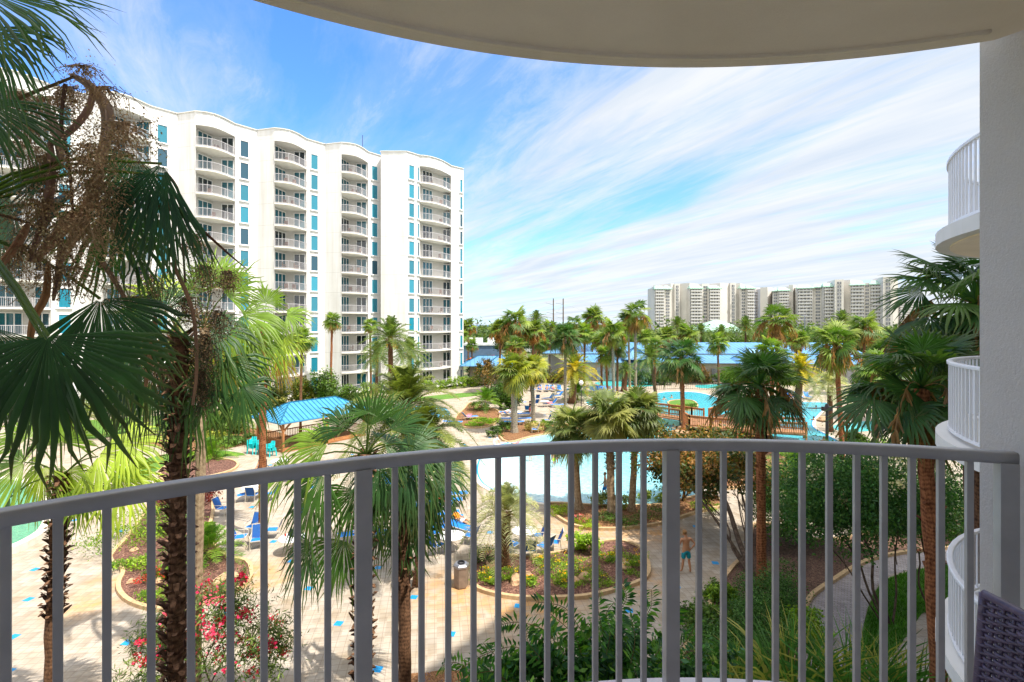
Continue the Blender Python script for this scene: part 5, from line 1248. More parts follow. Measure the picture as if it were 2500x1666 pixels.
# low plants in the beds
LOW = [(325, 1385, .8, .5, 'lime groundcover spilling over the left curb of the mulch bed', GB, .10), (420, 1290, 1.2, 1.2, 'feathery green shrub between the cordylines and the sago palm', GC, .12), (440, 1400, .7, .5, 'spiky green tuft against the rough brown trunk', GB, .12), (305, 1335, 1.6, 1.0, 'bright lime juniper at the left tip of the mulch bed', GB, .10), (350, 1300, 1.3, 1.1, 'round bright green shrub next to the lime juniper', GB, .10), (380, 1420, .5, .5, 'small red-flowered plant on the mulch bed', [(.5, .05, .04), (.07, .13, .03)], .08),
  (395, 1460, .6, .45, 'grassy tuft at the front of the mulch bed', GB, .12), (430, 1240, 1.1, 1.3, 'dark red cordyline behind the rough brown trunk', [(.09, .015, .02), (.16, .03, .03), (.05, .012, .02)], .14), (495, 1230, .8, 1.2, 'dark red cordyline right of the thin pale trunk', [(.09, .015, .02), (.16, .03, .03), (.05, .012, .02)], .14),
  (470, 1350, 1.0, .9, 'leafy green plant behind the thin pale trunk', GC, .12), (478, 1122, 1.2, .5, 'low green plant at the left of the sago palm bed', GB, .12),
  (1193, 1372, .85, .75, 'yellow lantana left of the pindo trunk, beside the bin', GC, .08), (1185, 1415, .6, .5, 'yellow lantana at the left tip of the flower bed', GB, .08), (1245, 1410, .6, .5, 'yellow lantana right in front of the pindo trunk', GB, .08), (1207, 1428, .45, .4, 'small lantana by the front curb under the pindo palm', GB, .07),
  (1290, 1430, .4, .4, 'small lime lantana alone on the bare mulch', GB, .07), (1370, 1378, .9, .35, 'trailing yellow lantana at the upper middle of the flower bed', GB, .07), (1350, 1405, .8, .35, 'yellow lantana patch left of the lime bush', GB, .07), (1420, 1395, 1.1, .4, 'broad yellow lantana patch in the middle of the flower bed', GB, .07),
  (1455, 1420, .9, .35, 'lantana patch near the front stones', GB, .07), (1480, 1365, .6, .4, 'lantana behind the lime bush', GB, .07), (1530, 1365, .9, .4, 'yellow lantana at the upper right of the flower bed', GB, .07), (1545, 1395, .7, .4, 'yellow lantana by the pale rock at the right end', GB, .07), (1320, 1375, .6, .3, 'small lantana at the left upper edge of the bed', GB, .07), (1385, 1425, .8, .3, 'trailing lantana low in the flower bed', GB, .07),
  (1420, 1352, .95, 1.1, 'lime-green leafy bush rising behind the flower bed', [(.16, .3, .02), (.25, .4, .04), (.1, .2, .02)], .16),
  (1372, 1255, .9, .5, 'yellow-green groundcover at the left tip of the palm bed', [(.25, .38, .02), (.18, .3, .02)], .08), (1428, 1272, .8, .35, 'pink and white flowers in the palm bed', [(.5, .12, .15), (.5, .35, .35), (.06, .12, .03)], .08), (1430, 1283, .8, .3, 'yellow-green groundcover below the pink flowers', [(.3, .42, .02), (.2, .32, .02)], .08),
  (1485, 1275, 1.0, .5, 'clipped green mound left of the middle sabal trunk base', GC, .08), (1540, 1278, 1.0, .5, 'clipped green mound between the right sabal trunks', GC, .08), (1475, 1236, .9, .8, 'fountain grass left of the middle sabal trunk', [(.13, .18, .06), (.2, .25, .08)], .2), (1515, 1240, .8, .8, 'fountain grass right of the middle sabal trunk', [(.13, .18, .06), (.2, .25, .08)], .2), (1600, 1222, 1.0, .9, 'feathery green shrub beside the middle railing post', [(.12, .18, .04), (.2, .27, .06)], .16), (1610, 1262, 1.2, .5, 'clipped green groundcover at the right of the palm bed', GC, .08), (1720, 1240, 1.0, .3, 'low plants at the foot of the rusty magnolia', GB, .1),
  (1210, 1065, .8, 1.0, 'small round shrub at the left end of the poolside bed', GC, .16), (1235, 1052, .9, 1.1, 'dull green shrub behind the left sabal trunk', GC, .16), (1306, 1052, 1.1, 1.1, 'straw-coloured ornamental grass under the right sabal', [(.38, .33, .16), (.26, .26, .1)], .22), (1345, 1050, 1.0, .9, 'low green shrub at the right of the poolside bed', GC, .16), (1325, 1038, 1.0, .5, 'bright sprawling plant along the poolside bed', GB, .14),
  (1172, 1000, 1.3, 1.3, 'round green shrub in the corner bed', GC, .16), (1185, 1035, 1.7, .8, 'bright spreading fern at the front of the corner bed', [(.2, .36, .02), (.14, .28, .02)], .14), (1153, 1040, 1.0, .4, 'lime plant at the left of the corner bed', [(.2, .36, .02), (.14, .28, .02)], .12),
  (1400, 1030, 2.2, 1.1, 'green and yellow shrubbery left of the sabal crowns', [(.12, .2, .02), (.24, .3, .03), (.06, .12, .02)], .18), (1450, 1020, 1.6, 1.0, 'low shrubbery behind the left sabal crown', GC, .18), (1660, 1000, 1.2, .7, 'yellowish shrub on the little pool island', [(.25, .3, .03), (.12, .2, .02)], .16), (1690, 996, .9, .7, 'green shrub on the little pool island', GC, .16),
  (2045, 1135, 1.2, .4, 'lime plants round the base of the red-brown palm', [(.2, .36, .02), (.14, .28, .02)], .12), (2100, 1150, 1.2, .7, 'bright plants in the right bed beyond the railing', GB, .14), (560, 1085, 1.6, .9, 'grey-green shrub by the stacked turquoise chairs', GC, .18), (600, 1078, 1.0, .8, 'small green shrub left of the turquoise chairs', GC, .16), (520, 1080, 1.2, .8, 'yellowish shrub on the orange straw strip', [(.25, .3, .05), (.12, .2, .02)], .18)]
for (px, py, w_, h_, lb, cl, sz) in LOW:
    if px < 560: w_ *= 1.3; h_ *= 1.15
    b = G(px, py, .07); nfl = 'lantana' in lb or 'patch' in lb
    t = shrub('bedding_plant', lb, 'plant', b, [(0, 0, .07 + h_ * .42, w_, w_ * .8, h_ * .5, 500 + 500 * w_)], sz, cl, group='plants in the garden beds',
          parts=[('flowers', [(0, 0, .1 + h_ * .75, w_ * .9, w_ * .7, h_ * .3, 42)], .055, [(.70, .52, .03), (.75, .40, .02)], 'petal')] if 'lantana' in lb else None, aspect=.3 if 'grass' in lb else .5)
# hedges
def hedge(label, px, h_, w_, n, cl, size=.2, name='hedge'):
    pl = catmull([G(a, b) for a, b in px], 6, False); o = pl[0].copy(); t = thing(name, label, 'hedge', (o.x, o.y, 0)); v = Veg(len(px) * 31)
    for i in range(0, len(pl)):
        p = pl[i] - o; v.cloud((p.x, p.y, h_ * .5), (w_ * .75, w_ * .7, h_ * .5), int(n / len(pl)), size, cl, 12, .7, .25)
    link('foliage', v.mesh('foliage', M['foliage']), None, t)
hedge('long clipped bright green hedge at the foot of the white tower', [(880, 968), (960, 962), (1020, 958), (1080, 952), (1130, 947), (1165, 943)], 1.9, 1.3, 9000, [(.15, .26, .02), (.09, .18, .02), (.2, .32, .03)], .24)
hedge('leafy hedge behind the left side of the blue pavilion', [(415, 1055), (480, 1060), (540, 1062), (600, 1058)], 1.9, 1.4, 4500, [(.05, .13, .02), (.1, .19, .04), (.14, .22, .06)], .24)
hedge('dark hedge along the back of the raised loungers', [(1385, 925), (1430, 928), (1480, 928)], 1.5, 1.2, 2200, GD, .25)
hedge('dark shrubs along the left behind the drooping leaves', [(20, 1030), (120, 1025), (230, 1018), (330, 1012)], 2.6, 1.8, 5000, GC, .26)
for (px, py, w_, h_, lb, cl) in [(1730, 1560, 1.1, 1.0, 'loose green shrub between the middle post and the boxwood mounds', GC), (1960, 1560, .9, .9, 'bright fern clump right of the boxwood mounds', GB), (2150, 1290, 2.2, 1.6, 'dark shrub mass under the wide white-blossomed tree', GD), (2330, 1310, 2.4, 2.2, 'dark shrub mass behind the leaning orange trunk', GD), (2240, 1255, 2.6, 2.6, 'tall green hedge shrub beyond the lawn', [(.04, .12, .03), (.07, .17, .04)]), (1900, 1240, 1.6, 1.3, 'green shrub between the dark fan palm trunk and the myrtle', GC), (2080, 1215, 2.0, 1.8, 'green shrub behind the wide crape myrtle', GC), (1760, 1470, .6, .6, 'small fern at the left curb of the shaded bed', GB)]:
    shrub('garden_shrub', lb, 'shrub', G(px, py), [(0, 0, h_ * .5, w_, w_ * .8, h_ * .55, 1500 + 1700 * w_)], .13, cl, group='shrubs round the pool garden')
# crape myrtles
WF = [(.62, .62, .56), (.5, .5, .42)]
for (px, py, lb, bl, fl, st) in [
  (2165, 1525, 'white-flowering crape myrtle with dark slanting stems on the lawn edge', [(-1.0, 1.2, 4.6, 1.7, 1.4, 1.4, 8200), (.6, 1.4, 4.4, 1.5, 1.3, 1.4, 4200), (-.2, .8, 3.3, 1.6, 1.1, .8, 2400), (-2.1, 1.0, 4.0, 1.0, 1.0, 1.2, 2000)], [(-1, .9, 4.8, 1.7, 1.2, 1.4, 500), (.6, 1.0, 4.9, 1.4, 1.0, 1.0, 300)], [(0, 0, -1.5, 1.0, 3.9, .05), (.1, 0, -.6, 1.2, 4.2, .06), (.15, .1, .5, 1.2, 4.3, .05), (-.1, .1, -2.1, .9, 3.4, .035), (.2, 0, 1.2, .9, 3.8, .04)]),
  (2285, 1500, 'crape myrtle behind the leaning orange-trunked palm', [(.2, 1.2, 4.5, 1.5, 1.4, 1.5, 4600), (1.3, 1.0, 3.7, 1.2, 1.1, 1.2, 2600), (-.6, 1.2, 3.4, 1.2, 1.0, .9, 1500)], [(.3, .9, 4.5, 1.5, 1.2, 1.3, 360)], [(0, 0, .2, 1.1, 4, .06), (.1, .1, 1.1, .9, 3.5, .04), (-.1, 0, -.5, 1.1, 3.6, .04)]),
  (1975, 1330, 'wide crape myrtle with white blossom between the two railing palms', [(-.2, 0, 2.5, 2.0, 1.5, 1.5, 9200), (1.4, .2, 2.8, 1.5, 1.3, 1.4, 3200), (-1.6, -.3, 1.7, 1.2, 1.0, .9, 1800)], [(-.2, -.5, 2.5, 2.1, 1.2, 1.5, 560), (-1.5, -.6, 1.4, .9, .6, .6, 160)], [(0, 0, -.6, 0, 2.2, .06), (.1, 0, .8, .1, 2.5, .06)])]:
    shrub('crape_myrtle', lb, 'tree', G(px, py), [(x, y, z - .15, a_ * 1.12, b_ * 1.1, c_ * 1.2, n * 1.15) for x, y, z, a_, b_, c_, n in bl], .125, [(.03, .11, .035), (.05, .15, .045), (.07, .18, .04)], parts=[('blossom', fl, .09, WF, 'petal')], group='crape myrtles on the right', stem=st)
# clipped shrubs lower right
for (px, py, w_, h_, lb, n) in [(1885, 1490, .95, 1.2, 'clipped boxwood mound furthest up the shaded bed', 9000), (1850, 1560, 1.0, 1.2, 'clipped boxwood mound in the middle of the shaded bed', 9000), (1790, 1640, 1.1, 1.2, 'clipped boxwood mound nearest our balcony', 10000), (1905, 1420, .7, .8, 'small loose shrub above the boxwood mounds', 1000)]:
    shrub('boxwood_shrub', lb, 'shrub', G(px, py), [(0, 0, h_ * .5, w_ * 1.15, w_ * 1.05, h_ * .6, n)], .075, [(.05, .14, .03), (.08, .19, .05), (.03, .09, .02)], group='boxwood mounds in the shaded bed')
for (px, py, d, h_, n, lb, c1) in [(1930, 1700, 13.6, 2.6, 150, 'flax clump with long upright blades left of the lower right path', (.07, .19, .05)), (2100, 1690, 13.2, 2.7, 170, 'largest flax clump, in front of the curved brick path', (.06, .18, .05)), (2230, 1720, 12.6, 2.5, 120, 'flax clump between the path and the leaning palm', (.07, .2, .04)), (1790, 1740, 13.2, 2.0, 120, 'yellow-green flax clump behind the middle balusters', (.14, .24, .06)), (2350, 1720, 11.5, 1.9, 60, 'flax clump beside the lowest round balcony', (.08, .19, .05))]:
    g = P(px, 800, d); t = thing('flax_plant', lb, 'plant', (g.x, g.y, 0), 0, 'flax clumps below the balcony'); v = Veg(px); v.blades((0, 0, 0), .6, int(n * 1.5), h_, .08, c1, .75, (.30, .32, .10))
    link('blades', v.mesh('blades', M['leaf']), None, t)
# oleander (lower left)
b = P(500, 800, 13.8)
shrub('oleander', 'pink-flowering oleander bush at the lower left', 'shrub', b,
      [(0, 0, 2.3, 1.5, 1.2, 1.2, 3600), (1.4, -.2, 1.9, 1.1, 1.0, .9, 1900), (-1.1, -.4, 1.6, .9, .8, .8, 1400), (.9, .3, 3.2, .35, .35, .6, 160), (.2, .4, 2.9, .7, .5, .5, 420), (-1.5, .3, 2.1, .5, .4, .5, 240), (2.1, 0, 2.3, .5, .5, .7, 300)], .17, [(.07, .13, .03), (.12, .19, .05), (.04, .09, .02)], aspect=.16,
      parts=[('flowers', [(0, -.1, 2.6, 1.5, 1.1, 1.1, 800), (1.5, -.2, 2.1, 1.1, .9, .9, 380), (-1.3, -.2, 1.8, .8, .6, .6, 330), (.9, .3, 3.5, .3, .3, .35, 90)], .085, [(.60, .03, .14), (.70, .09, .22), (.42, .015, .08)], 'petal')],
      stem=[(0, 0, .2, 0, 2.4, .03), (.1, 0, .9, .2, 3.0, .025), (-.1, 0, -1.0, 0, 2.0, .025), (.2, 0, 1.4, 0, 2.1, .025), (0, .1, -.4, .1, 2.4, .025)])
# broad-leaved shrubs in front of the balcony
LV = [(.035, .13, .02), (.05, .17, .025), (.09, .22, .03), (.02, .08, .02), (.03, .10, .05)]
b = P(1420, 800, 9.2)
shrub('loquat_tree', 'broad-leaved dark green tree top just below our balcony', 'tree', b,
      [(0, 0, 3.8, 1.35, 1.0, .9, 3200), (-1.3, .1, 3.5, .8, .7, .8, 1500), (1.1, .1, 4.0, .7, .7, .9, 800), (.4, .2, 4.7, .5, .5, .5, 260), (-.7, 0, 4.3, .5, .5, .5, 260), (0, -.3, 2.9, 1.7, .9, .8, 2600), (-2.0, .2, 2.9, .9, .7, .7, 1500), (1.7, .2, 3.4, .8, .7, .8, 1500), (-.4, .1, 4.45, .8, .5, .45, 700), (.9, .2, 4.7, .4, .4, .45, 350)], .16, LV, stem=[(0, 0, 0, 0, 3.9, .1), (0, 0, -1.2, 0, 3.4, .05), (0, 0, 1.1, 0, 3.8, .05)], aspect=.5)
v = Veg(77)   # arching leafy twigs of the same tree
par = bpy.data.objects['loquat_tree']; ob = Vector((b.x, b.y, 0))
for pts in [[(1320, 1620), (1260, 1580), (1180, 1600), (1115, 1640)], [(1380, 1600), (1330, 1540), (1270, 1520), (1225, 1525)], [(1430, 1560), (1400, 1510), (1370, 1480), (1310, 1470)], [(1500, 1560), (1510, 1500), (1530, 1460), (1520, 1430)], [(1560, 1580), (1570, 1520), (1590, 1480), (1590, 1440)], [(1470, 1540), (1460, 1480), (1465, 1440)], [(1640, 1600), (1680, 1560), (1700, 1520)], [(1280, 1640), (1210, 1600), (1180, 1570)], [(1600, 1600), (1640, 1540), (1655, 1490)], [(1180, 1666), (1120, 1620), (1080, 1625)], [(1350, 1640), (1290, 1570), (1290, 1530)], [(1420, 1600), (1400, 1550), (1345, 1500)], [(1480, 1600), (1490, 1540), (1480, 1500), (1500, 1470)], [(1240, 1666), (1200, 1640), (1150, 1650)], [(1540, 1620), (1550, 1560), (1540, 1510)]]:
    q = catmull([P(x, y, 9.0 + .3 * v.r.randn()) - ob for x, y in pts], 7, False); v.strand(q, .012, np.array((.10, .08, .04)))
    for i in range(1, len(q)):
        for sg in (-1, 1):
            tt = (q[i] - q[i - 1]).normalized(); sd = tt.cross(Vector((0, -1, .2))).normalized() * sg; a = q[i]; l_ = .17 + .06 * v.r.rand()
            tip = a + (sd * .8 + tt * .5 + Vector((0, v.r.randn() * .25, -.25))).normalized() * l_; m_ = (a + tip) / 2 + Vector((0, 0, .015)); w_ = tt * .032
            v.addq([a, m_ + w_, tip, m_ - w_], [[0, 1, 2, 3]], np.array(LV[v.r.randint(len(LV))]) * (.8 + .5 * v.r.rand()))
link('leafy_twigs', v.mesh('leafy_twigs', M['foliage']), None, par)
b = P(1250, 800, 9.8)
shrub('photinia_shrub', 'grey-green small-leaved shrub at the left of the broad-leaved tree', 'shrub', b, [(-.1, 0, 3.4, .9, .8, .7, 2600), (.9, .2, 3.5, .6, .6, .7, 1400), (1.9, .3, 4.0, .4, .4, .5, 700)], .055, [(.10, .15, .09), (.16, .2, .13), (.22, .26, .2), (.05, .1, .04)], stem=[(0, 0, 0, 0, 3.3, .05)])
b = P(1700, 800, 9.6)
shrub('photinia_shrub', 'glossy green shrub right of the middle railing post, close below', 'shrub', b, [(0, 0, 3.3, .8, .8, .8, 1300), (-.5, .2, 4.0, .5, .5, .5, 500), (.5, .3, 3.9, .45, .4, .5, 380)], .13, LV, stem=[(0, 0, 0, 0, 3.3, .05)])
b = P(1050, 800, 14.2)
shrub('statice_plant', 'small violet-flowered plant at the foot of the right centre palm', 'plant', b, [(0, 0, .4, .35, .35, .35, 260)], .07, [(.25, .2, .4), (.1, .15, .06)])
for i, (px, py, lb) in enumerate(((1575, 940, 'dark shrubbery against the clubhouse wall behind the pale twin trunks'), (1690, 936, 'dark shrubbery against the clubhouse wall above the small pool'), (1790, 938, 'dark shrubbery against the clubhouse wall left of the big dark palm'), (1900, 940, 'dark shrubbery against the clubhouse wall behind the big dark palm'), (1330, 934, 'dark shrubbery against the clubhouse wall left of the yellow date palm'))):
    shrub('garden_shrub', lb, 'shrub', G(px, py), [(0, 0, 1.2, 4.2, 1.5, 1.3, 1900), (2.5, 0, 1.0, 2.2, 1.4, 1.5, 900)], .35, [GD, [(.10, .10, .03), (.2, .12, .05), (.05, .08, .02)], GC][i % 3], group='shrubs round the pool garden')
SIDE = ['leftmost'] + ['second', 'third', 'fourth', 'fifth', 'sixth', 'seventh', 'eighth', 'ninth', 'tenth', 'eleventh', 'twelfth', 'thirteenth', 'fourteenth']
for i in range(15):
    px = 1255 + i * 72 + (i * 37) % 23; d = 124 + (i * 29) % 26; g = P(px, 800 + (i * 13) % 9, d)
    lb = 'leftmost round-headed tree in the row behind the clubhouse' if i == 0 else 'rightmost round-headed tree in the row behind the clubhouse' if i == 14 else SIDE[i] + ' round-headed tree from the left in the row behind the clubhouse'
    cl = [GD, GC, [(.09, .13, .04), (.06, .10, .03), (.13, .17, .05)]][i % 3]; w_ = 4.0 + (i * 7) % 4 * .7
    shrub('broadleaf_tree', lb, 'tree', Vector((g.x, g.y, 0)), [(0, 0, g.z - 2.6, w_, w_ * .8, 2.6, 1900), (w_ * .6, .5, g.z - 3.4, w_ * .7, w_ * .7, 2.0, 900), (-w_ * .6, .3, g.z - 3.6, w_ * .7, w_ * .6, 2.2, 900)], .5, cl, group='trees behind the clubhouse', stem=[(0, 0, 0, 0, g.z - 2.5, .25), (0, 0, 2, .4, g.z - 2.5, .12)])
# far wood behind the clubhouse
v = Veg(90)
for i in range(150):
    y = 165 + 520 * v.r.rand() ** 1.6; x = (v.r.rand() * 1.75 - .12) * y; 
    if x < 20 and y < 190: continue
    hh = 7 + 4.0 * v.r.rand(); rr = 9 + y * .035
    v.cloud((x, y, hh * .35), (rr * (1 + v.r.rand()), rr, hh * .75), 420, .9 + y * .005, [(.05, .10, .03), (.08, .14, .035), (.11, .16, .05), (.035, .07, .025)], 36, .6, .25)
for i in range(420):
    y = 500 + 900 * v.r.rand(); x = (v.r.rand() * 1.9 - .2) * y; rr = 26
    v.cloud((x, y, 1.5), (rr * 1.6, rr, 5.5), 90, 5.0, [(.05, .10, .035), (.08, .13, .045), (.04, .08, .03)], 20, .6, .3)
o = link('far_wood', v.mesh('far_wood', M['foliage'])); tag(o, 'green coastal wood stretching behind the clubhouse to the sea', 'wood', kind='stuff')

v = Veg(96); r = v.r; gl = [G(a, b) for a, b in [(2118, 1490), (2150, 1425), (2210, 1398), (2330, 1378), (2480, 1380), (2480, 1470), (2330, 1475), (2250, 1500), (2180, 1600), (2100, 1600)]]
def inside(x, y, pl):
    c = False; j = len(pl) - 1
    for i in range(len(pl)):
        if (pl[i].y > y) != (pl[j].y > y) and x < (pl[j].x - pl[i].x) * (y - pl[i].y) / (pl[j].y - pl[i].y) + pl[i].x: c = not c
        j = i
    return c
xs = [p.x for p in gl]; ys = [p.y for p in gl]; pts = []
while len(pts) < 9000:
    x = min(xs) + r.rand() * (max(xs) - min(xs)); y = min(ys) + r.rand() * (max(ys) - min(ys))
    if inside(x, y, gl): pts.append((x, y))
p = np.array([(x, y, .01) for x, y in pts]); a = r.rand(len(p)) * 6.283; dx = np.stack([np.cos(a), np.sin(a), a * 0], 1) * .02; top = p + np.stack([r.randn(len(p)) * .03, r.randn(len(p)) * .03, .06 + r.rand(len(p)) * .06], 1)
V = np.stack([p - dx, p + dx, top + dx * .3, top - dx * .3], 1); cl = np.array([(.05, .16, .02)]) * (.6 + .9 * r.rand(len(p), 1)); v.addq(V.reshape(-1, 3), np.arange(len(p) * 4).reshape(-1, 4), np.repeat(cl, 4, 0))
o = link('grass', v.mesh('grass', M['foliage'])); tag(o, 'short green grass blades of the shaded lawn at the lower right', 'grass', kind='stuff')
# ------------------------------------------------------------------ pavilion with the blue hipped roof
def hip_roof(parent, c, ux, uy, lx, ly, z0, z1, ridge, m=None, seams=0, over=.0, name='roof'):
    """eaves rectangle lx x ly about c, ridge along ux of length ridge"""
    cor = [c + ux * (sx * lx / 2) + uy * (sy * ly / 2) + Vector((0, 0, z0)) for sx, sy in ((-1, -1), (1, -1), (1, 1), (-1, 1))]
    r = [c + ux * (s * ridge / 2) + Vector((0, 0, z1)) for s in (-1, 1)]
    b = MB(); b.add(cor + r, [(0, 1, 5, 4), (1, 2, 5), (2, 3, 4, 5), (3, 0, 4)])
    b.add([p - Vector((0, 0, .12)) for p in cor] + cor, [(0, 1, 5, 4), (1, 2, 6, 5), (2, 3, 7, 6), (3, 0, 4, 7), (0, 1, 2, 3)])
    o = b.build(name, m or M['blue_plain'], parent)
    s = MB()
    for a, q in ((cor[0], r[0]), (cor[3], r[0]), (cor[1], r[1]), (cor[2], r[1]), (r[0], r[1])): s.bar(a + Vector((0, 0, .03)), q + Vector((0, 0, .03)), .1, .07)
    if seams:
        n = int(lx / seams)
        for i in range(1, n):
            x = -lx / 2 + lx * i / n; inr = abs(x) <= ridge / 2
            t = 1 if inr else max(0.02, (lx / 2 - abs(x)) / max(.01, (lx - ridge) / 2))
            for sy in (-1, 1):
                e = c + ux * x + uy * (sy * ly / 2) + Vector((0, 0, z0)); top = c + ux * x + uy * (sy * ly / 2 * (1 - t)) + Vector((0, 0, z0 + (z1 - z0) * t))
                s.bar(e + Vector((0, 0, .02)), top + Vector((0, 0, .02)), .035, .05)
        n = int(ly / seams)
        for i in range(1, n):
            y = -ly / 2 + ly * i / n; t = (ly / 2 - abs(y)) / (ly / 2)
            for sx in (-1, 1):
                e = c + uy * y + ux * (sx * lx / 2) + Vector((0, 0, z0)); top = c + uy * y + ux * (sx * (lx / 2 - (lx - ridge) / 2 * t)) + Vector((0, 0, z0 + (z1 - z0) * t))
                s.bar(e + Vector((0, 0, .02)), top + Vector((0, 0, .02)), .035, .05)
    s.build('roof_seams', M['blue_seam'], o)
    return o
gz = thing('pavilion', 'open cedar pavilion with a blue hipped metal roof beside the turquoise chairs', 'pavilion', (0, 0, 0))
gx = Vector((.60, .80, 0)).normalized(); gy = Vector((-.80, .60, 0))
gn = Vector((-18.95, 41.3, 0)); gc = gn + gx * 4.3 + gy * 2.3
hip_roof(gz, gc, gx, gy, 9.0, 5.0, 2.55, 3.75, 4.6, seams=.42)
for i, sx in enumerate((-1, 0, 1)):
    for sy in (-1, 1):
        p = gc + gx * (sx * 4.0) + gy * (sy * 2.1); b = MB(); b.box((p.x, p.y, 1.27), (.17, .17, 2.54), rz=.93)
        po = b.build('post', M['wood'], gz)
        b = MB()
        for d in ((gx * (1 if sx < 1 else -1)), gy * -sy): b.bar(p + Vector((0, 0, 1.75)) + d * .05, p + d * .75 + Vector((0, 0, 2.45)), .09, .14)
        b.build('brace', M['wood'], po)
b = MB()
for sy in (-1, 1): b.bar(gc + gx * -4.2 + gy * (sy * 2.1) + Vector((0, 0, 2.44)), gc + gx * 4.2 + gy * (sy * 2.1) + Vector((0, 0, 2.44)), .12, .22)
for sx in (-1, 1): b.bar(gc + gx * (4.0 * sx) + gy * -2.1 + Vector((0, 0, 2.42)), gc + gx * (4.0 * sx) + gy * 2.1 + Vector((0, 0, 2.42)), .12, .2)
b.build('beam', M['wood'], gz)
b = MB(); b.prism([tuple((gc + gx * sx * 4.1 + gy * sy * 2.2)[:2]) for sx, sy in ((-1, -1), (1, -1), (1, 1), (-1, 1))], .01, .14); b.build('floor_boards', M['wood'], gz)
b = MB()
for (a, q) in ((gc + gx * -4 + gy * 2.1, gc + gx * 4 + gy * 2.1), (gc + gx * -4 + gy * -2.1, gc + gx * -4 + gy * 2.1), (gc + gx * 4 + gy * -2.1, gc + gx * 4 + gy * 2.1)):
    for z in (.3, 1.0): b.bar(a + Vector((0, 0, z)), q + Vector((0, 0, z)), .05, .09)
    n = int((q - a).length / .16)
    for i in range(n): p = a.lerp(q, i / n); b.box((p.x, p.y, .65), (.04, .04, .66))
b.build('balustrade', M['wood'], gz)
cl = MB(); cl.box((gc.x + 1.3, gc.y - .6, .8), (1.6, .8, .06), rz=.9); cl.lathe([(.05, .14), (.05, .8)], 8, (gc.x + 1.3, gc.y - .6, 0)); tt = cl.build('picnic_table', M['bin']); tag(tt, 'dark table inside the blue-roofed pavilion', 'table')
# ------------------------------------------------------------------ clubhouse with the long blue roof
cb = thing('clubhouse', 'low clubhouse with a very long light blue metal roof across the pools', 'building', (0, 0, 0))
def roofquad(b, pts): b.add(pts, [tuple(range(len(pts)))])
rb = MB()
x0, x1 = 5.0, 68.0
E0_, E1_, E2_ = 95.0, 99.5, 106.0
def rl3(x, y, z): return Vector((x, y - .035 * (x - x0) * 1.0, z))
zs = [(E0_, 3.55), (E1_, 4.9), (E2_, 6.9)]
rb.add([rl3(x0 + 6, E0_, 3.55), rl3(x1, E0_ - 4, 3.55), rl3(x1, E1_, 4.75), rl3(x0 + 6, E1_, 4.75)], [(0, 1, 2, 3)])
rb.add([rl3(x0 + 1, E1_ - .15, 4.95), rl3(x1, E1_ - .15, 4.95), rl3(x1, E2_, 6.9), rl3(x0 + 9.5, E2_, 6.9)], [(0, 1, 2, 3)])
rb.add([rl3(x0 + 1, E1_ - .15, 4.95), rl3(x0 + 9.5, E2_, 6.9), rl3(x0 + 2, 112, 4.6)], [(0, 1, 2)])
rb.add([rl3(x0 + 9.5, E2_, 6.9), rl3(x1, E2_, 6.9), rl3(x1, 114, 4.6), rl3(x0 + 2, 114, 4.6)], [(0, 1, 2, 3)])
rb.build('roof', M['blue_roof'], cb)
b = MB(); b.add([rl3(x0 + 5, E0_ + .5, 0), rl3(x1, E0_ - 3.5, 0), rl3(x1, E0_ - 3.5, 3.5), rl3(x0 + 5, E0_ + .5, 3.5)], [(0, 1, 2, 3)]); b.add([rl3(x0 + 5, E0_ + .5, 0), rl3(x0 + 3, 113, 0), rl3(x0 + 3, 113, 4.5), rl3(x0 + 5, E0_ + .5, 3.5)], [(0, 1, 2, 3)])
b.add([rl3(x0 + 1.5, E1_, 4.7), rl3(x1, E1_, 4.7), rl3(x1, E1_, 4.95), rl3(x0 + 1.5, E1_, 4.95)], [(0, 1, 2, 3)]); b.build('wall', M['wall_tan'], cb)
b = MB()
for i in range(26):
    x = x0 + 7 + i * 2.3; p = rl3(x, E0_ + .42 - 4 * (x - x0) / 63, 1.4); b.box(p, (1.5, .1, 2.4))
b.build('window_band', M['condo_win'], cb)
for sx, d_ in ((1618, 2.2),):
    g = P(1555, 0, 94); hip_roof(cb, Vector((g.x, 95.5, 0)), Vector((1, 0, 0)), Vector((0, 1, 0)), 5, 5, 4.2, 6.4, .1, M['blue_roof'], name='dormer_roof')
    g = P(1850, 0, 93); hip_roof(cb, Vector((g.x, 93.5, 0)), Vector((1, 0, 0)), Vector((0, 1, 0)), 9, 6, 3.6, 6.2, 2.5, M['blue_roof'], name='porch_roof')
kp = thing('kiosk', 'small open building with a low hipped blue roof next to the white tower', 'building', (0, 0, 0))
g = P(1207, 0, 92)
hip_roof(kp, Vector((g.x + .6, 92, 0)), Vector((1, 0, 0)), Vector((0, 1, 0)), 13.0, 8, 3.4, 4.9, 7.0, M['blue_roof'])
hip_roof(kp, Vector((g.x + 1.2, 89.5, 0)), Vector((1, 0, 0)), Vector((0, 1, 0)), 5.6, 4.6, 3.3, 5.35, .1, M['blue_roof'], name='cupola_roof')
b = MB(); b.box((g.x + .6, 93, 1.6), (10, 5, 3.2)); b.build('wall', M['wall_tan'], kp)
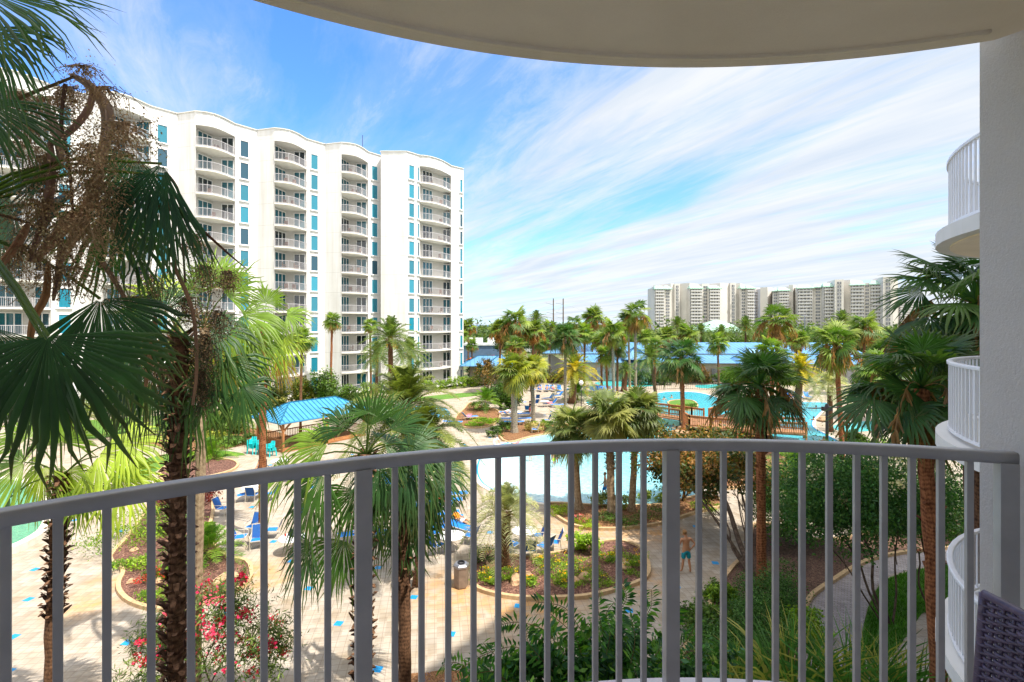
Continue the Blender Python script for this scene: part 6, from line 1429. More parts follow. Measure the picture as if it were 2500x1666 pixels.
# service building and low walls left of the wood
sb = thing('service_building', 'low blue-grey service building with rooftop air conditioners left of the oak', 'building', (0, 0, 0))
g = P(1165, 0, 150); b = MB(); b.box((g.x + .5, 150, 2.3), (13, 10, 4.6)); b.build('wall', M['wall_blue'], sb); b = MB(); b.box((g.x + .5, 150, 4.8), (13.6, 10.6, .4)); b.build('roof', M['wall_light'], sb)
for dx in (-3, 0, 3.5): b = MB(); b.box((g.x + .8 + dx, 147, 5.9), (2.0, 2.0, 1.7)); b.build('air_conditioner', M['frame_white'], sb)
sw = thing('low_building', 'long pale flat-roofed store beyond the service building', 'building', (0, 0, 0))
b = MB(); b.box((16, 200, 2.0), (48, 14, 4)); b.build('wall', M['wall_light'], sw); b = MB(); b.box((16, 200, 4.2), (49, 15, .5)); b.build('roof', M['wall_tan'], sw)
# red-flowering trees by the kiosk
for px, py, d, lb in ((1165, 864, 108, 'red-flowering bush left of the small hipped roof peak'), (1192, 862, 112, 'red-flowering bush right behind the small hipped roof')):
    g = P(px, py, d); shrub('flowering_bush', lb, 'shrub', Vector((g.x, g.y, 0)), [(0, 0, g.z - 1.4, 1.6, 1.4, .9, 900), (0, 0, 1.6, 1.4, 1.2, 1.6, 600)], .4, [(.45, .06, .05), (.5, .1, .08), (.1, .12, .04)], group='red-flowering bushes')
for px, py, lb in ((1482, 905, 'red bougainvillea in front of the clubhouse, left of the pale trunks'), (1722, 895, 'red bougainvillea in front of the clubhouse beside the footbridge palm'), (2030, 900, 'dark red bougainvillea near the silver pindo palm')):
    g = G(px, py + 15); shrub('bougainvillea', lb, 'shrub', g, [(0, 0, 2.0, 2.0, 1.5, 1.5, 1200)], .3, [(.4, .03, .05), (.09, .12, .03), (.05, .09, .02)], group='bougainvilleas by the clubhouse')
# ------------------------------------------------------------------ grey condominiums far behind
def condo(name, label, secs, roof_y_fn, base_fn, npitch):
    t = thing(name, label, 'building', (0, 0, 0))
    wl = MB(); wn = MB(); rf = MB(); rr = MB(); hb = MB()
    for (px0, px1, d0, d1, ytop, kind) in secs:
        a = P(px0, 0, d0); q = P(px1, 0, d1); zt = H - (ytop - HY) / F * (d0 + d1) / 2
        a = Vector((a.x, a.y, 0)); q = Vector((q.x, q.y, 0)); tdir = (q - a).normalized(); nn = Vector((tdir.y, -tdir.x, 0)); dep = -nn * 22
        wl.prism([tuple(a[:2]), tuple(q[:2]), tuple((q + dep)[:2]), tuple((a + dep)[:2])], 0, zt)
        nf = 15; fh = (zt - 2.2) / nf; Ls = (q - a).length; rz = math.atan2(tdir.y, tdir.x)
        if 'r' in kind:
            m0 = a - tdir * .8 + nn * 2.2; m1 = q + tdir * .8 + nn * 2.2
            rf.add([m0 + Vector((0, 0, zt - 1.2)), m1 + Vector((0, 0, zt - 1.2)), q - tdir * 1.5 - nn * 5 + Vector((0, 0, zt + 1.9)), a + tdir * 1.5 - nn * 5 + Vector((0, 0, zt + 1.9))], [(0, 1, 2, 3)])
            rf.add([m0 + Vector((0, 0, zt - 1.9)), m1 + Vector((0, 0, zt - 1.9)), m1 + Vector((0, 0, zt - 1.2)), m0 + Vector((0, 0, zt - 1.2))], [(0, 1, 2, 3)])
            for p0, p1 in ((m0, a + tdir * 1.5), (m1, q - tdir * 1.5)): rf.add([p0 + Vector((0, 0, zt - 1.2)), p1 - nn * 5 + Vector((0, 0, zt + 1.9)), (p0 - nn * 8) + Vector((0, 0, zt - 1.2))], [(0, 1, 2)])
            wl.add([m0 + Vector((0, 0, zt - 1.9)), m1 + Vector((0, 0, zt - 1.9)), q + Vector((0, 0, zt - 1.9)), a + Vector((0, 0, zt - 1.9))], [(0, 1, 2, 3)])
        for f in range(nf):
            z = f * fh + 1.0
            if 'b' in kind:      # balconies full width
                for s0, s1 in (((.04, .96),) if Ls < 22 else ((.03, .47), (.53, .97))):
                    p0 = a + tdir * Ls * s0; p1 = a + tdir * Ls * s1; c = (p0 + p1) / 2; l_ = (p1 - p0).length
                    wn.box(c + nn * .15 + Vector((0, 0, z + 1.35)), (l_, .2, 2.0), rz=rz); 
                    hb.box(c + nn * 1.0 + Vector((0, 0, z - .05)), (l_, 1.9, .35), rz=rz); rr.box(c + nn * 1.85 + Vector((0, 0, z + .6)), (l_, .12, .85), rz=rz)
                    for k in range(4): wl.box(p0.lerp(p1, (k + .5) / 4) + nn * .4 + Vector((0, 0, z + 1.3)), (.9, .4, 2.3), rz=rz)
                if Ls >= 22: wn.box(a + tdir * Ls * .5 + nn * .15 + Vector((0, 0, z + 1.3)), (1.3, .2, 1.5), rz=rz)
            if 'w' in kind:      # window column(s)
                n_ = max(1, int(Ls / 5.5))
                for k in range(n_):
                    c = a + tdir * Ls * (k + .5) / n_; wn.box(c + nn * .12 + Vector((0, 0, z + 1.3)), (min(3.2, Ls / n_ * .6), .2, 1.7), rz=rz); rr.box(c + nn * .26 + Vector((0, 0, z + 1.3)), (.25, .1, 1.7), rz=rz)
            if 'g' in kind:      # glazed stair column
                c = a + tdir * Ls * .5; wn.box(c + nn * .12 + Vector((0, 0, z + 1.3)), (Ls * .45, .2, 2.3), rz=rz); rr.box(c + nn * .26 + Vector((0, 0, z + 1.3)), (.3, .1, 2.4), rz=rz); rr.box(c + nn * .26 + Vector((0, 0, z + .2)), (Ls * .5, .1, .3), rz=rz)
    wl.build('wall', M['condo'], t); tag(wn.build('window', M['condo_win'], t), kind='stuff'); rf.build('roof', M['green_roof'], t)
    tag(hb.build('balcony_slab', M['condo'], t), kind='stuff'); tag(rr.build('balcony_rail', M['condo_rail'], t), kind='stuff')
    return t
condo('condominium', 'left grey condominium block with dormer-like pale green roofs beyond the palms',
      [(1591, 1598, 446, 441, 701, ''), (1598, 1622, 438, 438, 702, 'br'), (1622, 1638, 440, 440, 702, 'wr'), (1638, 1647, 444, 446, 693, ''), (1647, 1660, 443, 443, 693, 'g'), (1660, 1684, 446, 440, 692, ''), (1684, 1714, 434, 434, 701, 'br'), (1714, 1730, 438, 438, 693, 'w'), (1730, 1758, 434, 434, 701, 'br'), (1758, 1783, 440, 446, 692, ''), (1783, 1797, 443, 443, 691, 'g'), (1797, 1808, 446, 444, 692, ''), (1808, 1822, 440, 440, 701, 'wr'), (1822, 1841, 438, 438, 701, 'br')], None, None, 0)
condo('condominium', 'right grey condominium block stepping up with long green roofs towards the right',
      [(1842, 1856, 470, 470, 703, 'b'), (1856, 1874, 440, 436, 702, ''), (1874, 1886, 450, 450, 703, 'b'), (1886, 1900, 432, 430, 707, 'wr'), (1900, 1926, 428, 426, 706, 'br'), (1926, 1936, 430, 428, 696, ''), (1936, 1946, 436, 436, 698, 'w'), (1946, 1984, 420, 416, 700, 'br'), (1984, 2010, 418, 414, 698, 'wr'), (2010, 2038, 410, 408, 696, 'br'), (2038, 2060, 404, 402, 683, 'g'), (2060, 2076, 408, 404, 684, ''), (2076, 2110, 402, 398, 692, 'br'), (2110, 2124, 400, 398, 691, 'w'), (2124, 2156, 398, 394, 690, 'br'), (2156, 2180, 388, 386, 676, 'g'), (2180, 2192, 392, 392, 678, ''), (2192, 2260, 398, 395, 735, 'b')], None, None, 0)
bd = thing('green_roofed_pavilion', 'pale green faceted dome roof in front of the left grey condominium', 'building', (0, 0, 0))
for (px, d, w_, z0_, z1_) in ((1748, 380, 20, 5, 14), (1697, 395, 9, 5, 9.5)):
    g = P(px, 0, d); b = MB(); b.lathe([(w_, z0_), (w_ * .62, z0_ + (z1_ - z0_) * .62), (w_ * .1, z1_)], 10, (g.x, g.y, 0)); b.build('roof', M['green_roof'], bd)
    b = MB(); b.lathe([(w_ * .85, 0), (w_ * .85, z0_)], 10, (g.x, g.y, 0)); b.build('wall', M['condo'], bd)
# utility poles and wires
for px, py, lb in ((1351, 729, 'left of two tall utility poles on the horizon'), (1375, 729, 'right of two tall utility poles on the horizon')):
    g = P(px, py, 330); t = thing('utility_pole', lb, 'pole', (g.x, g.y, 0), 0, 'utility poles on the horizon'); b = MB(); b.tube([(0, 0, 0), (0, 0, g.z)], [.55, .35], 6); b.build('pole', M['bark'], t)
    for dz in (3, 9, 12): b = MB(); b.bar((0, 0, g.z - dz - 1), (-5, 0, g.z - dz), .22); b.build('cross_arm', M['grey_metal'], t)
b = MB(); pts = [P(1135, 775, 380), P(1346, 744, 330), P(1372, 742, 330), P(1600, 760, 330), P(2200, 780, 420)]
for dz in (0, -4.5, -9):
    for a, q in zip(pts[:-1], pts[1:]):
        n = 10; prev = a + Vector((0, 0, dz))
        for i in range(1, n + 1):
            t_ = i / n; p = a.lerp(q, t_) + Vector((0, 0, dz - 5 * math.sin(math.pi * t_))); b.bar(prev, p, .05); prev = p
tag(b.build('power_line', M['grey_metal']), 'thin sagging power lines strung between the utility poles', 'wire')
for px, py, d, lb in ((1610, 762, 200, 'slim lamp pole in front of the left end of the grey condominium'), (1965, 770, 160, 'slim lamp pole in front of the right grey condominium'), (1164, 790, 210, 'thin mast over the service building')):
    g = P(px, py, d); t = thing('lamp_pole', lb, 'lamp post', (g.x, g.y, 0), 0, 'far lamp poles'); b = MB(); b.tube([(0, 0, 0), (0, 0, g.z)], [.2, .13], 6); b.build('pole', M['grey_metal'], t); b = MB(); b.box((0, 0, g.z), (1.2, .5, .3)); b.build('lamp', M['grey_metal'], t)
g = P(2019, 1000, 38); t = thing('lamp_post', 'black lamp post with a winged head by the lagoon edge', 'lamp post', (g.x, g.y, 0)); b = MB(); b.tube([(0, 0, 0), (0, 0, g.z)], [.13, .1], 8); b.build('post', M['black'], t)
b = MB(); b.box((-.9, 0, g.z + .1), (1.1, .3, .05)); b.box((.7, 0, g.z + .16), (.9, .3, .05)); b.box((0, 0, g.z + .05), (.7, .3, .3)); b.lathe([(.0, .1), (.16, .2), (.1, .42), (0, .45)], 8, (0, 0, g.z)); b.build('lamp_head', M['black'], t)
g = G(1419, 1000); t = thing('garden_lamp', 'white globe garden lamp between the palm trunks near the raised loungers', 'lamp post', (g.x, g.y, 0)); b = MB(); b.tube([(0, 0, 0), (0, 0, 3.0)], [.06, .05], 8); b.build('post', M['black'], t); b = MB(); b.lathe([(.05, 3.0), (.25, 3.2), (.27, 3.4), (.15, 3.6), (0, 3.65)], 10, (0, 0, 0)); b.build('globe', M['white'], t)
# ------------------------------------------------------------------ timber footbridge
fb = thing('footbridge', 'reddish timber footbridge with picket railings crossing the lagoon', 'bridge', (0, 0, 0))
def rail_run(name, pts, z, m=M['wood'], h_=1.05):
    for a, q in zip(pts[:-1], pts[1:]):
        b = MB(); a = Vector((*a, z)); q = Vector((*q, z)); l_ = (q - a).length
        b.bar(a + Vector((0, 0, h_)), q + Vector((0, 0, h_)), .2, .06); b.bar(a + Vector((0, 0, h_ - .12)), q + Vector((0, 0, h_ - .12)), .05, .12); b.bar(a + Vector((0, 0, .12)), q + Vector((0, 0, .12)), .05, .1)
        n = int(l_ / .17)
        for i in range(n): p = a.lerp(q, (i + .5) / n); b.box((p.x, p.y, z + h_ / 2), (.045, .045, h_ - .1))
        n = max(1, int(l_ / 1.9))
        for i in range(n + 1): p = a.lerp(q, i / n); b.box((p.x, p.y, z + .2), (.13, .13, 1.9 if i % 2 else 1.8))
        b.build(name, m, fb)
zd = .85
rail_run('railing', [(11.6, 60.6), (15.3, 56.8), (18.9, 53.0), (19.8, 52.0)], zd)
rail_run('railing', [(10.0, 59.2), (13.6, 55.4), (17.2, 51.6)], zd)
rail_run('railing', [(20.4, 52.2), (21.5, 53.4), (24.0, 56.6), (28.5, 60.5)], zd)
rail_run('railing', [(17.2, 51.6), (17.0, 48.3), (18.6, 47.2), (22.9, 45.4), (26, 44.5)], zd)
rail_run('railing', [(22.4, 50.6), (25.6, 54.6), (29.6, 58.6)], zd); rail_run('railing', [(22.4, 50.6), (24, 48.0), (27, 46.6)], zd)
b = MB()
for poly in ([(10.0, 59.2), (17.2, 51.6), (18.9, 53.0), (11.6, 60.6)], [(17.2, 51.6), (17.0, 48.3), (18.6, 47.2), (22.4, 50.6), (20.4, 52.2), (18.9, 53.0)], [(20.4, 52.2), (22.4, 50.6), (29.6, 58.6), (28.5, 60.5)], [(18.6, 47.2), (26, 44.5), (27, 46.6), (24, 48.0), (22.4, 50.6)]): b.prism(poly, zd - .12 + .002 * len(b.v) / 8, zd + .002 * len(b.v) / 8)
b.build('deck_boards', M['wood_grey'], fb)
b = MB()
for a, q in (((10.05, 59.15), (17.15, 51.55)),): b.bar((*a, zd - .4), (*q, zd - .4), .12, .5)
b.build('side_beam', simple('green_beam', (.22, .34, .26), .8, .2), fb)
# ------------------------------------------------------------------ rocks, bin, small garden things
def rock(px, py, s, label, z=.07):
    g = G(px, py, z); bm = bmesh.new(); bmesh.ops.create_icosphere(bm, subdivisions=3, radius=s); r = random.Random(px * 7 + py)
    ax = (1 + r.random() * .5, .8 + r.random() * .3, .6 + r.random() * .2); ph = [r.random() * 6 for _ in range(6)]
    for v_ in bm.verts:
        k = 1 + .16 * math.sin(v_.co.x / s * 3 + ph[0]) + .14 * math.sin(v_.co.y / s * 4 + ph[1]) + .1 * math.sin(v_.co.z / s * 5 + ph[2])
        v_.co = Vector((v_.co.x * ax[0], v_.co.y * ax[1], v_.co.z * ax[2])) * k
    me = bpy.data.meshes.new('rock'); bm.to_mesh(me); bm.free(); me.materials.append(M['rock'])
    o = link('rock', me, None, None, (g.x, g.y, z + s * .25)); o.rotation_euler[2] = r.random() * 6; tag(o, label, 'rock', 'sandstone rocks in the beds')
for a in [(541, 1418, .3, 'tan rock at the right end of the mulch bed, left of its partner'), (573, 1418, .27, 'tan rock at the right tip of the mulch bed'), (490, 1455, .2, 'small pale rock at the front curb of the mulch bed'), (390, 1420, .17, 'tan upright rock behind the rough brown trunk'), (318, 1423, .14, 'small grey rock near the red-flowered plant'), (326, 1345, .15, 'tan rock sticking out of the lime juniper'),
          (1203, 1382, .32, 'brown rock left of the pindo trunk'), (1197, 1397, .3, 'grey rock below the brown rock by the pindo palm'), (1262, 1418, .28, 'orange-tan rock right of the pindo trunk'), (1283, 1404, .16, 'small pale rock behind the orange-tan one'), (1402, 1422, .2, 'pale rock at the lower middle of the flower bed'), (1430, 1413, .24, 'round tan rock by the front lantana patch'), (1519, 1372, .2, 'tan rock high on the right of the flower bed'), (1526, 1387, .26, 'pale pinkish rock on the right of the flower bed'),
          (1667, 1050, .5, 'stacked orange rock at the right bank of the lagoon'), (1660, 1062, .45, 'lower orange rock at the right bank of the lagoon'), (2012, 1028, .5, 'brown rock on the corner of the right bank'), (1606, 1032, .4, 'pale boulder at the tip of the peninsula'), (1380, 1120, .1, 'tiny stone in the wading pool')][:-1]: rock(*a)
g = G(1126, 1432); t = thing('litter_bin', 'brown hexagonal litter bin with a grey top beside the flower bed', 'bin', (g.x, g.y, 0), .3)
b = MB(); b.lathe([(.27, 0), (.3, .05), (.3, .78), (.29, .8)], 6); b.build('body', M['bin'], t); b = MB(); b.lathe([(.31, .80), (.33, .83), (.33, .9), (.26, .95), (.17, .96), (.15, .92), (0, .92)], 6); b.build('lid', M['grey_metal'], t); b = MB(); b.lathe([(.14, .9), (.15, 1.0), (.12, 1.0), (.11, .93)], 12); b.build('ash_bowl', M['black'], t)
# ------------------------------------------------------------------ furniture
def mk_table():
    t = thing('round_table', '', 'table'); b = MB(); b.lathe([(0, .705), (.58, .705), (.61, .715), (.61, .735), (.59, .745), (0, .745)], 28); b.build('table_top', M['white'], t)
    b = MB(); b.tube([(0, 0, .35), (0, 0, .71)], .03, 8); b.build('stem', M['cream_tube'], t)
    for k in range(4):
        a = k * math.pi / 2 + .4; b = MB(); b.tube([(0, 0, .4), (math.cos(a) * .22, math.sin(a) * .22, .3), (math.cos(a) * .42, math.sin(a) * .42, 0)], .018, 6); b.build('leg', M['cream_tube'], t)
    return t
def mk_chair():      # faces +Y
    t = thing('sling_chair', '', 'chair'); b = MB()
    b.add([(-.25, -.2, .40), (.25, -.2, .40), (.25, .28, .44), (-.25, .28, .44), (-.25, -.2, .385), (.25, -.2, .385), (.25, .28, .425), (-.25, .28, .425)], [(0, 1, 2, 3), (4, 5, 6, 7), (0, 1, 5, 4), (2, 3, 7, 6)]); b.build('seat', M['sling'], t)
    b = MB(); b.add([(-.25, -.2, .42), (.25, -.2, .42), (.25, -.42, .95), (-.25, -.42, .95), (-.25, -.22, .42), (.25, -.22, .42), (.25, -.44, .95), (-.25, -.44, .95)], [(0, 1, 2, 3), (7, 6, 5, 4), (2, 3, 7, 6)]); b.build('backrest', M['sling2'], t)
    b = MB()
    for s in (-1, 1):
        b.tube([(s * .28, .3, 0), (s * .28, .3, .6), (s * .28, .24, .64), (s * .28, -.3, .62)], .016, 6); b.tube([(s * .27, -.46, .98), (s * .27, -.2, .4), (s * .28, .3, .43)], .016, 6); b.tube([(s * .28, -.3, .62), (s * .28, -.34, 0), (s * .28, .3, 0)], .016, 6)
    b.bar((-.27, -.46, .98), (.27, -.46, .98), .03); b.bar((-.27, .3, .42), (.27, .3, .42), .03); b.build('frame', M['cream_tube'], t)
    return t
def mk_lounger(name, up):      # head at -Y
    t = thing(name, '', 'sun lounger'); b = MB(); b.box((0, .35, .36), (.6, 1.3, .025)); b.build('sling_bed', M['sling'], t)
    L_ = .72; a = rad(up); b = MB(); b.add([(-.3, -.3, .36), (.3, -.3, .36), (.3, -.3 - L_ * math.cos(a), .36 + L_ * math.sin(a)), (-.3, -.3 - L_ * math.cos(a), .36 + L_ * math.sin(a))] + [(-.3, -.32, .345), (.3, -.32, .345), (.3, -.32 - L_ * math.cos(a), .345 + L_ * math.sin(a)), (-.3, -.32 - L_ * math.cos(a), .345 + L_ * math.sin(a))], [(0, 1, 2, 3), (7, 6, 5, 4), (2, 3, 7, 6), (0, 3, 7, 4), (1, 2, 6, 5)]); b.build('backrest', M['sling'], t)
    b = MB()
    for s in (-1, 1): b.bar((s * .32, 1.0, .35), (s * .32, -.75, .35), .03, .04); b.bar((s * .32, -.3, .36), (s * .32, -.3 - L_ * math.cos(a), .36 + L_ * math.sin(a)), .03)
    b.bar((-.32, 1.0, .35), (.32, 1.0, .35), .03); b.bar((-.32, -.3 - L_ * math.cos(a), .36 + L_ * math.sin(a)), (.32, -.3 - L_ * math.cos(a), .36 + L_ * math.sin(a)), .03)
    b.build('frame', M['cream_tube'], t)
    for x in (-.31, .31):
        for y in (-.6, .85): b = MB(); b.tube([(x, y, 0), (x, y, .34)], .016, 6); b.build('leg', M['cream_tube'], t)
    return t
used = set()
T_ = mk_table(); CH = mk_chair(); LO = mk_lounger('sun_lounger', 48); LF = mk_lounger('flat_lounger', 4)
gt = 'round white tables on the pool deck'; gch = 'blue sling chairs on the pool deck'; glo = 'blue sun loungers round the pools'
for px, py, lb in ((714, 1313, 'round white table alone with a red cup and a black bag on it'), (1103, 1308, 'round white table between two chairs left of the pindo palm'), (1280, 1296, 'round white table behind the pindo palm'), (616, 1190, 'round white table right of the thin pale trunk, with a chair backed to us'), (683, 1125, 'pale grey table behind the top rail near the wheelchair user'), (905, 1150, 'round white table hidden behind the centre palm fronds'), (1262, 1006, 'white table beside the loungers of the left sabal palm'), (1330, 980, 'white table with drinks among the far chairs')):
    place(T_, used, G(px, py, .72) - Vector((0, 0, .72)), px, lb, gt)
def chair_at(px, py, rz, lb): place(CH, used, G(px, py, .42) - Vector((0, 0, .42)), rad(rz), lb, gch)
for a in [(1064, 1298, -60, 'blue chair leaning back at the upper left of the table left of the pindo palm'), (1066, 1330, -35, 'blue sling chair at the lower left of the table left of the pindo palm'), (1150, 1306, 75, 'blue sling chair at the right of the table left of the pindo palm'), (1312, 1305, 95, 'blue sling chair at the right of the table behind the pindo palm, tall bright back'), (1330, 1332, 50, 'blue sling chair in front of its neighbour, turned away from the bed'),
          (1292, 1340, 5, 'blue sling chair seen from behind right of the pindo trunk'), (1250, 1328, -40, 'blue sling chair hidden behind the pindo trunk'), (1352, 1322, 88, 'blue sling chair furthest right of the group behind the flower bed'), (588, 1208, -55, 'blue sling chair left of the table by the thin pale trunk'), (617, 1207, 0, 'blue sling chair with its back to us at the table by the thin pale trunk'), (665, 1204, 75, 'low blue chair right of the table by the thin pale trunk'),
          (585, 1310, -80, 'blue sling chair facing right in the pair beside the mulch bed'), (628, 1316, 200, 'blue sling chair in front, nearest to the lone table'), (618, 1284, 170, 'blue sling chair facing us with a pale blue back panel'), (668, 1292, 100, 'blue sling chair half under the left fronds of the centre palm'), (543, 1240, -95, 'single blue sling chair right of the mulch bed cordyline'),
          (1306, 1048, 90, 'first dark blue chair of the row of three above the poolside bed'), (1335, 1025, 100, 'second dark blue chair of the row of three above the poolside bed'), (1362, 1012, 100, 'third dark blue chair of the row of three above the poolside bed'), (1280, 982, -70, 'dark blue chair beside the slim sabal trunk'), (1308, 984, 30, 'dark blue chair seen from behind right of the slim sabal trunk'), (1312, 972, 10, 'pale blue chair behind the dark one right of the slim sabal'),
          (700, 1160, 200, 'tall turquoise-blue chair behind the fronds left of the centre palm'), (735, 1250, 60, 'pale green towel-covered chair left of the centre palm'), (805, 1215, -60, 'blue chair behind the centre palm left fronds'), (760, 1190, 120, 'blue chair further behind the centre palm left fronds')]: chair_at(*a)
def lo_at(px, py, rz, lb, flat=False): place(LF if flat else LO, used, G(px, py, .36) - Vector((0, 0, .36)), rad(rz), lb, glo, scale=1.05)
for a in [(1075, 1254, -78, 'flat blue lounger furthest back of the pair under the red towel', True), (1068, 1273, -76, 'flat blue lounger just in front of the furthest one', True), (1062, 1233, -80, 'flat blue lounger next to the red cooler bag', True), (1085, 1222, -80, 'flat blue lounger behind the red cooler bag', True), (1045, 1290, -76, 'flat blue lounger nearest to the table left of the pindo palm', True), (1030, 1215, -80, 'flat blue lounger left behind the red cooler bag', True), (1100, 1205, -82, 'flat blue lounger furthest from us beyond the cooler bag', True), (1120, 1283, -125, 'blue lounger with the woman in orange'), (1000, 1230, -100, 'blue lounger behind the right centre palm fronds', True), (960, 1180, -110, 'blue lounger seen through the centre palm fronds, upper one'), (985, 1165, -110, 'blue lounger seen through the centre palm fronds, topmost one'), (880, 1300, -60, 'blue lounger with a red striped towel left of the post', True), (920, 1300, -95, 'empty blue lounger just right of the left railing post', True),
          (1010, 1105, -95, 'lounger with a red and blue towel under the feathery fronds'), (1145, 1018, -60, 'dark blue lounger with a red bundle at the corner bed'), (1105, 1030, -95, 'grey lounger next to the blue splash pad', True),
          (1240, 1007, 80, 'blue lounger with a red-white towel left of the left sabal'), (1245, 1022, 85, 'white-towelled lounger left of the left sabal'), (1272, 1010, -80, 'white lounger right behind the left sabal trunk', True), (1275, 1022, -80, 'blue lounger right of the left sabal trunk', True), (1290, 1000, -10, 'lounger with an orange towel by the slim sabal'), (1255, 1030, 85, 'lowest blue lounger left of the left sabal', True),
          (1345, 985, 110, 'blue lounger with a cyan towel under the tall slim trunk'), (1340, 972, 120, 'raised blue lounger left of the tall slim trunk'), (1365, 988, 95, 'flat blue lounger at the tall slim trunk base', True), (1362, 966, 115, 'blue lounger in the middle of the far deck'), (1375, 958, 100, 'blue lounger just left of the squat yellow date palm')]: lo_at(*a)
ordn = ['first', 'second', 'third', 'fourth', 'fifth', 'sixth', 'seventh', 'eighth', 'ninth']
for i, px in enumerate((1412, 1430, 1447, 1459, 1470, 1482, 1500)): lo_at(px, 953, 185 + (i % 3) * 4, ordn[i] + ' raised blue lounger from the left, right of the squat yellow date palm')
for i, px in enumerate((1300, 1318, 1336, 1350, 1366)): lo_at(px, 950, 190 - (i % 3) * 8, ordn[i] + ' occupied lounger from the left in the back row behind the slim sabal')
for i, (px, py) in enumerate(((1561, 925), (1585, 926), (1545, 924))): lo_at(px, py, 180, ('blue lounger facing us above the far pool', 'pink-towelled lounger right of the one facing us above the far pool', 'lounger left of the one facing us, behind the pale trunks')[i])
for i, px in enumerate((1910, 1930, 1950, 1972)): lo_at(px, 968, 170, ordn[i] + ' blue lounger from the left on the bank behind the big dark palm')
for i, (px, py) in enumerate(((2150, 985), (2180, 975), (2205, 990), (2240, 965))): lo_at(px, py, 180, ordn[i] + ' blue lounger from the left among the right-hand palms')
# stacked turquoise chairs
def mk_tchair():
    t = thing('plastic_chair', '', 'chair'); b = MB(); b.box((0, 0, .42), (.46, .44, .035)); b.build('seat', M['turq'], t, bevel=.01)
    b = MB(); n = 12; vs = []
    for i in range(n + 1):
        a = rad(-10 + 200 * i / n); x = math.cos(a) * .27; y = -math.sin(a) * .27 + .02; up = .86 if 25 < 200 * i / n - 10 < 155 else .68
        vs += [(x * .92, y * .92, .44), (x * 1.05, y * 1.05, up)]
    b.add(vs, [(2 * i, 2 * i + 2, 2 * i + 3, 2 * i + 1) for i in range(n)]); o = b.build('backrest', M['turq'], t); md = o.modifiers.new('thick', 'SOLIDIFY'); md.thickness = .025
    for x in (-1, 1):
        for y in (-1, 1): b = MB(); b.bar((x * .27, y * .25, 0), (x * .21, y * .2, .42), .06, .05); b.build('leg', M['turq'], t)
    b = MB(); 
    for x in (-1, 1): b.bar((x * .26, .2, .44), (x * .26, .22, .66), .05); b.bar((x * .27, -.1, .67), (x * .27, .24, .66), .06, .03)
    b.build('armrest', M['turq'], t); return t
TC = mk_tchair()
for si, (px, py, n, nm) in enumerate(((617, 1108, 5, 'left'), (638, 1110, 5, 'middle'), (662, 1114, 3, 'right'))):
    g = G(px, py)
    for k in range(n):
        lb = {0: 'lowest', n - 1: 'topmost'}.get(k, ordn[k]) + ' turquoise plastic chair of the ' + nm + ' stack beside the pavilion' + ('' if k in (0, n - 1) else ', counted from the ground')
        place(TC, used, (g.x - .015 * k, g.y + .03 * k, .085 * k), rad(160 - 8 * si), lb, 'turquoise stacked chairs', scale=1.15)
# small things on tables and loungers
g = G(697, 1310, .745); b = MB(); b.lathe([(0, 0), (.035, 0), (.045, .12), (0, .12)], 8, (g.x, g.y, .745)); tag(b.build('cup', M['red']), 'red drinks cup on the lone round table', 'cup')
g = G(712, 1306, .745); b = MB(); b.lathe([(0, 0), (.16, 0), (.17, .1), (.1, .24), (0, .27)], 8, (g.x, g.y, .745)); tag(b.build('bag', M['navy']), 'black bag on the lone round table', 'bag')
g = G(1078, 1240); b = MB(); b.box((g.x, g.y, .62), (.75, .3, .5), rz=.1); tag(b.build('cooler_bag', M['red'], bevel=.04), 'bright red cooler bag standing on the lounger', 'bag')
for (px, py, mt, lb, rz) in ((890, 1303, 'red', 'red striped towel on the lounger left of the post', .4), (1012, 1103, 'pink', 'pink towel on the lounger under the feathery fronds', .2), (1144, 1016, 'pink', 'pink bundle on the corner lounger', 0), (1240, 1005, 'wcloth', 'white towel on the first lounger left of the left sabal', .2), (1289, 997, 'orange', 'orange towel on the lounger by the slim sabal', 0), (1342, 985, 'pink', 'pink towel under the tall slim trunk', .3), (1585, 924, 'pink', 'pink towel on the lounger above the far pool', 0), (1447, 950, 'wcloth', 'white towel on the third raised lounger', 0), (1430, 948, 'pink', 'pink towel beside the second raised lounger', 0), (1930, 962, 'wcloth', 'white towel on a lounger behind the big dark palm', 0)):
    g = G(px, py, .4); b = MB(); b.box((g.x, g.y, .43), (.55, .9, .06), rz=rz + .2); b.box((g.x + .1, g.y + .35, .5), (.5, .25, .12), rz=rz); tag(b.build('towel', M[mt], bevel=.02), lb, 'towel')
# fence round the far pool
b = MB()
pp = [G(a, c_) for a, c_ in ((1540, 948), (1600, 952), (1680, 950), (1760, 955), (1830, 952))]
for a, q in zip(pp[:-1], pp[1:]):
    for z in (.1, 1.15): b.bar(a + Vector((0, 0, z)), q + Vector((0, 0, z)), .04)
    n = int((q - a).length / .35)
    for i in range(n): p = a.lerp(q, i / n); b.box((p.x, p.y, .6), (.03, .03, 1.15))
tag(b.build('picket_fence', M['black']), 'thin dark metal fence in front of the far pools', 'fence')

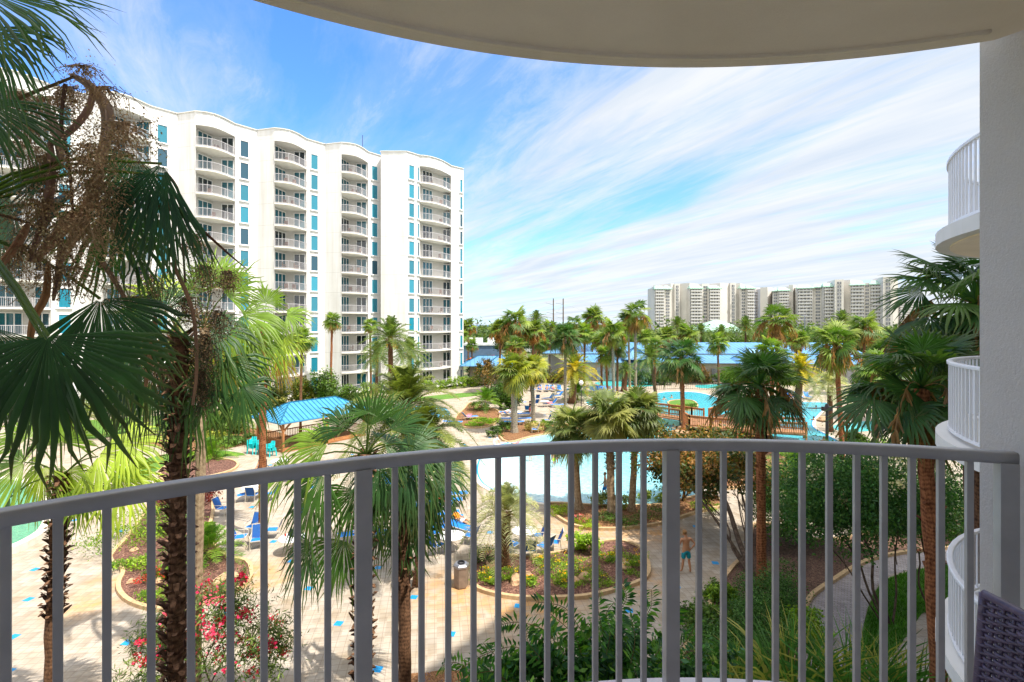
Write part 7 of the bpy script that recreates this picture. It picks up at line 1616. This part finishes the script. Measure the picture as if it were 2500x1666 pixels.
# ------------------------------------------------------------------ people
def skin_body(name, joints, edges, m, parent=None, root=0, sub=2):
    """joints: list of ((x,y,z), (rx, ry)); one skinned surface"""
    bm = bmesh.new(); lay = bm.verts.layers.skin.verify()
    vs = []
    for i, (p, r_) in enumerate(joints):
        v_ = bm.verts.new(p); v_[lay].radius = r_ if hasattr(r_, '__len__') else (r_, r_); v_[lay].use_root = (i == root); vs.append(v_)
    for a, b_ in edges: bm.edges.new((vs[a], vs[b_]))
    me = bpy.data.meshes.new(name); bm.to_mesh(me); bm.free(); me.materials.append(m)
    o = link(name, me, None, parent); s = o.modifiers.new('skin', 'SKIN'); s.use_smooth_shade = True
    d = o.modifiers.new('sub', 'SUBSURF'); d.levels = sub; d.render_levels = sub
    return o
def person(label, loc, rz, J, skin, hair, bottoms=None, top=None, h=1.78, hat=None, fingers=True, long_hair=False, waterline=False):
    """J: joint positions of a 1.78 m figure facing +Y (pelvis, chest, neck, head, shoulders, elbows, wrists, hips, knees, ankles)"""
    k = h / 1.78; t = thing('person', label, 'person', loc, rz)
    V_ = {a: Vector(b_) * k for a, b_ in J.items()}
    js = []; es = []; ix = {}
    def j(n, p, r_): ix[n] = len(js); js.append((tuple(p), tuple(x * k for x in r_) if hasattr(r_, '__len__') else r_ * k)); return ix[n]
    def e(a, b_): es.append((ix[a], ix[b_]))
    pe, chx, ne, hd = V_['pelvis'], V_['chest'], V_['neck'], V_['head']
    j('pelvis', pe, (.15, .11)); j('waist', pe.lerp(chx, .45), (.125, .095)); e('pelvis', 'waist'); j('chest', chx, (.155, .115)); e('waist', 'chest'); j('neck', ne, .055); e('chest', 'neck')
    j('jaw', ne.lerp(hd, .45), (.062, .07)); e('neck', 'jaw'); j('head', hd, (.078, .095)); e('jaw', 'head'); j('crown', hd + (hd - ne).normalized() * .075 * k, (.055, .07)); e('head', 'crown')
    for s in 'LR':
        sh, el, wr = V_['sh' + s], V_['el' + s], V_['wr' + s]
        j('sh' + s, sh, .06); e('chest', 'sh' + s); j('ua' + s, sh.lerp(el, .5), .05); e('sh' + s, 'ua' + s); j('el' + s, el, .038); e('ua' + s, 'el' + s); j('fa' + s, el.lerp(wr, .35), .042); e('el' + s, 'fa' + s); j('wr' + s, wr, (.026, .024)); e('fa' + s, 'wr' + s)
        hdv = (wr - el).normalized(); pa = wr + hdv * .05 * k; j('pa' + s, pa, (.036, .018)); e('wr' + s, 'pa' + s)
        if fingers:
            sd = hdv.cross(Vector((0, 1, .3))).normalized(); fo = sd.cross(hdv).normalized()
            for q, (o_, ln) in enumerate(((-.03, .055), (-.010, .07), (.010, .075), (.028, .062))):
                b0_ = pa + sd * o_ * k + hdv * .045 * k; j('f%d%s' % (q, s), b0_, .0095); e('pa' + s, 'f%d%s' % (q, s)); j('g%d%s' % (q, s), b0_ + hdv * ln * .8 * k + fo * .02 * k, .008); e('f%d%s' % (q, s), 'g%d%s' % (q, s))
            th = wr + hdv * .03 * k - sd * .035 * k; j('t0' + s, th, .011); e('pa' + s, 't0' + s); j('t1' + s, th - sd * .02 * k + hdv * .05 * k, .009); e('t0' + s, 't1' + s)
        if not waterline:
            hp_, kn, an = V_['hp' + s], V_['kn' + s], V_['an' + s]
            j('hp' + s, hp_, .088); e('pelvis', 'hp' + s); j('th' + s, hp_.lerp(kn, .5), .076); e('hp' + s, 'th' + s); j('kn' + s, kn, .053); e('th' + s, 'kn' + s); j('ca' + s, kn.lerp(an, .35), .056); e('kn' + s, 'ca' + s); j('an' + s, an, .034); e('ca' + s, 'an' + s)
            fd = V_.get('ft' + s, Vector((0, .2, -.05)) * k + an); j('fo' + s, an.lerp(fd, .55) + Vector((0, 0, -.01)), (.036, .028)); e('an' + s, 'fo' + s); j('to' + s, fd, (.032, .02)); e('fo' + s, 'to' + s)
    skin_body('body', js, es, M[skin], t)
    fw_ = Vector((0, 1, 0)) if 'face' not in J else Vector(J['face']).normalized()
    hr = MB(); 
    me = bmesh.new(); bmesh.ops.create_icosphere(me, subdivisions=2, radius=.108 * k)
    for v_ in me.verts:
        v_.co = Vector((v_.co.x * .86, v_.co.y * 1.0, v_.co.z * 1.02)) + hd + Vector((0, 0, .045 * k)) - fw_ * .022 * k
    if long_hair: 
        for v_ in me.verts:
            if v_.co.z < hd.z: v_.co.z -= .12 * k; v_.co -= fw_ * .03 * k
    mm = bpy.data.meshes.new('hair'); me.to_mesh(mm); me.free(); mm.materials.append(M[hat] if hat else M[hair]); mm.polygons.foreach_set('use_smooth', [True] * len(mm.polygons)); link('cap' if hat else 'hair', mm, None, t)
    up_ = (hd - ne).normalized(); sdv = fw_.cross(up_).normalized()
    f_ = MB(); f_.lathe([(0, -.02 * k), (.012 * k, 0), (.008 * k, .03 * k), (0, .035 * k)], 6, tuple(hd + fw_ * .098 * k - up_ * .035 * k))
    for s in (-1, 1): f_.box(tuple(hd + sdv * s * .082 * k - up_ * .03 * k), (.02 * k, .03 * k, .055 * k))
    f_.build('face_features', M[skin], t)
    f_ = MB()
    for s in (-1, 1): f_.box(tuple(hd + fw_ * .088 * k + sdv * s * .032 * k - up_ * .01 * k), (.022 * k, .012 * k, .012 * k))
    f_.box(tuple(hd + fw_ * .086 * k - up_ * .075 * k), (.045 * k, .012 * k, .01 * k)); f_.build('eyes_and_mouth', M['hair'], t)
    if bottoms and not waterline:
        jj = [(pe + (chx - pe) * .12, (.158 * k, .125 * k)), (pe, (.17 * k, .13 * k))]; ee = [(0, 1)]
        for s in 'LR':
            a = V_['hp' + s]; b_ = V_['kn' + s]; i0 = len(jj); jj += [(a, .105 * k), (a.lerp(b_, .45), .10 * k), (a.lerp(b_, .82), .098 * k)]; ee += [(1, i0), (i0, i0 + 1), (i0 + 1, i0 + 2)]
        skin_body('shorts', [(tuple(a), b_) for a, b_ in jj], ee, M[bottoms], t)
    if top:
        jj = [(pe.lerp(chx, .05), (.155 * k, .12 * k)), (pe.lerp(chx, .5), (.15 * k, .115 * k)), (chx, (.172 * k, .13 * k)), (chx.lerp(ne, .6), .085 * k)]; ee = [(0, 1), (1, 2), (2, 3)]
        for s in 'LR':
            a = V_['sh' + s]; b_ = V_['el' + s]; i0 = len(jj); jj += [(a, .078 * k), (a.lerp(b_, .6), .066 * k)]; ee += [(2, i0), (i0, i0 + 1)]
        skin_body('shirt', [(tuple(a), b_) for a, b_ in jj], ee, M[top], t)
    return t
STAND = dict(pelvis=(0, 0, .96), chest=(0, .01, 1.30), neck=(0, 0, 1.50), head=(0, .02, 1.64), shL=(-.19, 0, 1.42), elL=(-.25, -.03, 1.13), wrL=(-.26, .05, .88), shR=(.19, 0, 1.42), elR=(.25, -.03, 1.13), wrR=(.26, .05, .88),
             hpL=(-.095, 0, .90), knL=(-.11, .03, .50), anL=(-.12, -.02, .09), ftL=(-.14, .17, .03), hpR=(.095, 0, .90), knR=(.11, .03, .50), anR=(.12, -.02, .09), ftR=(.14, .17, .03))
def pose(**k): d = dict(STAND); d.update(k); return d
g = G(1675, 1399)
person('man in turquoise swim shorts standing with his back to us, one hand on his hip', g, rad(8), pose(head=(-.04, .06, 1.63), elR=(.37, -.06, 1.20), wrR=(.22, -.03, 1.02), elL=(-.27, .05, 1.15), wrL=(-.22, .26, 1.14), anL=(-.15, .06, .09), ftL=(-.22, .2, .03), anR=(.17, -.06, .09), ftR=(.21, .12, .03), knR=(.13, 0, .5)), 'skin', 'hair_fair', 'teal', h=1.84)
person('child standing close in front of the man in turquoise shorts', g + Vector((-.38, .35, 0)), rad(200), pose(), 'skin', 'hair', 'pink', h=1.42)
person('boy in bright blue swim trunks walking past the middle sabal trunk', G(1477, 1218), rad(82), pose(knL=(-.1, .16, .52), anL=(-.1, .12, .1), ftL=(-.1, .32, .06), knR=(.1, -.04, .5), anR=(.1, -.26, .13), ftR=(.1, -.1, .03), elL=(-.24, .1, 1.15), wrL=(-.22, .28, 1.0), elR=(.24, -.12, 1.14), wrR=(.25, -.12, .9)), 'skin_pale', 'hair_fair', 'blue', h=1.62)
person('child in a green outfit wading left of the other children', G(1296, 1127), rad(60), pose(knL=(-.1, .14, .5), anL=(-.1, .1, .09)), 'skin_pale', 'hair', 'green', 'green', h=1.35)
person('boy in lime green trunks wading in the shallow pool', G(1352, 1141), rad(200), pose(knR=(.1, .14, .5)), 'skin', 'hair', 'lime', h=1.35)
person('boy in blue trunks right behind the lime green one', G(1358, 1132), rad(20), pose(), 'skin', 'hair', 'blue', h=1.4)
person('woman in pale grey bending forward near the poolside bed', G(1208, 1103), rad(-80), pose(pelvis=(0, -.12, .93), chest=(0, .16, 1.14), neck=(0, .30, 1.26), head=(0, .42, 1.30), face=(0, .8, -.5), shL=(-.17, .22, 1.22), shR=(.17, .22, 1.22), elL=(-.2, .34, .98), elR=(.2, .34, .98), wrL=(-.16, .42, .76), wrR=(.16, .42, .76), hpL=(-.09, -.1, .9), hpR=(.09, -.1, .9)), 'skin_pale', 'hair_fair', 'wcloth', 'wcloth', h=1.66, long_hair=True)
person('child bending over with one leg raised at the wading pool edge', G(1262, 1104), rad(95), pose(pelvis=(0, 0, .9), chest=(0, .26, .92), neck=(0, .42, .84), head=(0, .54, .76), face=(0, .5, -.8), shL=(-.15, .32, .88), shR=(.15, .32, .88), elL=(-.18, .38, .62), elR=(.18, .38, .62), wrL=(-.16, .36, .38), wrR=(.16, .36, .38), knR=(.1, -.3, 1.1), anR=(.1, -.5, 1.36), ftR=(.1, -.6, 1.5)), 'skin_pale', 'hair', 'pink', h=1.45)
SIT = pose(pelvis=(0, -.1, .55), chest=(0, -.12, .90), neck=(0, -.10, 1.10), head=(0, -.07, 1.24), shL=(-.19, -.1, 1.02), shR=(.19, -.1, 1.02), elL=(-.25, 0, .76), elR=(.25, 0, .76), wrL=(-.18, .22, .66), wrR=(.18, .22, .66), hpL=(-.1, -.06, .52), hpR=(.1, -.06, .52), knL=(-.15, .38, .56), knR=(.15, .38, .56), anL=(-.15, .42, .14), anR=(.15, .42, .14), ftL=(-.16, .62, .1), ftR=(.16, .62, .1))
g = G(638, 1158)
person('man in a black rash shirt and red cap sitting in the wheelchair', g, rad(172), SIT, 'skin', 'hair', 'navy', 'navy', hat='red')
t = thing('wheelchair', 'black wheelchair beside the round mulch bed', 'wheelchair', g, rad(172)); b = MB(); b.box((0, -.06, .44), (.44, .46, .05)); b.build('seat', M['black'], t); b = MB(); b.box((0, -.32, .72), (.42, .04, .5)); b.build('backrest', M['black'], t)
for s in (-1, 1):
    b = MB(); b.tube([(s * .3, -.1 + .31 * math.cos(a), .31 + .31 * math.sin(a)) for a in np.linspace(0, 6.283, 21)], .018, 6, cap=False)
    for k in range(8): a = k * .785; b.bar((s * .3, -.1, .31), (s * .3, -.1 + .3 * math.cos(a), .31 + .3 * math.sin(a)), .008)
    b.build('wheel', M['black'], t); b = MB(); b.tube([(s * .24, .3 + .08 * math.cos(a), .09 + .08 * math.sin(a)) for a in np.linspace(0, 6.283, 11)], .015, 6, cap=False); b.bar((s * .24, .3, .09), (s * .24, .1, .42), .02); b.build('caster', M['grey_metal'], t)
RECL = pose(pelvis=(0, 0, .46), chest=(0, -.28, .66), neck=(0, -.40, .82), head=(0, -.44, .96), shL=(-.18, -.34, .76), shR=(.18, -.34, .76), elL=(-.26, -.15, .60), elR=(.26, -.15, .60), wrL=(-.18, .08, .62), wrR=(.18, .08, .62), hpL=(-.09, .06, .46), hpR=(.09, .06, .46), knL=(-.1, .45, .58), knR=(.1, .45, .50), anL=(-.1, .82, .42), anR=(.1, .85, .42), ftL=(-.1, .9, .56), ftR=(.1, .93, .56))
person('woman in orange reading on a lounger right of the table left of the pindo palm', G(1122, 1291), rad(-125), RECL, 'skin', 'hair', 'wcloth', 'orange', h=1.66)
person('person in red shorts standing behind the slim sabal trunk', G(1294, 1016), rad(100), pose(), 'skin', 'hair', 'red', 'navy', h=1.75)
person('girl in yellow at the far edge of the lagoon', G(1457, 977), rad(40), pose(), 'skin', 'hair', 'yellow', 'yellow', h=1.35)
person('person in dark swimwear beside the girl in yellow', G(1468, 972), rad(200), pose(), 'skin', 'hair', 'navy', 'navy', h=1.6)
person('bather sitting on the far pool edge in orange', G(1500, 962), rad(160), SIT, 'skin_pale', 'hair', 'orange', h=1.6)
person('seated woman with long brown hair in a pale top behind the top rail', G(757, 1150), rad(150), SIT, 'skin_pale', 'hair_fair', 'green', 'wcloth', h=1.66, long_hair=True)
for i, px in enumerate((1300, 1318, 1336, 1350)): person(ordn[i] + ' sunbather from the left in the back row of occupied loungers', G(px, 956), rad(190 - (i % 3) * 8), RECL, 'skin', 'hair' if i % 2 else 'hair_fair', ('pink', 'blue', 'orange', 'red')[i], None, h=1.7)
person('sunbather on the loungers behind the big dark palm', G(1931, 974), rad(170), RECL, 'skin', 'hair', 'pink', h=1.7)
person('person in blue reading on the lounger left of the left sabal', G(1237, 1018), rad(80), RECL, 'skin', 'hair', 'blue', 'wcloth', h=1.7)
person('person at the small pool beside the pale trunks', G(1563, 941), rad(10), SIT, 'skin_pale', 'hair', 'navy', h=1.6)
SWIM = pose(pelvis=(0, 0, -.28), chest=(0, .02, .02), neck=(0, .02, .20), head=(0, .04, .34), shL=(-.18, 0, .12), shR=(.18, 0, .12), elL=(-.34, .12, .03), elR=(.34, .12, .03), wrL=(-.3, .35, .02), wrR=(.3, .35, .02))
for (px, py, rz, lb, hr_) in ((1652, 1052, 20, 'swimmer with dark hair in the lagoon below the footbridge', 'hair'), (1606, 1050, 100, 'swimmer at the tip of the peninsula', 'hair'), (1621, 976, 200, 'swimmer in the upper pool left of the footbridge palm', 'hair'), (1640, 972, 30, 'second swimmer in the upper pool, nearer the little island', 'hair_fair'), (1993, 999, 60, 'swimmer close to the far bank of the right lagoon arm', 'hair'), (1957, 1015, -90, 'swimmer floating in the middle of the right lagoon arm', 'hair'), (2012, 1078, 0, 'swimmer beside the black lamp post', 'hair_fair'), (1987, 1027, 90, 'swimmer near the rocks of the right bank', 'hair'), (1908, 990, 10, 'swimmer against the wall behind the big dark palm', 'hair'), (1594, 1046, 30, 'swimmer in a red top by the pale boulder', 'hair')):
    person(lb, G(px, py), rad(rz), SWIM, 'skin', hr_, None, 'red' if 'red top' in lb else None, h=1.7, waterline=True, fingers=False)
